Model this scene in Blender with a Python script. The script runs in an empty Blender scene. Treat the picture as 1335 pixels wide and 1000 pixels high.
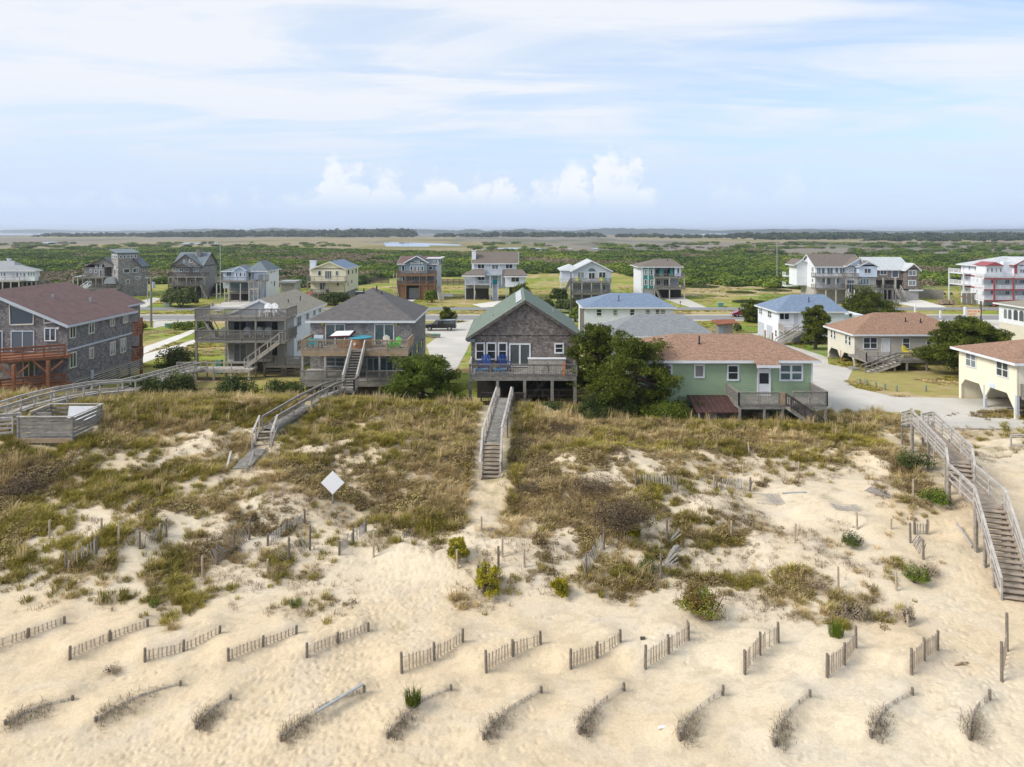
import bpy, math, random
import numpy as np
from mathutils import Vector, Matrix
R=math.radians
random.seed(7); rng=np.random.default_rng(7)
SC=bpy.context.scene; COL=SC.collection
# ---- survey constants: focal length in photo pixels, photo centre column, horizon row, camera height
F=930.0; CX=667.5; HY=300.0; HC=18.0
def fx(px,Y): return (px-CX)*Y/F
def fz(py,Y): return HC-(py-HY)*Y/F
def gY(py,z=0): return (HC-z)*F/(py-HY)
# ================= value noise
def _h(ix,iy,s):
    n=(ix.astype(np.int64)*374761393+iy.astype(np.int64)*668265263+s*1274126177)&0xffffffff
    n=((n^(n>>13))*1274126177)&0xffffffff
    n=n^(n>>16)
    return (n&0xffff)/65535.0
def vn(x,y,s=0):
    x=np.asarray(x,float); y=np.asarray(y,float)
    ix=np.floor(x); iy=np.floor(y); fx_=x-ix; fy_=y-iy
    u=fx_*fx_*(3-2*fx_); v=fy_*fy_*(3-2*fy_)
    a=_h(ix,iy,s); b=_h(ix+1,iy,s); c=_h(ix,iy+1,s); d=_h(ix+1,iy+1,s)
    return (a*(1-u)+b*u)*(1-v)+(c*(1-u)+d*u)*v
def fbm(x,y,s=0,o=4):
    t=0;a=.5;n=0
    for k in range(o):
        t=t+a*vn(x*2**k+17*k,y*2**k-9*k,s+k); n+=a; a*=.5
    return t/n
def sst(a,b,x):
    t=np.clip((x-a)/(b-a),0,1); return t*t*(3-2*t)
# ================= terrain height table
def prof(rows):
    return np.array([(Y,fz(v,Y)) if k=='p' else (Y,v) for Y,v,k in rows])
BK=[(66,2.3,'z'),(90,1.0,'z'),(112,.35,'z'),(140,.0,'z'),(400,.0,'z')]
PR={-70:prof([(-80,.1,'z'),(18,.2,'z'),(26,.45,'z'),(32,775,'p'),(36,695,'p'),(40,640,'p'),(44,587,'p'),(48,545,'p'),(53,522,'p'),(56,516,'p'),(59,4.2,'z'),(63,2.8,'z')]+BK),
-36:prof([(-80,.1,'z'),(18,.2,'z'),(26,.45,'z'),(32,775,'p'),(36,695,'p'),(40,636,'p'),(44,582,'p'),(48,548,'p'),(53,525,'p'),(56,518,'p'),(59,4.2,'z'),(63,2.8,'z')]+BK),
-22:prof([(-80,.1,'z'),(18,.2,'z'),(26,.45,'z'),(32,785,'p'),(36,708,'p'),(40,650,'p'),(44,599,'p'),(48,561,'p'),(52,533,'p'),(55,518,'p'),(58,4.4,'z'),(62,2.9,'z')]+BK),
0:prof([(-80,.1,'z'),(18,.2,'z'),(26,.45,'z'),(32,793,'p'),(36,717,'p'),(40,656,'p'),(44,607,'p'),(48,575,'p'),(52,551,'p'),(56,531,'p'),(58,3.8,'z'),(61.5,2.5,'z')]+BK),
14:prof([(-80,.1,'z'),(18,.2,'z'),(26,.45,'z'),(32,795,'p'),(36,722,'p'),(40,664,'p'),(44,618,'p'),(48,585,'p'),(51,568,'p'),(53.5,559,'p'),(56,2.9,'z'),(59,2.2,'z')]+BK),
27:prof([(-80,.1,'z'),(18,.2,'z'),(26,.45,'z'),(32,793,'p'),(36,722,'p'),(40,668,'p'),(44,626,'p'),(48,595,'p'),(51,578,'p'),(54,565,'p'),(57,2.6,'z'),(60,2.1,'z')]+BK),
70:prof([(-80,.1,'z'),(18,.2,'z'),(26,.45,'z'),(32,790,'p'),(36,715,'p'),(40,660,'p'),(44,617,'p'),(48,588,'p'),(51,576,'p'),(54,566,'p'),(57,2.6,'z'),(60,2.1,'z')]+BK)}
TX=np.arange(-100,101,1.0); TY=np.arange(-80,400,.5)
_k=sorted(PR); _c=np.array([np.interp(TY,PR[k][:,0],PR[k][:,1]) for k in _k])
TZ=np.array([[np.interp(x,_k,_c[:,j]) for x in TX] for j in range(len(TY))])
def _blur(a,n,ax):
    for _ in range(n):
        p=np.take(a,np.clip(np.arange(a.shape[ax])-1,0,None),ax); q=np.take(a,np.clip(np.arange(a.shape[ax])+1,None,a.shape[ax]-1),ax)
        a=(p+2*a+q)/4
    return a
TZ=_blur(_blur(TZ,5,0),25,1)
MOUNDS=[]
def pxxy(px,py):
    p=hit(px,py); return p[0],p[1]
def Hs(X,Y):
    X=np.asarray(X,float); Y=np.asarray(Y,float)
    gx=np.clip((X+100),0,199.999); gy=np.clip((Y+80)*2,0,len(TY)-1.001)
    i=gx.astype(int); j=gy.astype(int); u=gx-i; v=gy-j
    z=(TZ[j,i]*(1-u)+TZ[j,i+1]*u)*(1-v)+(TZ[j+1,i]*(1-u)+TZ[j+1,i+1]*u)*v
    face=sst(31,37,Y)*(1-sst(52,57,Y))
    z=z+face*((fbm(X/7.5,Y/5,3,3)-.5)*1.9+(fbm(X/2.2,Y/1.8,8,2)-.5)*.5)
    beach=1-sst(29,36,Y)
    z=z+beach*((fbm(X/6,Y/3.5,21,3)-.5)*.34+(vn(X/1.1,Y/.9,31)-.5)*.035)
    for (ax,ay,bx,by,amp,sp,ex) in MOUNDS:
        dx=bx-ax; dy=by-ay; L=math.hypot(dx,dy); dx/=L; dy/=L
        s=(X-ax)*dx+(Y-ay)*dy; t=-(X-ax)*dy+(Y-ay)*dx
        sg=np.where(t>0,sp,sp*.42)
        z=z+amp*np.exp(-(t/sg)**2)*np.exp(-(np.clip(np.abs(s-L/2)-L/2+ex,0,None)/.8)**2)
    return z
def H(x,y): return float(Hs(x,y))
def hit(px,py,lo=15,hi=300):
    Y=np.arange(lo,hi,.05); X=(px-CX)*Y/F; zr=HC-(py-HY)*Y/F
    d=zr-Hs(X,Y); k=int(np.argmax(d<=0)) if (d<=0).any() else len(Y)-1
    return float(X[k]),float(Y[k]),H(X[k],Y[k])
# drifts along the two rows of sand fences
ROW1=[(-15,852,84,814,.5),(91,860,193,817,.5),(189,862,286,826,.55),(298,862,386,826,.55),(400,856,480,822,.55),(524,877,603,838,.85),(634,877,705,840,.85),(744,872,809,838,.8),(841,872,898,834,.9),(971,880,1015,838,1.0),(1078,884,1116,844,1.0),(1188,880,1222,848,1.0)]
ROW2=[(8,945,95,912),(125,942,235,895),(256,950,300,912),(366,966,474,902),(506,962,588,900),(630,965,706,903),(755,958,814,900),(886,965,942,905),(1010,972,1056,908),(1136,962,1190,905),(1264,965,1290,912)]
_m=[]
for r in ROW1:
    a=pxxy(r[0],r[1]); b=pxxy(r[2],r[3]); _m.append((a[0]-.25,a[1]+.15,b[0]-.25,b[1]+.15,.36,1.2,.3))
for r in ROW2:
    a=pxxy(r[0],r[1]); b=pxxy(r[2],r[3]); _m.append((a[0]-.15,a[1]+.1,b[0]-.15,b[1]+.1,.30,1.0,.3))
MOUNDS.extend(_m)
# ================= materials
MATS={}
def nt(m):
    m.use_nodes=True; t=m.node_tree; return t,t.nodes,t.links,t.nodes['Principled BSDF']
def rgb(c): return (c[0],c[1],c[2],1)
def mat(name,c,c2=None,scale=4.0,rough=.8,bump=0,kind='noise',metal=0,stretch=(1,1,1),spec=.3,coat=0):
    if name in MATS: return MATS[name]
    m=bpy.data.materials.new(name); t,n,l,b=nt(m); MATS[name]=m
    b.inputs['Roughness'].default_value=rough; b.inputs['Metallic'].default_value=metal; b.inputs['Specular IOR Level'].default_value=spec
    b.inputs['Coat Weight'].default_value=coat
    if c2 is None: c2=tuple(v*.8 for v in c)
    tc=n.new('ShaderNodeTexCoord'); mp=n.new('ShaderNodeMapping'); mp.inputs['Scale'].default_value=stretch
    l.new(tc.outputs['Object'],mp.inputs['Vector']); V=mp.outputs['Vector']
    no=n.new('ShaderNodeTexNoise'); no.inputs['Scale'].default_value=scale; no.inputs['Detail'].default_value=5; no.inputs['Roughness'].default_value=.65
    l.new(V,no.inputs['Vector'])
    cr=n.new('ShaderNodeValToRGB'); cr.color_ramp.elements[0].position=.35; cr.color_ramp.elements[1].position=.65
    cr.color_ramp.elements[0].color=rgb(c2); cr.color_ramp.elements[1].color=rgb(c)
    l.new(no.outputs['Fac'],cr.inputs['Fac']); out=cr.outputs['Color']; hgt=no.outputs['Fac']
    if kind in('shingle','roof','clap','wood'):
        se=n.new('ShaderNodeSeparateXYZ'); l.new(tc.outputs['Object'],se.inputs[0])
        ad=n.new('ShaderNodeMath'); l.new(se.outputs[0],ad.inputs[0]); l.new(se.outputs[1],ad.inputs[1])
        cb=n.new('ShaderNodeCombineXYZ'); l.new(ad.outputs[0],cb.inputs[0]); l.new(se.outputs[2],cb.inputs[1])
        if kind=='shingle' or kind=='roof':
            br=n.new('ShaderNodeTexBrick'); l.new(cb.outputs[0],br.inputs['Vector'])
            br.inputs['Scale'].default_value=1; br.inputs['Brick Width'].default_value=.2 if kind=='shingle' else .33
            br.inputs['Row Height'].default_value=.17 if kind=='shingle' else .055; br.inputs['Mortar Size'].default_value=.008
            br.inputs['Color1'].default_value=(.55,.55,.55,1); br.inputs['Color2'].default_value=(1.35,1.3,1.25,1); br.inputs['Mortar'].default_value=(.45,.45,.45,1)
            mx=n.new('ShaderNodeMix'); mx.data_type='RGBA'; mx.blend_type='MULTIPLY'; mx.inputs[0].default_value=.75 if kind=='shingle' else .35
            l.new(out,mx.inputs[6]); l.new(br.outputs['Color'],mx.inputs[7]); out=mx.outputs[2]; hgt=br.outputs['Fac']
        if kind=='clap':
            wv=n.new('ShaderNodeTexWave'); wv.wave_type='BANDS'; wv.bands_direction='Z'; wv.wave_profile='SAW'; wv.inputs['Scale'].default_value=1/(.2*math.pi*2)*2*math.pi/2
            wv.inputs['Scale'].default_value=1.57; l.new(tc.outputs['Object'],wv.inputs['Vector']); hgt=wv.outputs['Fac']
    if bump:
        bp=n.new('ShaderNodeBump'); bp.inputs['Strength'].default_value=bump; bp.inputs['Distance'].default_value=.03
        l.new(hgt,bp.inputs['Height']); l.new(bp.outputs['Normal'],b.inputs['Normal'])
    if name=='glass':  # blinds and rooms differ from window to window
        oi=n.new('ShaderNodeObjectInfo'); c2r=n.new('ShaderNodeValToRGB'); e=c2r.color_ramp.elements; e[0].position=.45; e[0].color=(.022,.03,.036,1); e[1].position=.95; e[1].color=(.20,.22,.22,1); l.new(oi.outputs['Random'],c2r.inputs['Fac']); out=c2r.outputs['Color']
    l.new(out,b.inputs['Base Color'])
    return m
def leafmat(name,cols,rough=.6,inst=True,ns=.25,trans=.25):
    """foliage: colour by leaf (island), by plant and by a slow world noise"""
    m=bpy.data.materials.new(name); t,n,l,b=nt(m)
    b.inputs['Roughness'].default_value=rough; b.inputs['Specular IOR Level'].default_value=.2
    ge=n.new('ShaderNodeNewGeometry'); oi=n.new('ShaderNodeObjectInfo'); no=n.new('ShaderNodeTexNoise')
    no.inputs['Scale'].default_value=ns; no.inputs['Detail'].default_value=4; l.new(ge.outputs['Position'],no.inputs['Vector'])
    a=n.new('ShaderNodeMath'); a.operation='MULTIPLY_ADD'; l.new(ge.outputs['Random Per Island'],a.inputs[0]); a.inputs[1].default_value=.35
    s=n.new('ShaderNodeMath'); s.operation='MULTIPLY_ADD'; l.new(no.outputs['Fac'],s.inputs[0]); s.inputs[1].default_value=1.5; s.inputs[2].default_value=-.55
    l.new(s.outputs[0],a.inputs[2]); o=a.outputs[0]
    if inst:
        q=n.new('ShaderNodeMath'); q.operation='MULTIPLY_ADD'; l.new(oi.outputs['Random'],q.inputs[0]); q.inputs[1].default_value=.5; l.new(o,q.inputs[2])
        q2=n.new('ShaderNodeMath'); q2.operation='SUBTRACT'; l.new(q.outputs[0],q2.inputs[0]); q2.inputs[1].default_value=.25; o=q2.outputs[0]
    cr=n.new('ShaderNodeValToRGB'); e=cr.color_ramp.elements
    while len(e)<len(cols): e.new(.5)
    for i,c in enumerate(cols): e[i].position=i/(len(cols)-1); e[i].color=rgb(c)
    l.new(o,cr.inputs['Fac']); l.new(cr.outputs['Color'],b.inputs['Base Color'])
    if trans:
        tr=n.new('ShaderNodeBsdfTranslucent'); l.new(cr.outputs['Color'],tr.inputs['Color'])
        mx=n.new('ShaderNodeMixShader'); mx.inputs[0].default_value=trans; l.new(b.outputs[0],mx.inputs[1]); l.new(tr.outputs[0],mx.inputs[2])
        l.new(mx.outputs[0],n['Material Output'].inputs['Surface'])
    MATS[name]=m; return m
def M(n): return MATS[n]
mat('white trim',(.72,.73,.74),(.62,.63,.65),2,.5)
mat('white wall',(.74,.76,.80),(.66,.68,.72),1.2,.6,.25,'clap')
mat('pale blue wall',(.58,.66,.78),(.52,.60,.72),1.2,.6,.25,'clap')
mat('cream wall',(.78,.72,.52),(.72,.66,.47),1.2,.6,.25,'clap')
mat('yellow cream wall',(.82,.765,.60),(.76,.70,.54),.8,.6,.3,'clap')
mat('beige wall',(.52,.49,.42),(.47,.44,.38),.8,.6,.3,'clap')
mat('pale beige wall',(.66,.62,.52),(.60,.56,.47),.8,.6,.3,'clap')
mat('green wall',(.33,.43,.28),(.28,.38,.24),.8,.6,.5,'clap')
mat('grey wall',(.36,.36,.35),(.30,.30,.30),.8,.7,.3,'clap')
mat('light grey wall',(.50,.53,.57),(.45,.48,.52),.8,.7,.3,'clap')
mat('blue grey wall',(.20,.27,.31),(.16,.22,.26),.8,.7,.3,'clap')
mat('teal wall',(.05,.24,.24),(.04,.19,.19),.8,.6,.3,'clap')
mat('grey shingle',(.27,.255,.25),(.15,.14,.145),1.6,.9,.6,'shingle')
mat('brown shingle',(.285,.25,.23),(.145,.125,.115),2.2,.9,.6,'shingle')
mat('pale shingle',(.36,.34,.33),(.22,.205,.20),1.4,.9,.6,'shingle')
mat('dark shingle',(.15,.13,.12),(.10,.09,.085),1.6,.9,.5,'shingle')
mat('grey roof',(.155,.145,.14),(.115,.108,.105),2.0,.95,.5,'roof')
mat('taupe roof',(.20,.17,.145),(.16,.135,.115),2.0,.95,.5,'roof')
mat('brown wood',(.26,.14,.075),(.17,.09,.05),3,.75,.3,'wood')
mat('post wood',(.24,.20,.16),(.14,.12,.095),9,.9,.3,'wood')
mat('sandy wood',(.42,.35,.28),(.26,.21,.165),3,.9,.3,'wood')
mat('red roof',(.185,.118,.11),(.145,.093,.088),1.2,.95,.5,'roof')
mat('tan roof',(.30,.275,.215),(.25,.23,.18),2.0,.95,.5,'roof')
mat('green roof',(.175,.22,.175),(.145,.185,.15),2.0,.9,.4,'roof')
mat('blue roof',(.20,.265,.36),(.155,.21,.30),2.0,.85,.4,'roof')
mat('brown roof',(.40,.25,.17),(.22,.13,.09),5.5,.95,.6,'roof')
mat('pale roof',(.34,.36,.37),(.28,.30,.31),2.0,.9,.4,'roof')
mat('slate roof',(.19,.23,.25),(.15,.18,.20),1.5,.9,.4,'roof')
mat('silver roof',(.27,.285,.29),(.20,.215,.225),3.0,.9,.5,'roof')
mat('white roof',(.52,.55,.56),(.46,.49,.50),2.0,.8,.3,'roof')
mat('maroon metal roof',(.10,.05,.045),(.07,.035,.03),2.0,.5,.3)
mat('rusty roof',(.30,.11,.05),(.16,.06,.035),1.5,.8,.3)
mat('weathered wood',(.30,.28,.25),(.17,.155,.135),3,.85,.3,'wood',stretch=(1,1,3))
mat('pale wood',(.50,.47,.43),(.33,.30,.265),3,.85,.3,'wood')
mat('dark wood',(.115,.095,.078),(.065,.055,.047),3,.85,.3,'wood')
mat('tan wood',(.40,.30,.20),(.28,.20,.13),3,.8,.3,'wood')
mat('red brown wood',(.33,.135,.07),(.20,.085,.045),3,.75,.3,'wood')
mat('fence slat wood',(.50,.42,.32),(.31,.25,.19),9,.9,.3,'wood',stretch=(1,1,.3))
mat('silver slat wood',(.46,.43,.40),(.27,.25,.23),9,.9,.3,'wood',stretch=(1,1,.3))
mat('glass',(.025,.035,.042),(.015,.02,.026),.6,.08,spec=.8)
mat('pale glass',(.10,.16,.17),(.05,.09,.10),.5,.12,spec=.8)
mat('screen',(.03,.03,.032),(.02,.02,.02),2,.7)
mat('shade_fill',(.05,.045,.04),(.03,.027,.025),2,.9)  # near-black fill that paints the shade of open bays and under houses
mat('maroon door',(.10,.03,.03),None,2,.5)
mat('teal paint',(.0,.28,.36),(.0,.24,.31),2,.4)
mat('red paint',(.33,.07,.075),(.27,.06,.06),2,.5)
mat('asphalt',(.245,.245,.25),(.20,.20,.205),1.5,.9,.2)
mat('asphalt dark',(.13,.13,.135),(.10,.10,.105),1.0,.9,.2)
mat('concrete',(.55,.52,.46),(.43,.405,.355),.16,.9,.15)
mat('white concrete',(.66,.63,.56),(.58,.55,.49),.4,.9,.15)
mat('block wall',(.30,.30,.31),(.24,.24,.25),1,.9,.2)
mat('yellow line',(.55,.38,.05),None,2,.8)
mat('white line',(.7,.7,.68),None,2,.8)
mat('white plastic',(.80,.80,.80),None,2,.4)
mat('yellow plastic',(.75,.62,.03),None,2,.4)
mat('green plastic',(.05,.45,.04),None,2,.4)
mat('turquoise plastic',(.02,.38,.42),None,2,.4)
mat('navy plastic',(.015,.05,.20),None,2,.4)
mat('blue plastic',(.02,.20,.42),None,2,.4)
mat('pale grey plastic',(.42,.44,.46),None,2,.5)
mat('utility green',(.12,.32,.24),None,2,.5)
mat('galvanised metal',(.42,.44,.45),(.34,.36,.37),4,.45,metal=.4)
mat('black paint',(.012,.014,.018),(.010,.012,.015),1,.25,coat=.6)
mat('red car paint',(.22,.012,.03),None,1,.25,coat=.8)
mat('tyre rubber',(.015,.015,.016),None,6,.9)
mat('chrome',(.5,.5,.52),None,1,.25,metal=.8)
mat('hot tub cover',(.06,.28,.36),(.05,.24,.31),1,.6)
mat('cedar wood',(.36,.19,.09),(.24,.12,.06),4,.7,stretch=(6,6,.4))
mat('maroon vinyl',(.10,.025,.03),None,1,.5)
mat('sign cream',(.80,.66,.45),None,2,.5)
mat('orange paint',(.75,.18,.06),None,2,.5)
mat('sign white',(.86,.87,.89),(.82,.83,.85),3,.4)
mat('bark',(.13,.10,.08),(.06,.048,.04),5,.95,.5)
mat('pink paint',(.6,.15,.17),None,2,.5)
leafmat('pine needles',[(0.03, 0.044, 0.004),(0.078, 0.1, 0.009),(0.15, 0.17, 0.016),(0.26, 0.25, 0.03)],inst=False,ns=.9)
leafmat('cedar leaves',[(0.04, 0.06, 0.006),(0.09, 0.125, 0.012),(0.17, 0.2, 0.02),(0.27, 0.27, 0.035)],inst=False,ns=1.1)
leafmat('shrub leaves',[(0.035, 0.045, 0.014),(0.07, 0.095, 0.022),(0.13, 0.15, 0.035),(0.21, 0.2, 0.055)],inst=False,ns=.8)
leafmat('dark shrub leaves',[(0.022, 0.034, 0.008),(0.048, 0.07, 0.013),(0.085, 0.115, 0.02),(0.14, 0.16, 0.03)],inst=False,ns=.7)
leafmat('bright shrub leaves',[(0.05, 0.075, 0.01),(0.11, 0.16, 0.015),(0.2, 0.25, 0.025),(0.3, 0.31, 0.04)],inst=False,ns=2)
leafmat('reddish shrub leaves',[(.13,.07,.03),(.20,.15,.03),(.22,.26,.03),(.33,.36,.05)],inst=False,ns=1.6)
leafmat('yellow pine needles',[(.16,.15,.015),(.32,.28,.02),(.5,.42,.035),(.65,.55,.07)],inst=False,ns=2)
leafmat('brown twigs',[(0.08, 0.055, 0.035),(0.14, 0.1, 0.06),(0.2, 0.15, 0.09),(0.2, 0.19, 0.06)],inst=False,ns=1.3)
leafmat('straw brush',[(.14,.105,.07),(.25,.20,.135),(.36,.29,.20),(.48,.40,.28)],inst=False,ns=1.3,trans=.1)
leafmat('grey brush',[(0.2, 0.155, 0.105),(0.34, 0.27, 0.19),(0.48, 0.39, 0.27),(0.6, 0.5, 0.35)],inst=False,ns=1.3,trans=.1)
leafmat('dune grass green',[(0.175, 0.145, 0.034),(0.285, 0.24, 0.045),(0.41, 0.345, 0.065),(0.6, 0.49, 0.14)],ns=.22)
leafmat('dune grass straw',[(0.29, 0.215, 0.105),(0.46, 0.35, 0.165),(0.64, 0.49, 0.25),(0.82, 0.66, 0.38)],ns=.3)
leafmat('dune scrub',[(0.15, 0.105, 0.055),(0.26, 0.19, 0.085),(0.36, 0.28, 0.11),(0.36, 0.33, 0.08)],ns=.3,trans=.1)
leafmat('marsh scrub leaves',[(0.03, 0.055, 0.01),(0.065, 0.115, 0.014),(0.13, 0.19, 0.02),(0.23, 0.28, 0.03),(0.36, 0.36, 0.06)],ns=.018,trans=.15)
leafmat('brown scrub leaves',[(0.12, 0.1, 0.06),(0.19, 0.155, 0.09),(0.26, 0.21, 0.12),(0.32, 0.27, 0.16)],ns=.02,trans=.1)
leafmat('distant woods',[(0.03, 0.045, 0.022),(0.045, 0.068, 0.028),(0.065, 0.09, 0.033),(0.085, 0.11, 0.04)],ns=.01,trans=0)
# ================= mesh builder
class MB:
    def __init__(s): s.v=[]; s.f=[]
    def add(s,vs,fs):
        o=len(s.v); s.v+= [tuple(v) for v in vs]; s.f+=[tuple(i+o for i in f) for f in fs]; return s
    def box(s,x0,x1,y0,y1,z0,z1):
        if x1<x0:x0,x1=x1,x0
        if y1<y0:y0,y1=y1,y0
        if z1<z0:z0,z1=z1,z0
        return s.add([(x0,y0,z0),(x1,y0,z0),(x1,y1,z0),(x0,y1,z0),(x0,y0,z1),(x1,y0,z1),(x1,y1,z1),(x0,y1,z1)],
          [(0,3,2,1),(4,5,6,7),(0,1,5,4),(1,2,6,5),(2,3,7,6),(3,0,4,7)])
    def beam(s,p,q,w,h,up=(0,0,1)):
        p=Vector(p);q=Vector(q);d=(q-p)
        if d.length<1e-6: return s
        d.normalize(); u=Vector(up)
        if abs(d.dot(u))>.99: u=Vector((0,1,0))
        a=d.cross(u).normalized(); b=a.cross(d).normalized(); a*=w/2; b*=h/2
        return s.add([p-a-b,p+a-b,p+a+b,p-a+b,q-a-b,q+a-b,q+a+b,q-a+b],
          [(0,1,2,3),(7,6,5,4),(0,4,5,1),(1,5,6,2),(2,6,7,3),(3,7,4,0)])
    def prism(s,poly,d):
        n=len(poly); d=Vector(d); vs=[Vector(p) for p in poly]+[Vector(p)+d for p in poly]
        return s.add(vs,[tuple(range(n))[::-1],tuple(range(n,2*n))]+[(i,(i+1)%n,n+(i+1)%n,n+i) for i in range(n)])
    def cyl(s,p,q,r0,r1=None,n=8):
        r1=r0 if r1 is None else r1
        p=Vector(p);q=Vector(q);d=(q-p).normalized(); u=Vector((0,0,1)) if abs(d.z)<.9 else Vector((1,0,0))
        a=d.cross(u).normalized(); b=a.cross(d)
        vs=[p+(a*math.cos(t)+b*math.sin(t))*r0 for t in [2*math.pi*i/n for i in range(n)]]+[q+(a*math.cos(t)+b*math.sin(t))*r1 for t in [2*math.pi*i/n for i in range(n)]]
        return s.add(vs,[tuple(range(n)),tuple(range(2*n-1,n-1,-1))]+[(i,n+i,n+(i+1)%n,(i+1)%n) for i in range(n)])
    def tube(s,pts,rs,n=6):
        for i in range(len(pts)-1): s.cyl(pts[i],pts[i+1],rs[i],rs[i+1],n)
        return s
    def build(s,name,m,parent=None,smooth=False):
        if not s.v: return None
        off=Vector(parent.get('_o',(0,0,0))) if parent else Vector((0,0,0))
        me=bpy.data.meshes.new(name)
        me.from_pydata([(v[0]-off.x,v[1]-off.y,v[2]-off.z) for v in s.v],[],s.f)
        me.materials.append(M(m) if isinstance(m,str) else m)
        if smooth: me.polygons.foreach_set('use_smooth',[True]*len(me.polygons))
        o=bpy.data.objects.new(name,me); COL.objects.link(o)
        if parent: o.parent=parent; o['_o']=tuple(off)
        return o
def np_mesh(name,V,Fc,m,nper=3):
    """fast mesh from numpy arrays; Fc (k,nper)"""
    me=bpy.data.meshes.new(name); V=np.asarray(V,np.float32); Fc=np.asarray(Fc,np.int32)
    me.vertices.add(len(V)); me.vertices.foreach_set('co',V.ravel())
    me.loops.add(Fc.size); me.loops.foreach_set('vertex_index',Fc.ravel())
    me.polygons.add(len(Fc)); me.polygons.foreach_set('loop_start',np.arange(0,Fc.size,nper,dtype=np.int32))
    me.update(calc_edges=True); me.validate()
    me.materials.append(M(m) if isinstance(m,str) else m); return me
def tag(o,label=None,cat=None,group=None,kind=None):
    if label:o['label']=label
    if cat:o['category']=cat
    if group:o['group']=group
    if kind:o['kind']=kind
    return o
def thing(name,loc,label,cat,group=None):
    o=bpy.data.objects.new(name,None); COL.objects.link(o); o.location=loc; o['_o']=tuple(loc); o.empty_display_size=.3
    return tag(o,label,cat,group)
def single(mb,name,m,loc,label,cat,group=None,smooth=False):
    """a thing that is one mesh, origin at its base"""
    t={'_o':loc}
    class P(dict): pass
    off=Vector(loc); mb.v=[(v[0]-off.x,v[1]-off.y,v[2]-off.z) for v in mb.v]
    o=mb.build(name,m,None,smooth); o.location=loc; return tag(o,label,cat,group)
def struct(mb,name,m):
    o=mb.build(name,m); o['kind']='structure'; return o
# ================= vegetation density on the dune, surveyed every 50 x 20 photo pixels
DEN=np.array([[int(c) for c in r] for r in """
888999998889999999999950000
887899998899999999999990055
777888868899899999999898055
778765676788899888888888066
887544666777898665545557951
887554566778886555222229610
888876266778576565211107800
877776365678167764310005600
844767775688147875520001100
733657872376144866731311000
754457421132133636642511000
863276221010333425433423100
644173322100333353344333100
521272322100423341344332000
211361233100211111134532000
000020021000000000223421000
000000000000000000000000000""".split()],float)/9
def density(X,Y):
    z=Hs(X,Y); px=X*F/Y+CX; py=(HC-z)*F/Y+HY
    gx=np.clip((px-25)/50,0,25.999); gy=np.clip((py-510)/20,0,15.999)
    i=gx.astype(int); j=gy.astype(int); u=gx-i; v=gy-j
    d=(DEN[j,i]*(1-u)+DEN[j,i+1]*u)*(1-v)+(DEN[j+1,i]*(1-u)+DEN[j+1,i+1]*u)*v
    d=d*(Y>27)
    # the back of the dune, hidden or half hidden behind the crest
    bk=sst(51,54,Y)*(px<1150)
    d=d*(1-bk)+bk*.9
    return d,px,py
def vegmask(X,Y):
    d,px,py=density(X,Y)
    n=fbm(X/2.6,Y/1.7,50,4)*.50+fbm(X/.62,Y/.5,60,3)*.50
    return d,(d*1.10-(n-.5)*2.5-.50),n,px,py
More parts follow.
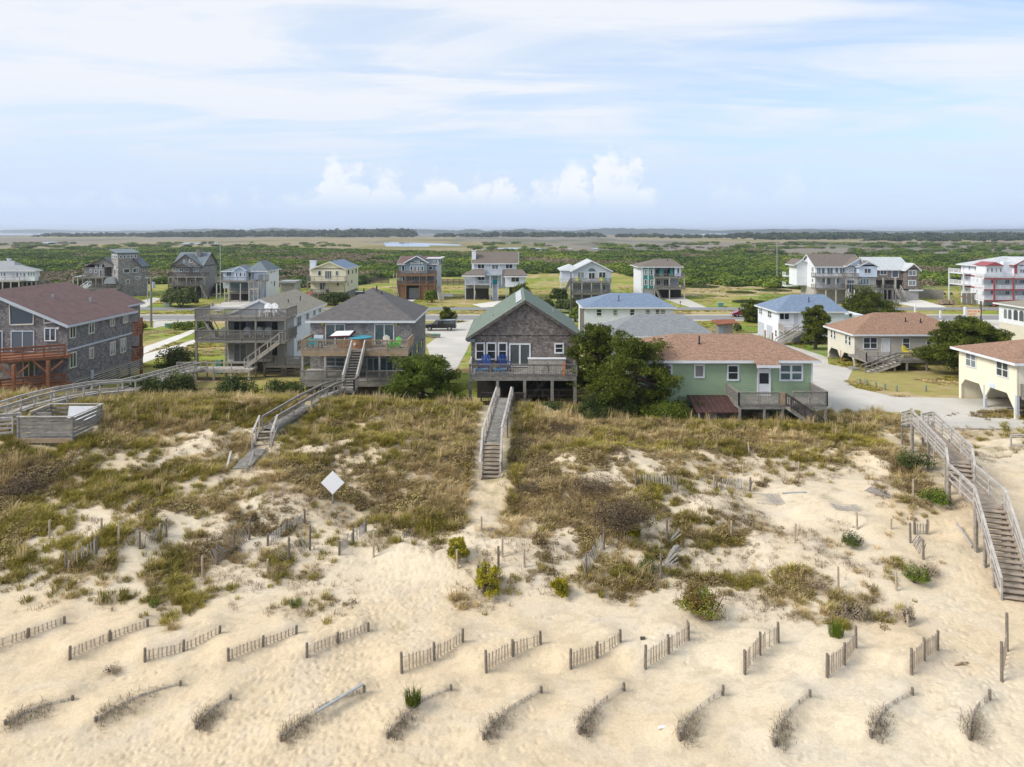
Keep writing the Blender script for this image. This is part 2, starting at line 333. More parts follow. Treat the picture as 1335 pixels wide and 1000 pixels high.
# ================= ground sheet
def ground_colour(X,Y,Z):
    n=len(X); C=np.zeros((n,3))
    big=fbm(X/9,Y/6,100,4)[:,None]; fine=fbm(X/1.3,Y/1.0,110,4)[:,None]
    sandA=np.array([.65,.548,.395]); sandB=np.array([.61,.49,.33]); sandC=np.array([.62,.545,.43])
    sand=sandA+(sandB-sandA)*sst(.42,.66,big)+(sandC-sandA)*sst(.5,.68,fine)*.5
    sand=sand*(1-.10*sst(.5,.7,fbm(X/.35,Y/.28,120,2))[:,None])
    d,vm,nn,px,py=vegmask(X,Y)
    lit=np.array([.46,.38,.25])+(np.array([.31,.26,.14])-np.array([.46,.38,.25]))*sst(.4,.6,fine)
    w=(sst(-.12,.35,vm)*.8)[:,None]
    near=sand*(1-w)+lit*w
    lawn=np.array([.23,.255,.04]); dry=np.array([.33,.28,.10]); tan=np.array([.42,.34,.20]); gre=np.array([.13,.22,.025])
    m1=fbm(X/14,Y/9,130,4)[:,None]; m2=fbm(X/4,Y/3,140,3)[:,None]
    yard=lawn+(dry-lawn)*sst(.46,.64,m1)+(tan-lawn)*sst(.58,.74,m2)*.5+(gre-lawn)*sst(.58,.7,1-m1)*.8
    yard=yard*(.85+.3*fbm(X/.8,Y/.6,150,2)[:,None])
    py0=HY+HC*F/np.maximum(Y,1); 
    # strips beside the roads
    fld=np.array([.10,.13,.035]); fl2=np.array([.24,.20,.12])
    scrub=fld+(fl2-fld)*sst(.5,.66,fbm(X/40,Y/60,160,4))[:,None]
    mar=np.array([.215,.19,.155]); mar2=np.array([.27,.225,.13]); mar3=np.array([.12,.13,.075])
    mm=fbm(X/160,Y/700,170,4)[:,None]; mk=fbm(X/60,Y/260,171,4)[:,None]
    marsh=mar+(mar2-mar)*sst(.5,.62,mm)+(mar3-mar)*sst(.54,.64,mk)*.8
    r=np.where(Y[:,None]<58,near,0)
    w1=sst(56,60,Y)[:,None]; C=near*(1-w1)+yard*w1
    edge=(222+14*np.sin(X/23)+60*sst(-52,-30,X*200/np.maximum(Y,1)-0)*(1-sst(28,42,X*200/np.maximum(Y,1))))
    w2=sst(0,12,Y-edge)[:,None]; C=C*(1-w2)+scrub*w2
    px_=X*F/np.maximum(Y,1)+CX
    me=np.interp(px_,[0,300,600,900,950,1130,1335],[640,640,540,540,520,480,450])*(.9+.2*vn(X/90,Y/150,175))
    w3=sst(0,90,Y-me)[:,None]; C=C*(1-w3)+marsh*w3
    cl=((px_>890)&(px_<1050)&(Y>195)&(Y<275))[:,None]*sst(.40,.5,fbm(X/9,Y/9,510,2))[:,None]; C=C*(1-cl)+(tan*.8+dry*.2)*cl
    # far right: sandy causeway strip across the marsh; bare sand beside the right hand stairs
    return C
def build_ground():
    ys=[-80,-50,-30,-15,-5,2,8,12,14]; y=14.0
    while y<33: y+=.06; ys.append(y)
    while y<62: y+=.105; ys.append(y)
    while y<240: y*=1.0065; ys.append(y)
    while y<15500: y*=1.03; ys.append(y)
    ys=np.array(ys); NX=1000; u=np.linspace(-1,1,NX)
    hw=np.where(ys<14,40,np.where(ys<62,8+.82*ys,58.84+(ys-62)*1.02))
    Y=np.repeat(ys,NX); X=(hw[:,None]*u[None,:]).ravel(); Z=Hs(X,np.clip(Y,-79,399))
    # trampled path: foot prints as small pits
    tr=0*X; sel=Y<64
    xs,yy=X[sel],Y[sel]; px=xs*F/yy+CX; py=(HC-Z[sel])*F/yy+HY
    pathx=np.interp(py,[560,640,700,760,820,880,1000],[645,630,570,520,480,420,340]); pw=np.interp(py,[560,640,700,760,820,900,1000],[10,22,55,90,80,120,260])
    tramp=np.exp(-((px-pathx)/pw)**2)*(py>625)
    tramp=np.maximum(tramp,np.exp(-((px-1255)/40)**2)*(py>640)*.5)
    tramp=np.maximum(tramp,.35*sst(.56,.66,fbm(xs/3.2,yy/1.2,300,3))*(py>800))
    tramp=np.maximum(tramp,.6*np.exp(-((px-1290)/40)**2)*(py>860))
    def prints(cs,s0,dens,rad):
        gx=np.floor(xs/cs); gy=np.floor(yy/cs); out=0*xs
        for ix in (-1,0,1):
            for iy in (-1,0,1):
                a=_h(gx+ix,gy+iy,s0); b_=_h(gx+ix,gy+iy,s0+1); q=_h(gx+ix,gy+iy,s0+2); th=q*6.28
                ddx=xs-(gx+ix+a)*cs; ddy=yy-(gy+iy+b_)*cs; uu=ddx*np.cos(th)+ddy*np.sin(th); vv=-ddx*np.sin(th)+ddy*np.cos(th)
                r2=(uu/rad)**2+(vv/(rad*1.7))**2; pit=np.exp(-r2*1.2)-.28*np.exp(-(r2-1.9)**2*.9)
                out=np.maximum(out,np.where(_h(gx+ix,gy+iy,s0+3)<dens,pit,0)) if 0 else out+np.where(_h(gx+ix,gy+iy,s0+3)<dens,pit,0)
        return out
    Z[sel]-=.043*prints(.37,310,np.clip(tramp*1.0,0,1),.085)+.027*prints(.31,320,np.clip(tramp*.9,0,1),.07)+.028*prints(.8,330,.22*(py>790),.06)
    Z[sel]+=.012*(vn(xs/.16,yy/.13,320)-.5)+.035*(fbm(xs/.8,yy/.6,322,2)-.5)
    V=np.stack([X,Y,Z],1); n=len(ys)
    a=(np.arange(n-1)[:,None]*NX+np.arange(NX-1)[None,:]).ravel()
    Fc=np.stack([a,a+1,a+NX+1,a+NX],1)
    C=ground_colour(X,Y,Z)
    m=bpy.data.materials.new('ground'); t,nd,l,b=nt(m); MATS['ground']=m
    b.inputs['Roughness'].default_value=.95; b.inputs['Specular IOR Level'].default_value=.1
    at=nd.new('ShaderNodeAttribute'); at.attribute_name='albedo'
    tc=nd.new('ShaderNodeTexCoord'); no=nd.new('ShaderNodeTexNoise'); no.inputs['Scale'].default_value=9; no.inputs['Detail'].default_value=6; no.inputs['Roughness'].default_value=.7
    l.new(tc.outputs['Object'],no.inputs['Vector'])
    mr=nd.new('ShaderNodeMapRange'); mr.inputs[1].default_value=.3; mr.inputs[2].default_value=.7; mr.inputs[3].default_value=.86; mr.inputs[4].default_value=1.1
    l.new(no.outputs['Fac'],mr.inputs[0]); mx=nd.new('ShaderNodeVectorMath'); mx.operation='SCALE'
    l.new(at.outputs['Color'],mx.inputs[0]); l.new(mr.outputs[0],mx.inputs['Scale']); l.new(mx.outputs[0],b.inputs['Base Color'])
    bp=nd.new('ShaderNodeBump'); bp.inputs['Strength'].default_value=.55; bp.inputs['Distance'].default_value=.05; l.new(no.outputs['Fac'],bp.inputs['Height']); l.new(bp.outputs['Normal'],b.inputs['Normal'])
    me=np_mesh('ground',V,Fc,m,4)
    ca=me.attributes.new('albedo','FLOAT_COLOR','POINT'); ca.data.foreach_set('color',np.concatenate([C,np.ones((len(C),1))],1).astype(np.float32).ravel())
    me.polygons.foreach_set('use_smooth',[True]*len(me.polygons))
    o=bpy.data.objects.new('ground',me); COL.objects.link(o); tag(o,kind='structure')
build_ground()
# ================= scattered ground cover (one object each, nobody could count it)
def scatter(name,P,rotz,tilt,scl,idx,protos,kindcol):
    me=bpy.data.meshes.new(name); me.vertices.add(len(P)); me.vertices.foreach_set('co',np.asarray(P,np.float32).ravel())
    r=np.stack([tilt[:,0],tilt[:,1],rotz],1).astype(np.float32)
    a=me.attributes.new('rot','FLOAT_VECTOR','POINT'); a.data.foreach_set('vector',r.ravel())
    a=me.attributes.new('scl','FLOAT_VECTOR','POINT'); a.data.foreach_set('vector',np.asarray(scl,np.float32).ravel())
    a=me.attributes.new('idx','INT','POINT'); a.data.foreach_set('value',np.asarray(idx,np.int32))
    o=bpy.data.objects.new(name,me); COL.objects.link(o); tag(o,kind='stuff')
    c=bpy.data.collections.new(name+'_sources')
    for i,p in enumerate(protos):
        q=bpy.data.objects.new('%s_%02d'%(kindcol,i),p); c.objects.link(q)
    g=bpy.data.node_groups.new(name,'GeometryNodeTree')
    g.interface.new_socket('Geometry',in_out='INPUT',socket_type='NodeSocketGeometry'); g.interface.new_socket('Geometry',in_out='OUTPUT',socket_type='NodeSocketGeometry')
    N=g.nodes; L=g.links; gi=N.new('NodeGroupInput'); go=N.new('NodeGroupOutput'); ip=N.new('GeometryNodeInstanceOnPoints'); ci=N.new('GeometryNodeCollectionInfo')
    ci.inputs['Collection'].default_value=c; ci.inputs['Separate Children'].default_value=True; ci.inputs['Reset Children'].default_value=True
    def na(nm,ty):
        x=N.new('GeometryNodeInputNamedAttribute'); x.data_type=ty; x.inputs['Name'].default_value=nm
        return [s for s in x.outputs if s.enabled and s.name=='Attribute'][0]
    L.new(gi.outputs[0],ip.inputs['Points']); L.new(ci.outputs[0],ip.inputs['Instance']); ip.inputs['Pick Instance'].default_value=True
    L.new(na('idx','INT'),ip.inputs['Instance Index']); L.new(na('rot','FLOAT_VECTOR'),ip.inputs['Rotation']); L.new(na('scl','FLOAT_VECTOR'),ip.inputs['Scale'])
    L.new(ip.outputs[0],go.inputs[0])
    md=o.modifiers.new('scatter','NODES'); md.node_group=g
    return o
def blades(n,h,w,spread,lean,m,seed,kink=.35):
    r=np.random.default_rng(seed); a=r.uniform(0,6.283,n); rad=spread*np.sqrt(r.uniform(0,1,n))
    bx=rad*np.cos(a); by=rad*np.sin(a); hh=h*r.uniform(.5,1.15,n); d=a+r.normal(0,.8,n); ln=hh*(lean*r.uniform(.2,1.4,n))
    w_=w*r.uniform(.6,1.2,n); ca=np.cos(d+1.57)*w_; sa=np.sin(d+1.57)*w_
    mx=bx+np.cos(d)*ln*kink; my=by+np.sin(d)*ln*kink; tx=bx+np.cos(d)*ln; ty=by+np.sin(d)*ln
    V=np.stack([np.stack([bx-ca,by-sa,0*bx-.03],1),np.stack([bx+ca,by+sa,0*bx-.03],1),np.stack([mx+ca*.8,my+sa*.8,hh*.62],1),np.stack([mx-ca*.8,my-sa*.8,hh*.62],1),np.stack([tx,ty,hh*np.clip(1-lean*.25,.5,1)],1)],1).reshape(-1,3)
    k=np.arange(n)*5
    Fc=np.concatenate([np.stack([k,k+1,k+2],1),np.stack([k,k+2,k+3],1),np.stack([k+3,k+2,k+4],1)])
    return np_mesh('blades',V,Fc,m)
def leafblob(n,rx,ry,rz,s,m,seed,zc=None,low=-.35,flat=.4):
    r=np.random.default_rng(seed); zc=rz*.8 if zc is None else zc
    d=r.normal(0,1,(n,3)); d/=np.linalg.norm(d,axis=1)[:,None]; d[:,2]=np.maximum(d[:,2],low)
    rr=r.uniform(.55,1.05,n)**.6
    bump=1+.28*np.sin(d[:,0]*5+seed)*np.cos(d[:,1]*4+seed*2)+.15*np.sin(d[:,2]*9+d[:,0]*7)
    P=d*np.array([rx,ry,rz])*(rr*bump)[:,None]+np.array([0,0,zc])
    nrm=d+r.normal(0,.7,(n,3)); nrm[:,2]+=flat; nrm/=np.linalg.norm(nrm,axis=1)[:,None]
    t=np.cross(nrm,r.normal(0,1,(n,3))); t/=np.linalg.norm(t,axis=1)[:,None]; b=np.cross(nrm,t); ss=s*r.uniform(.5,1.3,n)[:,None]
    V=np.stack([P-t*ss,P+t*ss,P+b*ss*1.3,P-b*ss*.5+nrm*ss*.2],1).reshape(-1,3)
    k=np.arange(n)*4; Fc=np.stack([k,k+3,k+1,k+2],1)
    return np_mesh('leafblob',V,Fc,m,4)
WALKS=[(-14.6,61.6,-16,55,.95),(-16,55,-16.1,47,1.0),(-16.1,47,-17,44,.9),(.2,62,-1.5,44,.75),(28.2,53,25.5,40.6,.85),(25.5,40.6,22.9,32,.9),(-36,46,-26,52,.9),(-26,52,-30,57,.8),(-30.7,57,-31.5,62,.8)]
WALKS=[]
def near_walk(X,Y):
    m=np.zeros(len(X),bool)
    for (ax,ay,bx,by,r) in WALKS:
        dx,dy=bx-ax,by-ay; t=np.clip(((X-ax)*dx+(Y-ay)*dy)/(dx*dx+dy*dy),0,1); m|=np.hypot(X-ax-t*dx,Y-ay-t*dy)<r
    return m
def _gx(px,py): a=hit(px,py); return a[0],a[1]
for pts,r in ((((314,612),(341,585),(350,567),(398,532)),.72),(((36,537),(79,527),(125,519)),.9)):
    q_=[_gx(*p) for p in pts]
    for a_,b_ in zip(q_,q_[1:]): WALKS.append((a_[0],a_[1],b_[0],b_[1],r))
a_=_gx(398,532); WALKS+=[(a_[0],a_[1],-14.9,61.5,.72),(0,61.5,-1.2,44,.75),(28.2,53,25.5,40.6,.85),(25.3,40.6,22.9,32,.9),(-29.4,46.6,-29.5,46.6,2.2)]
def dune_grass():
    # dense candidate grid on the dune
    n=150000; Y=rng.uniform(28,62,n); X=rng.uniform(-1,1,n)*(6+Y*.79)
    d,vm,nn,px,py=vegmask(X,Y)
    keep=(vm>rng.uniform(-.2,.4,n))&(d>.09)
    keep&=~((np.abs(px-(628+(700-py)*.12))<24)&(py>505)&(py<690))      # steps and the sandy path below them
    keep&=~((px>1180)&(px<1335)&(py>545)&((px-1165)>(py-545)*.52)&(rng.uniform(0,1,n)<.93))
    keep&=rng.uniform(0,1,n)<np.where(vm>.2,.50,.36)
    keep&=~near_walk(X,Y)
    keep&=(np.abs(px-CX)<700)
    X,Y,px,py,vm=[a[keep] for a in (X,Y,px,py,vm)]; k=len(X)
    t=fbm(X/5,Y/3.2,200,4)+rng.normal(0,.09,k)+.10*(py<548)-.05*((px>680)&(py>570))
    scr=fbm(X/3.1,Y/2.4,210,3)+rng.normal(0,.07,k)
    idx=np.where(t>.515,rng.integers(0,3,k),rng.integers(3,6,k)); idx=np.where((scr>.655)|((px>690)&(py>585)&(rng.uniform(0,1,k)<.22)),rng.integers(6,9,k),idx)
    idx=np.where((idx<6)&(rng.uniform(0,1,k)<.05+.05*(py<560)),9,idx)
    s=rng.uniform(.6,1.15,k)*(.65+.35*sst(-.1,.6,vm)); S=np.stack([s,s,s*rng.uniform(.7,1.15,k)],1)
    P=np.stack([X,Y,Hs(X,Y)-.02],1)
    pr=[blades(46,.50,.016,.22,.75,'dune grass green',i) for i in range(3)]+[blades(42,.44,.016,.24,.9,'dune grass straw',10+i) for i in range(3)]+[leafblob(90,.32,.32,.20,.045,'dune scrub',20+i,zc=.12) for i in range(3)]+[blades(16,1.0,.013,.2,.45,'dune grass straw',33)]
    scatter('dune_grass',P,rng.uniform(0,6.28,k),rng.normal(0,.12,(k,2)),S,idx,pr,'tuft')
    print('grass',k)
    # dead stems and litter on the bare sand
    n=26000; Y=rng.uniform(31,56,n); X=rng.uniform(-1,1,n)*(6+Y*.79); d,vm,nn,px,py=vegmask(X,Y)
    keep=(d>.12)&(vm<.25)&(vm>rng.uniform(-1.2,.1,n))&(fbm(X/1.5,Y/1.2,220,2)>.42)&~((np.abs(px-628)<24)&(py>505)&(py<690))&(np.abs(px-CX)<700)
    X,Y=X[keep],Y[keep]; k=len(X); s=rng.uniform(.5,1.2,k)
    scatter('dead_stems',np.stack([X,Y,Hs(X,Y)],1),rng.uniform(0,6.28,k),rng.normal(0,.15,(k,2)),np.stack([s,s,s],1),rng.integers(0,3,k),
      [blades(11,.24,.010,.13,1.5,'grey brush',40+i) for i in range(3)],'stem')
    print('stems',k)
dune_grass()
def lawn_tufts():
    n=60000; Y=58+(225-58)*rng.uniform(0,1,n)**1.3; X=rng.uniform(-1,1,n)*(6+Y*.76)
    rough=fbm(X/7,Y/5,400,3)
    keep=(rough>.54)
    for (x0,x1,y0,y1) in PAVED: keep&=~((X>x0)&(X<x1)&(Y>y0)&(Y<y1))
    X,Y=X[keep],Y[keep]; px=X*F/Y+CX; py=HY+HC*F/Y
    ok=np.array([not in_paved(a,b) for a,b in zip(X,Y)]); X,Y=X[ok],Y[ok]; k=len(X)
    s=rng.uniform(.45,1.0,k); 
    scatter('rough_grass',np.stack([X,Y,Hs(X,Y)],1),rng.uniform(0,6.28,k),rng.normal(0,.1,(k,2)),np.stack([s*1.3,s*1.3,s*.7],1),np.where(fbm(X/9,Y/6,401,2)>.5,0,1),
      [blades(30,.30,.035,.35,1.0,'dune grass green',70),blades(30,.30,.035,.35,1.0,'dune grass straw',71)],'tuft')
PAVED=[]; PPOLY=[]
def in_paved(x,y):
    for P in PPOLY:
        c=False;j=len(P)-1
        for i in range(len(P)):
            if (P[i][1]>y)!=(P[j][1]>y) and x<(P[j][0]-P[i][0])*(y-P[i][1])/(P[j][1]-P[i][1])+P[i][0]: c=not c
            j=i
        if c: return True
    return False
# ---- pavement sheets
def gp(px,py,z=None):
    if z is None: a=hit(px,py,55,400); return a[0],a[1]
    Y=gY(py,z); return fx(px,Y),Y
def sheet(name,poly,m,off=.03,step=1.0):
    """polygon (world x,y) draped on the ground; rows along y"""
    PPOLY.append(poly); ys=[p[1] for p in poly]; y0,y1=min(ys),max(ys); n=max(2,int((y1-y0)/step)); mb=MB(); rows=[]
    for i in range(n+1):
        y=y0+(y1-y0)*i/n; y=min(max(y,y0+1e-4),y1-1e-4); xs=[]
        for k in range(len(poly)):
            a,b=poly[k],poly[(k+1)%len(poly)]
            if (a[1]<=y)!=(b[1]<=y): xs.append(a[0]+(b[0]-a[0])*(y-a[1])/(b[1]-a[1]))
        rows.append((y,min(xs),max(xs)))
    NXs=max(2,int(max(r[2]-r[1] for r in rows)/3)+1)
    vs=[(a+(b-a)*j/(NXs-1),y,0) for y,a,b in rows for j in range(NXs)]
    zs=Hs(np.array([v[0] for v in vs]),np.array([v[1] for v in vs]))+off
    zs[:NXs]-=off+.01
    mb.add([(v[0],v[1],z) for v,z in zip(vs,zs)],[(r*NXs+j,r*NXs+j+1,(r+1)*NXs+j+1,(r+1)*NXs+j) for r in range(len(rows)-1) for j in range(NXs-1)])
    return struct(mb,name,m)
def strip(name,y0,y1,m,off,x0=-190,x1=190,nx=60):
    PPOLY.append([(x0,y0),(x1,y0),(x1,y1),(x0,y1)]); mb=MB(); vs=[];fs=[]
    for i in range(nx+1):
        x=x0+(x1-x0)*i/nx; vs+=[(x,y0,0),(x,(y0+y1)/2,0),(x,y1,0)]
    zs=Hs(np.array([v[0] for v in vs]),np.array([v[1] for v in vs]))+off
    for i in range(nx):
        for j in (0,1): fs.append((i*3+j,i*3+3+j,i*3+4+j,i*3+1+j))
    mb.add([(v[0],v[1],z) for v,z in zip(vs,zs)],fs); return struct(mb,name,m)
RY0,RY1=142.6,150.6
strip('road',RY0,RY1,'asphalt',.05)
strip('road_shoulder',RY1,RY1+.9,'white concrete',.045); strip('road_shoulder',RY0-1.0,RY0,'white concrete',.045)
mb=MB()
for i in range(2): 
    y=146.45+i*.35
    for k in range(60): mb.add([(-180+k*6,y-.07,H(-180+k*6,y)+.058),(-174+k*6,y-.07,H(-174+k*6,y)+.058),(-174+k*6,y+.07,H(-174+k*6,y)+.058),(-180+k*6,y+.07,H(-180+k*6,y)+.058)],[(0,1,2,3)])
struct(mb,'centre_line_marking','yellow line')
mb=MB()
for y in (RY0+.35,RY1-.35):
    for k in range(60): mb.add([(-180+k*6,y-.07,H(-180+k*6,y)+.058),(-174+k*6,y-.07,H(-174+k*6,y)+.058),(-174+k*6,y+.07,H(-174+k*6,y)+.058),(-180+k*6,y+.07,H(-180+k*6,y)+.058)],[(0,1,2,3)])
struct(mb,'edge_line_marking','white line')
strip('side_road',160.2,165.8,'asphalt',.05)
def psheet(name,pts,m,off=.03,step=1.0): return sheet(name,[gp(*p) for p in pts],m,off,step)
def fsheet(name,pts,m,off=.03): return sheet(name,[gp(p[0],p[1],0) for p in pts],m,off)
# front yards: drives, car park
psheet('driveway',[(552,487),(560,462),(556,450),(575,436),(552,434),(552,426),(600,421),(615,418),(621,418),(616,440),(608,458),(596,480),(590,489)],'concrete')
psheet('driveway_strip',[(150,470),(186,462),(262,430),(250,430),(186,453),(150,464)],'white concrete')
psheet('driveway_strip',[(150,482),(186,474),(256,447),(262,440),(186,462.8),(150,470.5)],'white concrete',.025)
psheet('driveway_apron',[(200,428),(215,425),(252,418.8),(200,418.8)],'concrete',.035)
psheet('car_park',[(1066,557),(1450,557),(1450,521),(1250,519.5),(1165,517),(1115,506),(1104,498),(1112,481),(1080,474.5),(1054,474.5),(1058,500)],'concrete',.012,.3)
psheet('car_park_lane',[(1054,474.6),(1080,474.6),(1079,466),(1048,456),(1014,447),(990,440),(988,435),(940,435),(945,442),(1000,455)],'concrete',.04)
sheet('driveway_apron',[(70,116),(110,110),(110,141.7),(60,141.7)],'concrete',.03,1.5)
# the dark drain patch in the car park is a stained area of the concrete
mb=MB(); 
# back row drives
fsheet('driveway',[(268,401),(300,392),(345,390),(345,401)],'concrete')
fsheet('driveway',[(524,388),(546,384.5),(548,387),(528,399),(514,399)],'white concrete')
fsheet('driveway',[(615,397),(660,391),(662,399),(628,401)],'white concrete')
fsheet('driveway',[(857,387.5),(890,387.5),(922,401),(900,401)],'concrete')
fsheet('driveway',[(1140,389),(1190,388),(1236,401),(1195,401)],'white concrete')
fsheet('driveway',[(160,398),(200,388),(210,389),(190,401),(150,403)],'concrete')
PEND_LAWN=True
lawn_tufts()
def scrub_field():
    n=42000; q=rng.uniform(0,1,n); Y=205*np.exp(q*math.log(1000/205)); X=rng.uniform(-1,1,n)*(30+Y*.80)
    w=X*200/Y
    edge=(226+14*np.sin(X/23)+62*sst(-52,-30,w)*(1-sst(28,42,w)))
    px=X*F/Y+CX
    far=np.interp(px,[0,300,600,900,950,1130,1335],[640,640,540,540,520,480,450])*(.9+.2*vn(X/90,Y/150,175))
    dens=fbm(X/38,Y/50,500,4)
    keep=(Y>edge)&(dens>np.where(Y<360,.18,.31))&((Y<far)|(rng.uniform(0,1,n)<.08*(dens>.48))|((px>930)&(Y<950)&(rng.uniform(0,1,n)<.12*(dens>.5))))
    keep&=~((px>455)&(px<615)&(Y>600)&(Y<1150))
    # clearings behind the tan plots on the right
    keep&=~((px>895)&(px<1045)&(Y<260)&(fbm(X/9,Y/9,510,2)>.42)&(rng.uniform(0,1,n)<.80))
    keep&=~((px>1190)&(px<1260)&(Y<232))
    X,Y,dens=X[keep],Y[keep],dens[keep]; k=len(X)
    br=fbm(X/30,Y/45,520,3)+rng.normal(0,.05,k)
    idx=np.where(br>.60,rng.integers(5,8,k),rng.integers(0,5,k))
    s=rng.uniform(.6,1.5,k)*np.clip(Y/330,.9,2.4)**.75
    S=np.stack([s*1.15,s*1.15,np.minimum(s*rng.uniform(.6,1.1,k),1.15)],1)
    pr=[leafblob(330,2.0,1.8,1.25,.26,'marsh scrub leaves',i+60,zc=1.0,low=-.5) for i in range(5)]+[leafblob(200,1.8,1.6,.95,.22,'brown scrub leaves',i+80,zc=.7,low=-.5) for i in range(3)]
    scatter('scrub_thicket',np.stack([X,Y,0*X],1),rng.uniform(0,6.28,k),rng.normal(0,.05,(k,2)),S,idx,pr,'bush'); print('scrub',k)
scrub_field()
def woods(name,lines,hgt,dep,seed,m='distant woods',sc=1):
    r=np.random.default_rng(seed); P=[];S=[]
    for (x0,x1,py,hf) in lines:
        Y0=gY(py); L=(x1-x0)*Y0/F; n=int(L/(7*sc)*dep)
        u=r.uniform(0,1,n); yy=Y0*(1+r.uniform(0,.22,n)); edge=np.minimum(1,np.minimum(u,1-u)*9+.25)
        P.append(np.stack([fx(x0+u*(x1-x0),1)*yy,yy,0*u],1)); s=hgt/3.0*hf*edge*r.uniform(.55,1.1,n); S.append(np.stack([s*sc,s*sc,s],1))
    P=np.concatenate(P);S=np.concatenate(S);k=len(P)
    scatter(name,P,r.uniform(0,6.28,k),r.normal(0,.04,(k,2)),S,r.integers(0,3,k),[leafblob(130,2.2,2.0,1.5,.55,m,i+seed,zc=1.5,low=-.6) for i in range(3)],'woods')
woods('wooded_ridge',[(40,300,309,1.3),(180,540,309.5,1.7),(250,545,308.5,2.2),(430,545,308,2.7),(565,640,309.5,1.3),(625,790,309.5,1.7),(800,870,310,1.2),(860,960,311,1.0),(950,1400,312,1.5),(930,1400,310.5,1.6),(980,1100,313,1.2),(1120,1400,315,1.0)],7.5,3,901,sc=1.1)
# far shore across the sound: long low wooded land
def far_shore():
    m=MB(); r=random.Random(5)
    for (x0,x1,Yd,h) in [(-60,150,7600,24),(130,360,6600,30),(300,545,6000,36),(460,690,6200,30),(560,640,5600,27),(650,860,5700,34),(760,1010,6300,33),(900,1400,6000,27),(1000,1400,7000,30)]:
        n=60; top=[];
        for i in range(n+1):
            u=i/n; X=fx(x0+(x1-x0)*u,Yd); z=h*min(1,6*u+.1,6*(1-u)+.1)*(.55+.3*math.sin(u*9+Yd)+.25*r.random()); top.append((X,z))
        for i in range(n):
            (a,za),(b,zb)=top[i],top[i+1]
            m.add([(a,Yd,-2),(b,Yd,-2),(b,Yd,zb),(a,Yd,za),(a,Yd+400,-2),(b,Yd+400,-2),(b,Yd+400,zb*.8),(a,Yd+400,za*.8)],[(0,1,2,3),(3,2,6,7)])
    o=m.build('far_shore','distant woods'); o['kind']='structure'
far_shore()
# water: the sound and the marsh ponds
def water_mat():
    m=bpy.data.materials.new('water'); t,n,l,b=nt(m); MATS['water']=m
    b.inputs['Base Color'].default_value=(.08,.11,.13,1); b.inputs['Roughness'].default_value=.03; b.inputs['Specular IOR Level'].default_value=.9
    tc=n.new('ShaderNodeTexCoord'); no=n.new('ShaderNodeTexNoise'); no.inputs['Scale'].default_value=.05; no.inputs['Detail'].default_value=6; l.new(tc.outputs['Object'],no.inputs['Vector'])
    bp=n.new('ShaderNodeBump'); bp.inputs['Strength'].default_value=.15; bp.inputs['Distance'].default_value=.5; l.new(no.outputs['Fac'],bp.inputs['Height']); pass
water_mat()
def pond(pts,z=.12,name='pond'):
    P=[(fx(a,gY(b,z)),gY(b,z)) for a,b in pts]; m=MB(); m.add([(x,y,z) for x,y in P],[tuple(range(len(P)))]); o=m.build(name,'water'); o['kind']='structure'
pond([(465,315.2),(500,316.5),(503,321.3),(560,321.6),(560,320),(603,320.4),(598,318.8),(570,317.4),(545,316.6),(500,315.2)])
for (a,b,c,d) in [(52,75,315.4,317),(218,286,316.4,318.0),(288,312,323.8,325),(620,720,322.8,325),(662,682,316.6,317.6),(770,792,323,324.6),(740,746,323.4,324.6),(866,883,323,324.2),(985,1020,323.4,325),(690,698,323,324.6),(812,818,323,324.4)]:
    pond([(a,(c+d)/2+.3),(a+(b-a)*.3,d),(b,d-.3),(b-(b-a)*.05,c+.3),(a+(b-a)*.45,c)])
m=MB(); 
def wpoly(pts,z): m.add([(fx(a,gY(b,z)),gY(b,z),z) for a,b in pts],[tuple(range(len(pts)))])
m.add([(-15000,2450,.3),(-15000,15600,.3),(15000,15600,.3),(15000,2450,.3)],[(0,3,2,1)]); m.build('sound_water','water')['kind']='structure'
# ================= building toolkit
def rail_mb(P,Q,h=1.0,style='pick',sp=.16,pw=.04,postmax=2.0,endpost=True):
    P=Vector(P);Q=Vector(Q);L=(Q-P).length; m=MB(); U=Vector((0,0,1))
    m.beam(P+U*h,Q+U*h,.12,.045)
    n=max(1,int(math.ceil(L/postmax)))
    for i in range(n+1 if endpost else n):
        a=P.lerp(Q,i/n); m.beam(a-U*.05,a+U*(h-.02),.09,.09)
    if style=='pick':
        m.beam(P+U*.12,Q+U*.12,.04,.08); m.beam(P+U*(h-.1),Q+U*(h-.1),.04,.08)
        k=max(1,int(L/sp))
        for i in range(k):
            a=P.lerp(Q,(i+.5)/k); m.beam(a+U*.08,a+U*(h-.08),pw,pw)
    elif style.startswith('hor'):
        k=int(style[3:] or 3)
        for i in range(k):
            z=.14+(h-.24)*i/max(1,k-1)*1.0; m.beam(P+U*z,Q+U*z,.035,.095 if k<4 else .13)
    elif style=='low': m.beam(P+U*(h*.5),Q+U*(h*.5),.04,.1)
    return m
def rail(b,P,Q,h=1.0,style='pick',m='weathered wood',sp=.16,pw=.04,postmax=2.0,name='railing',endpost=True):
    return rail_mb(P,Q,h,style,sp,pw,postmax,endpost).build(name,m,b)
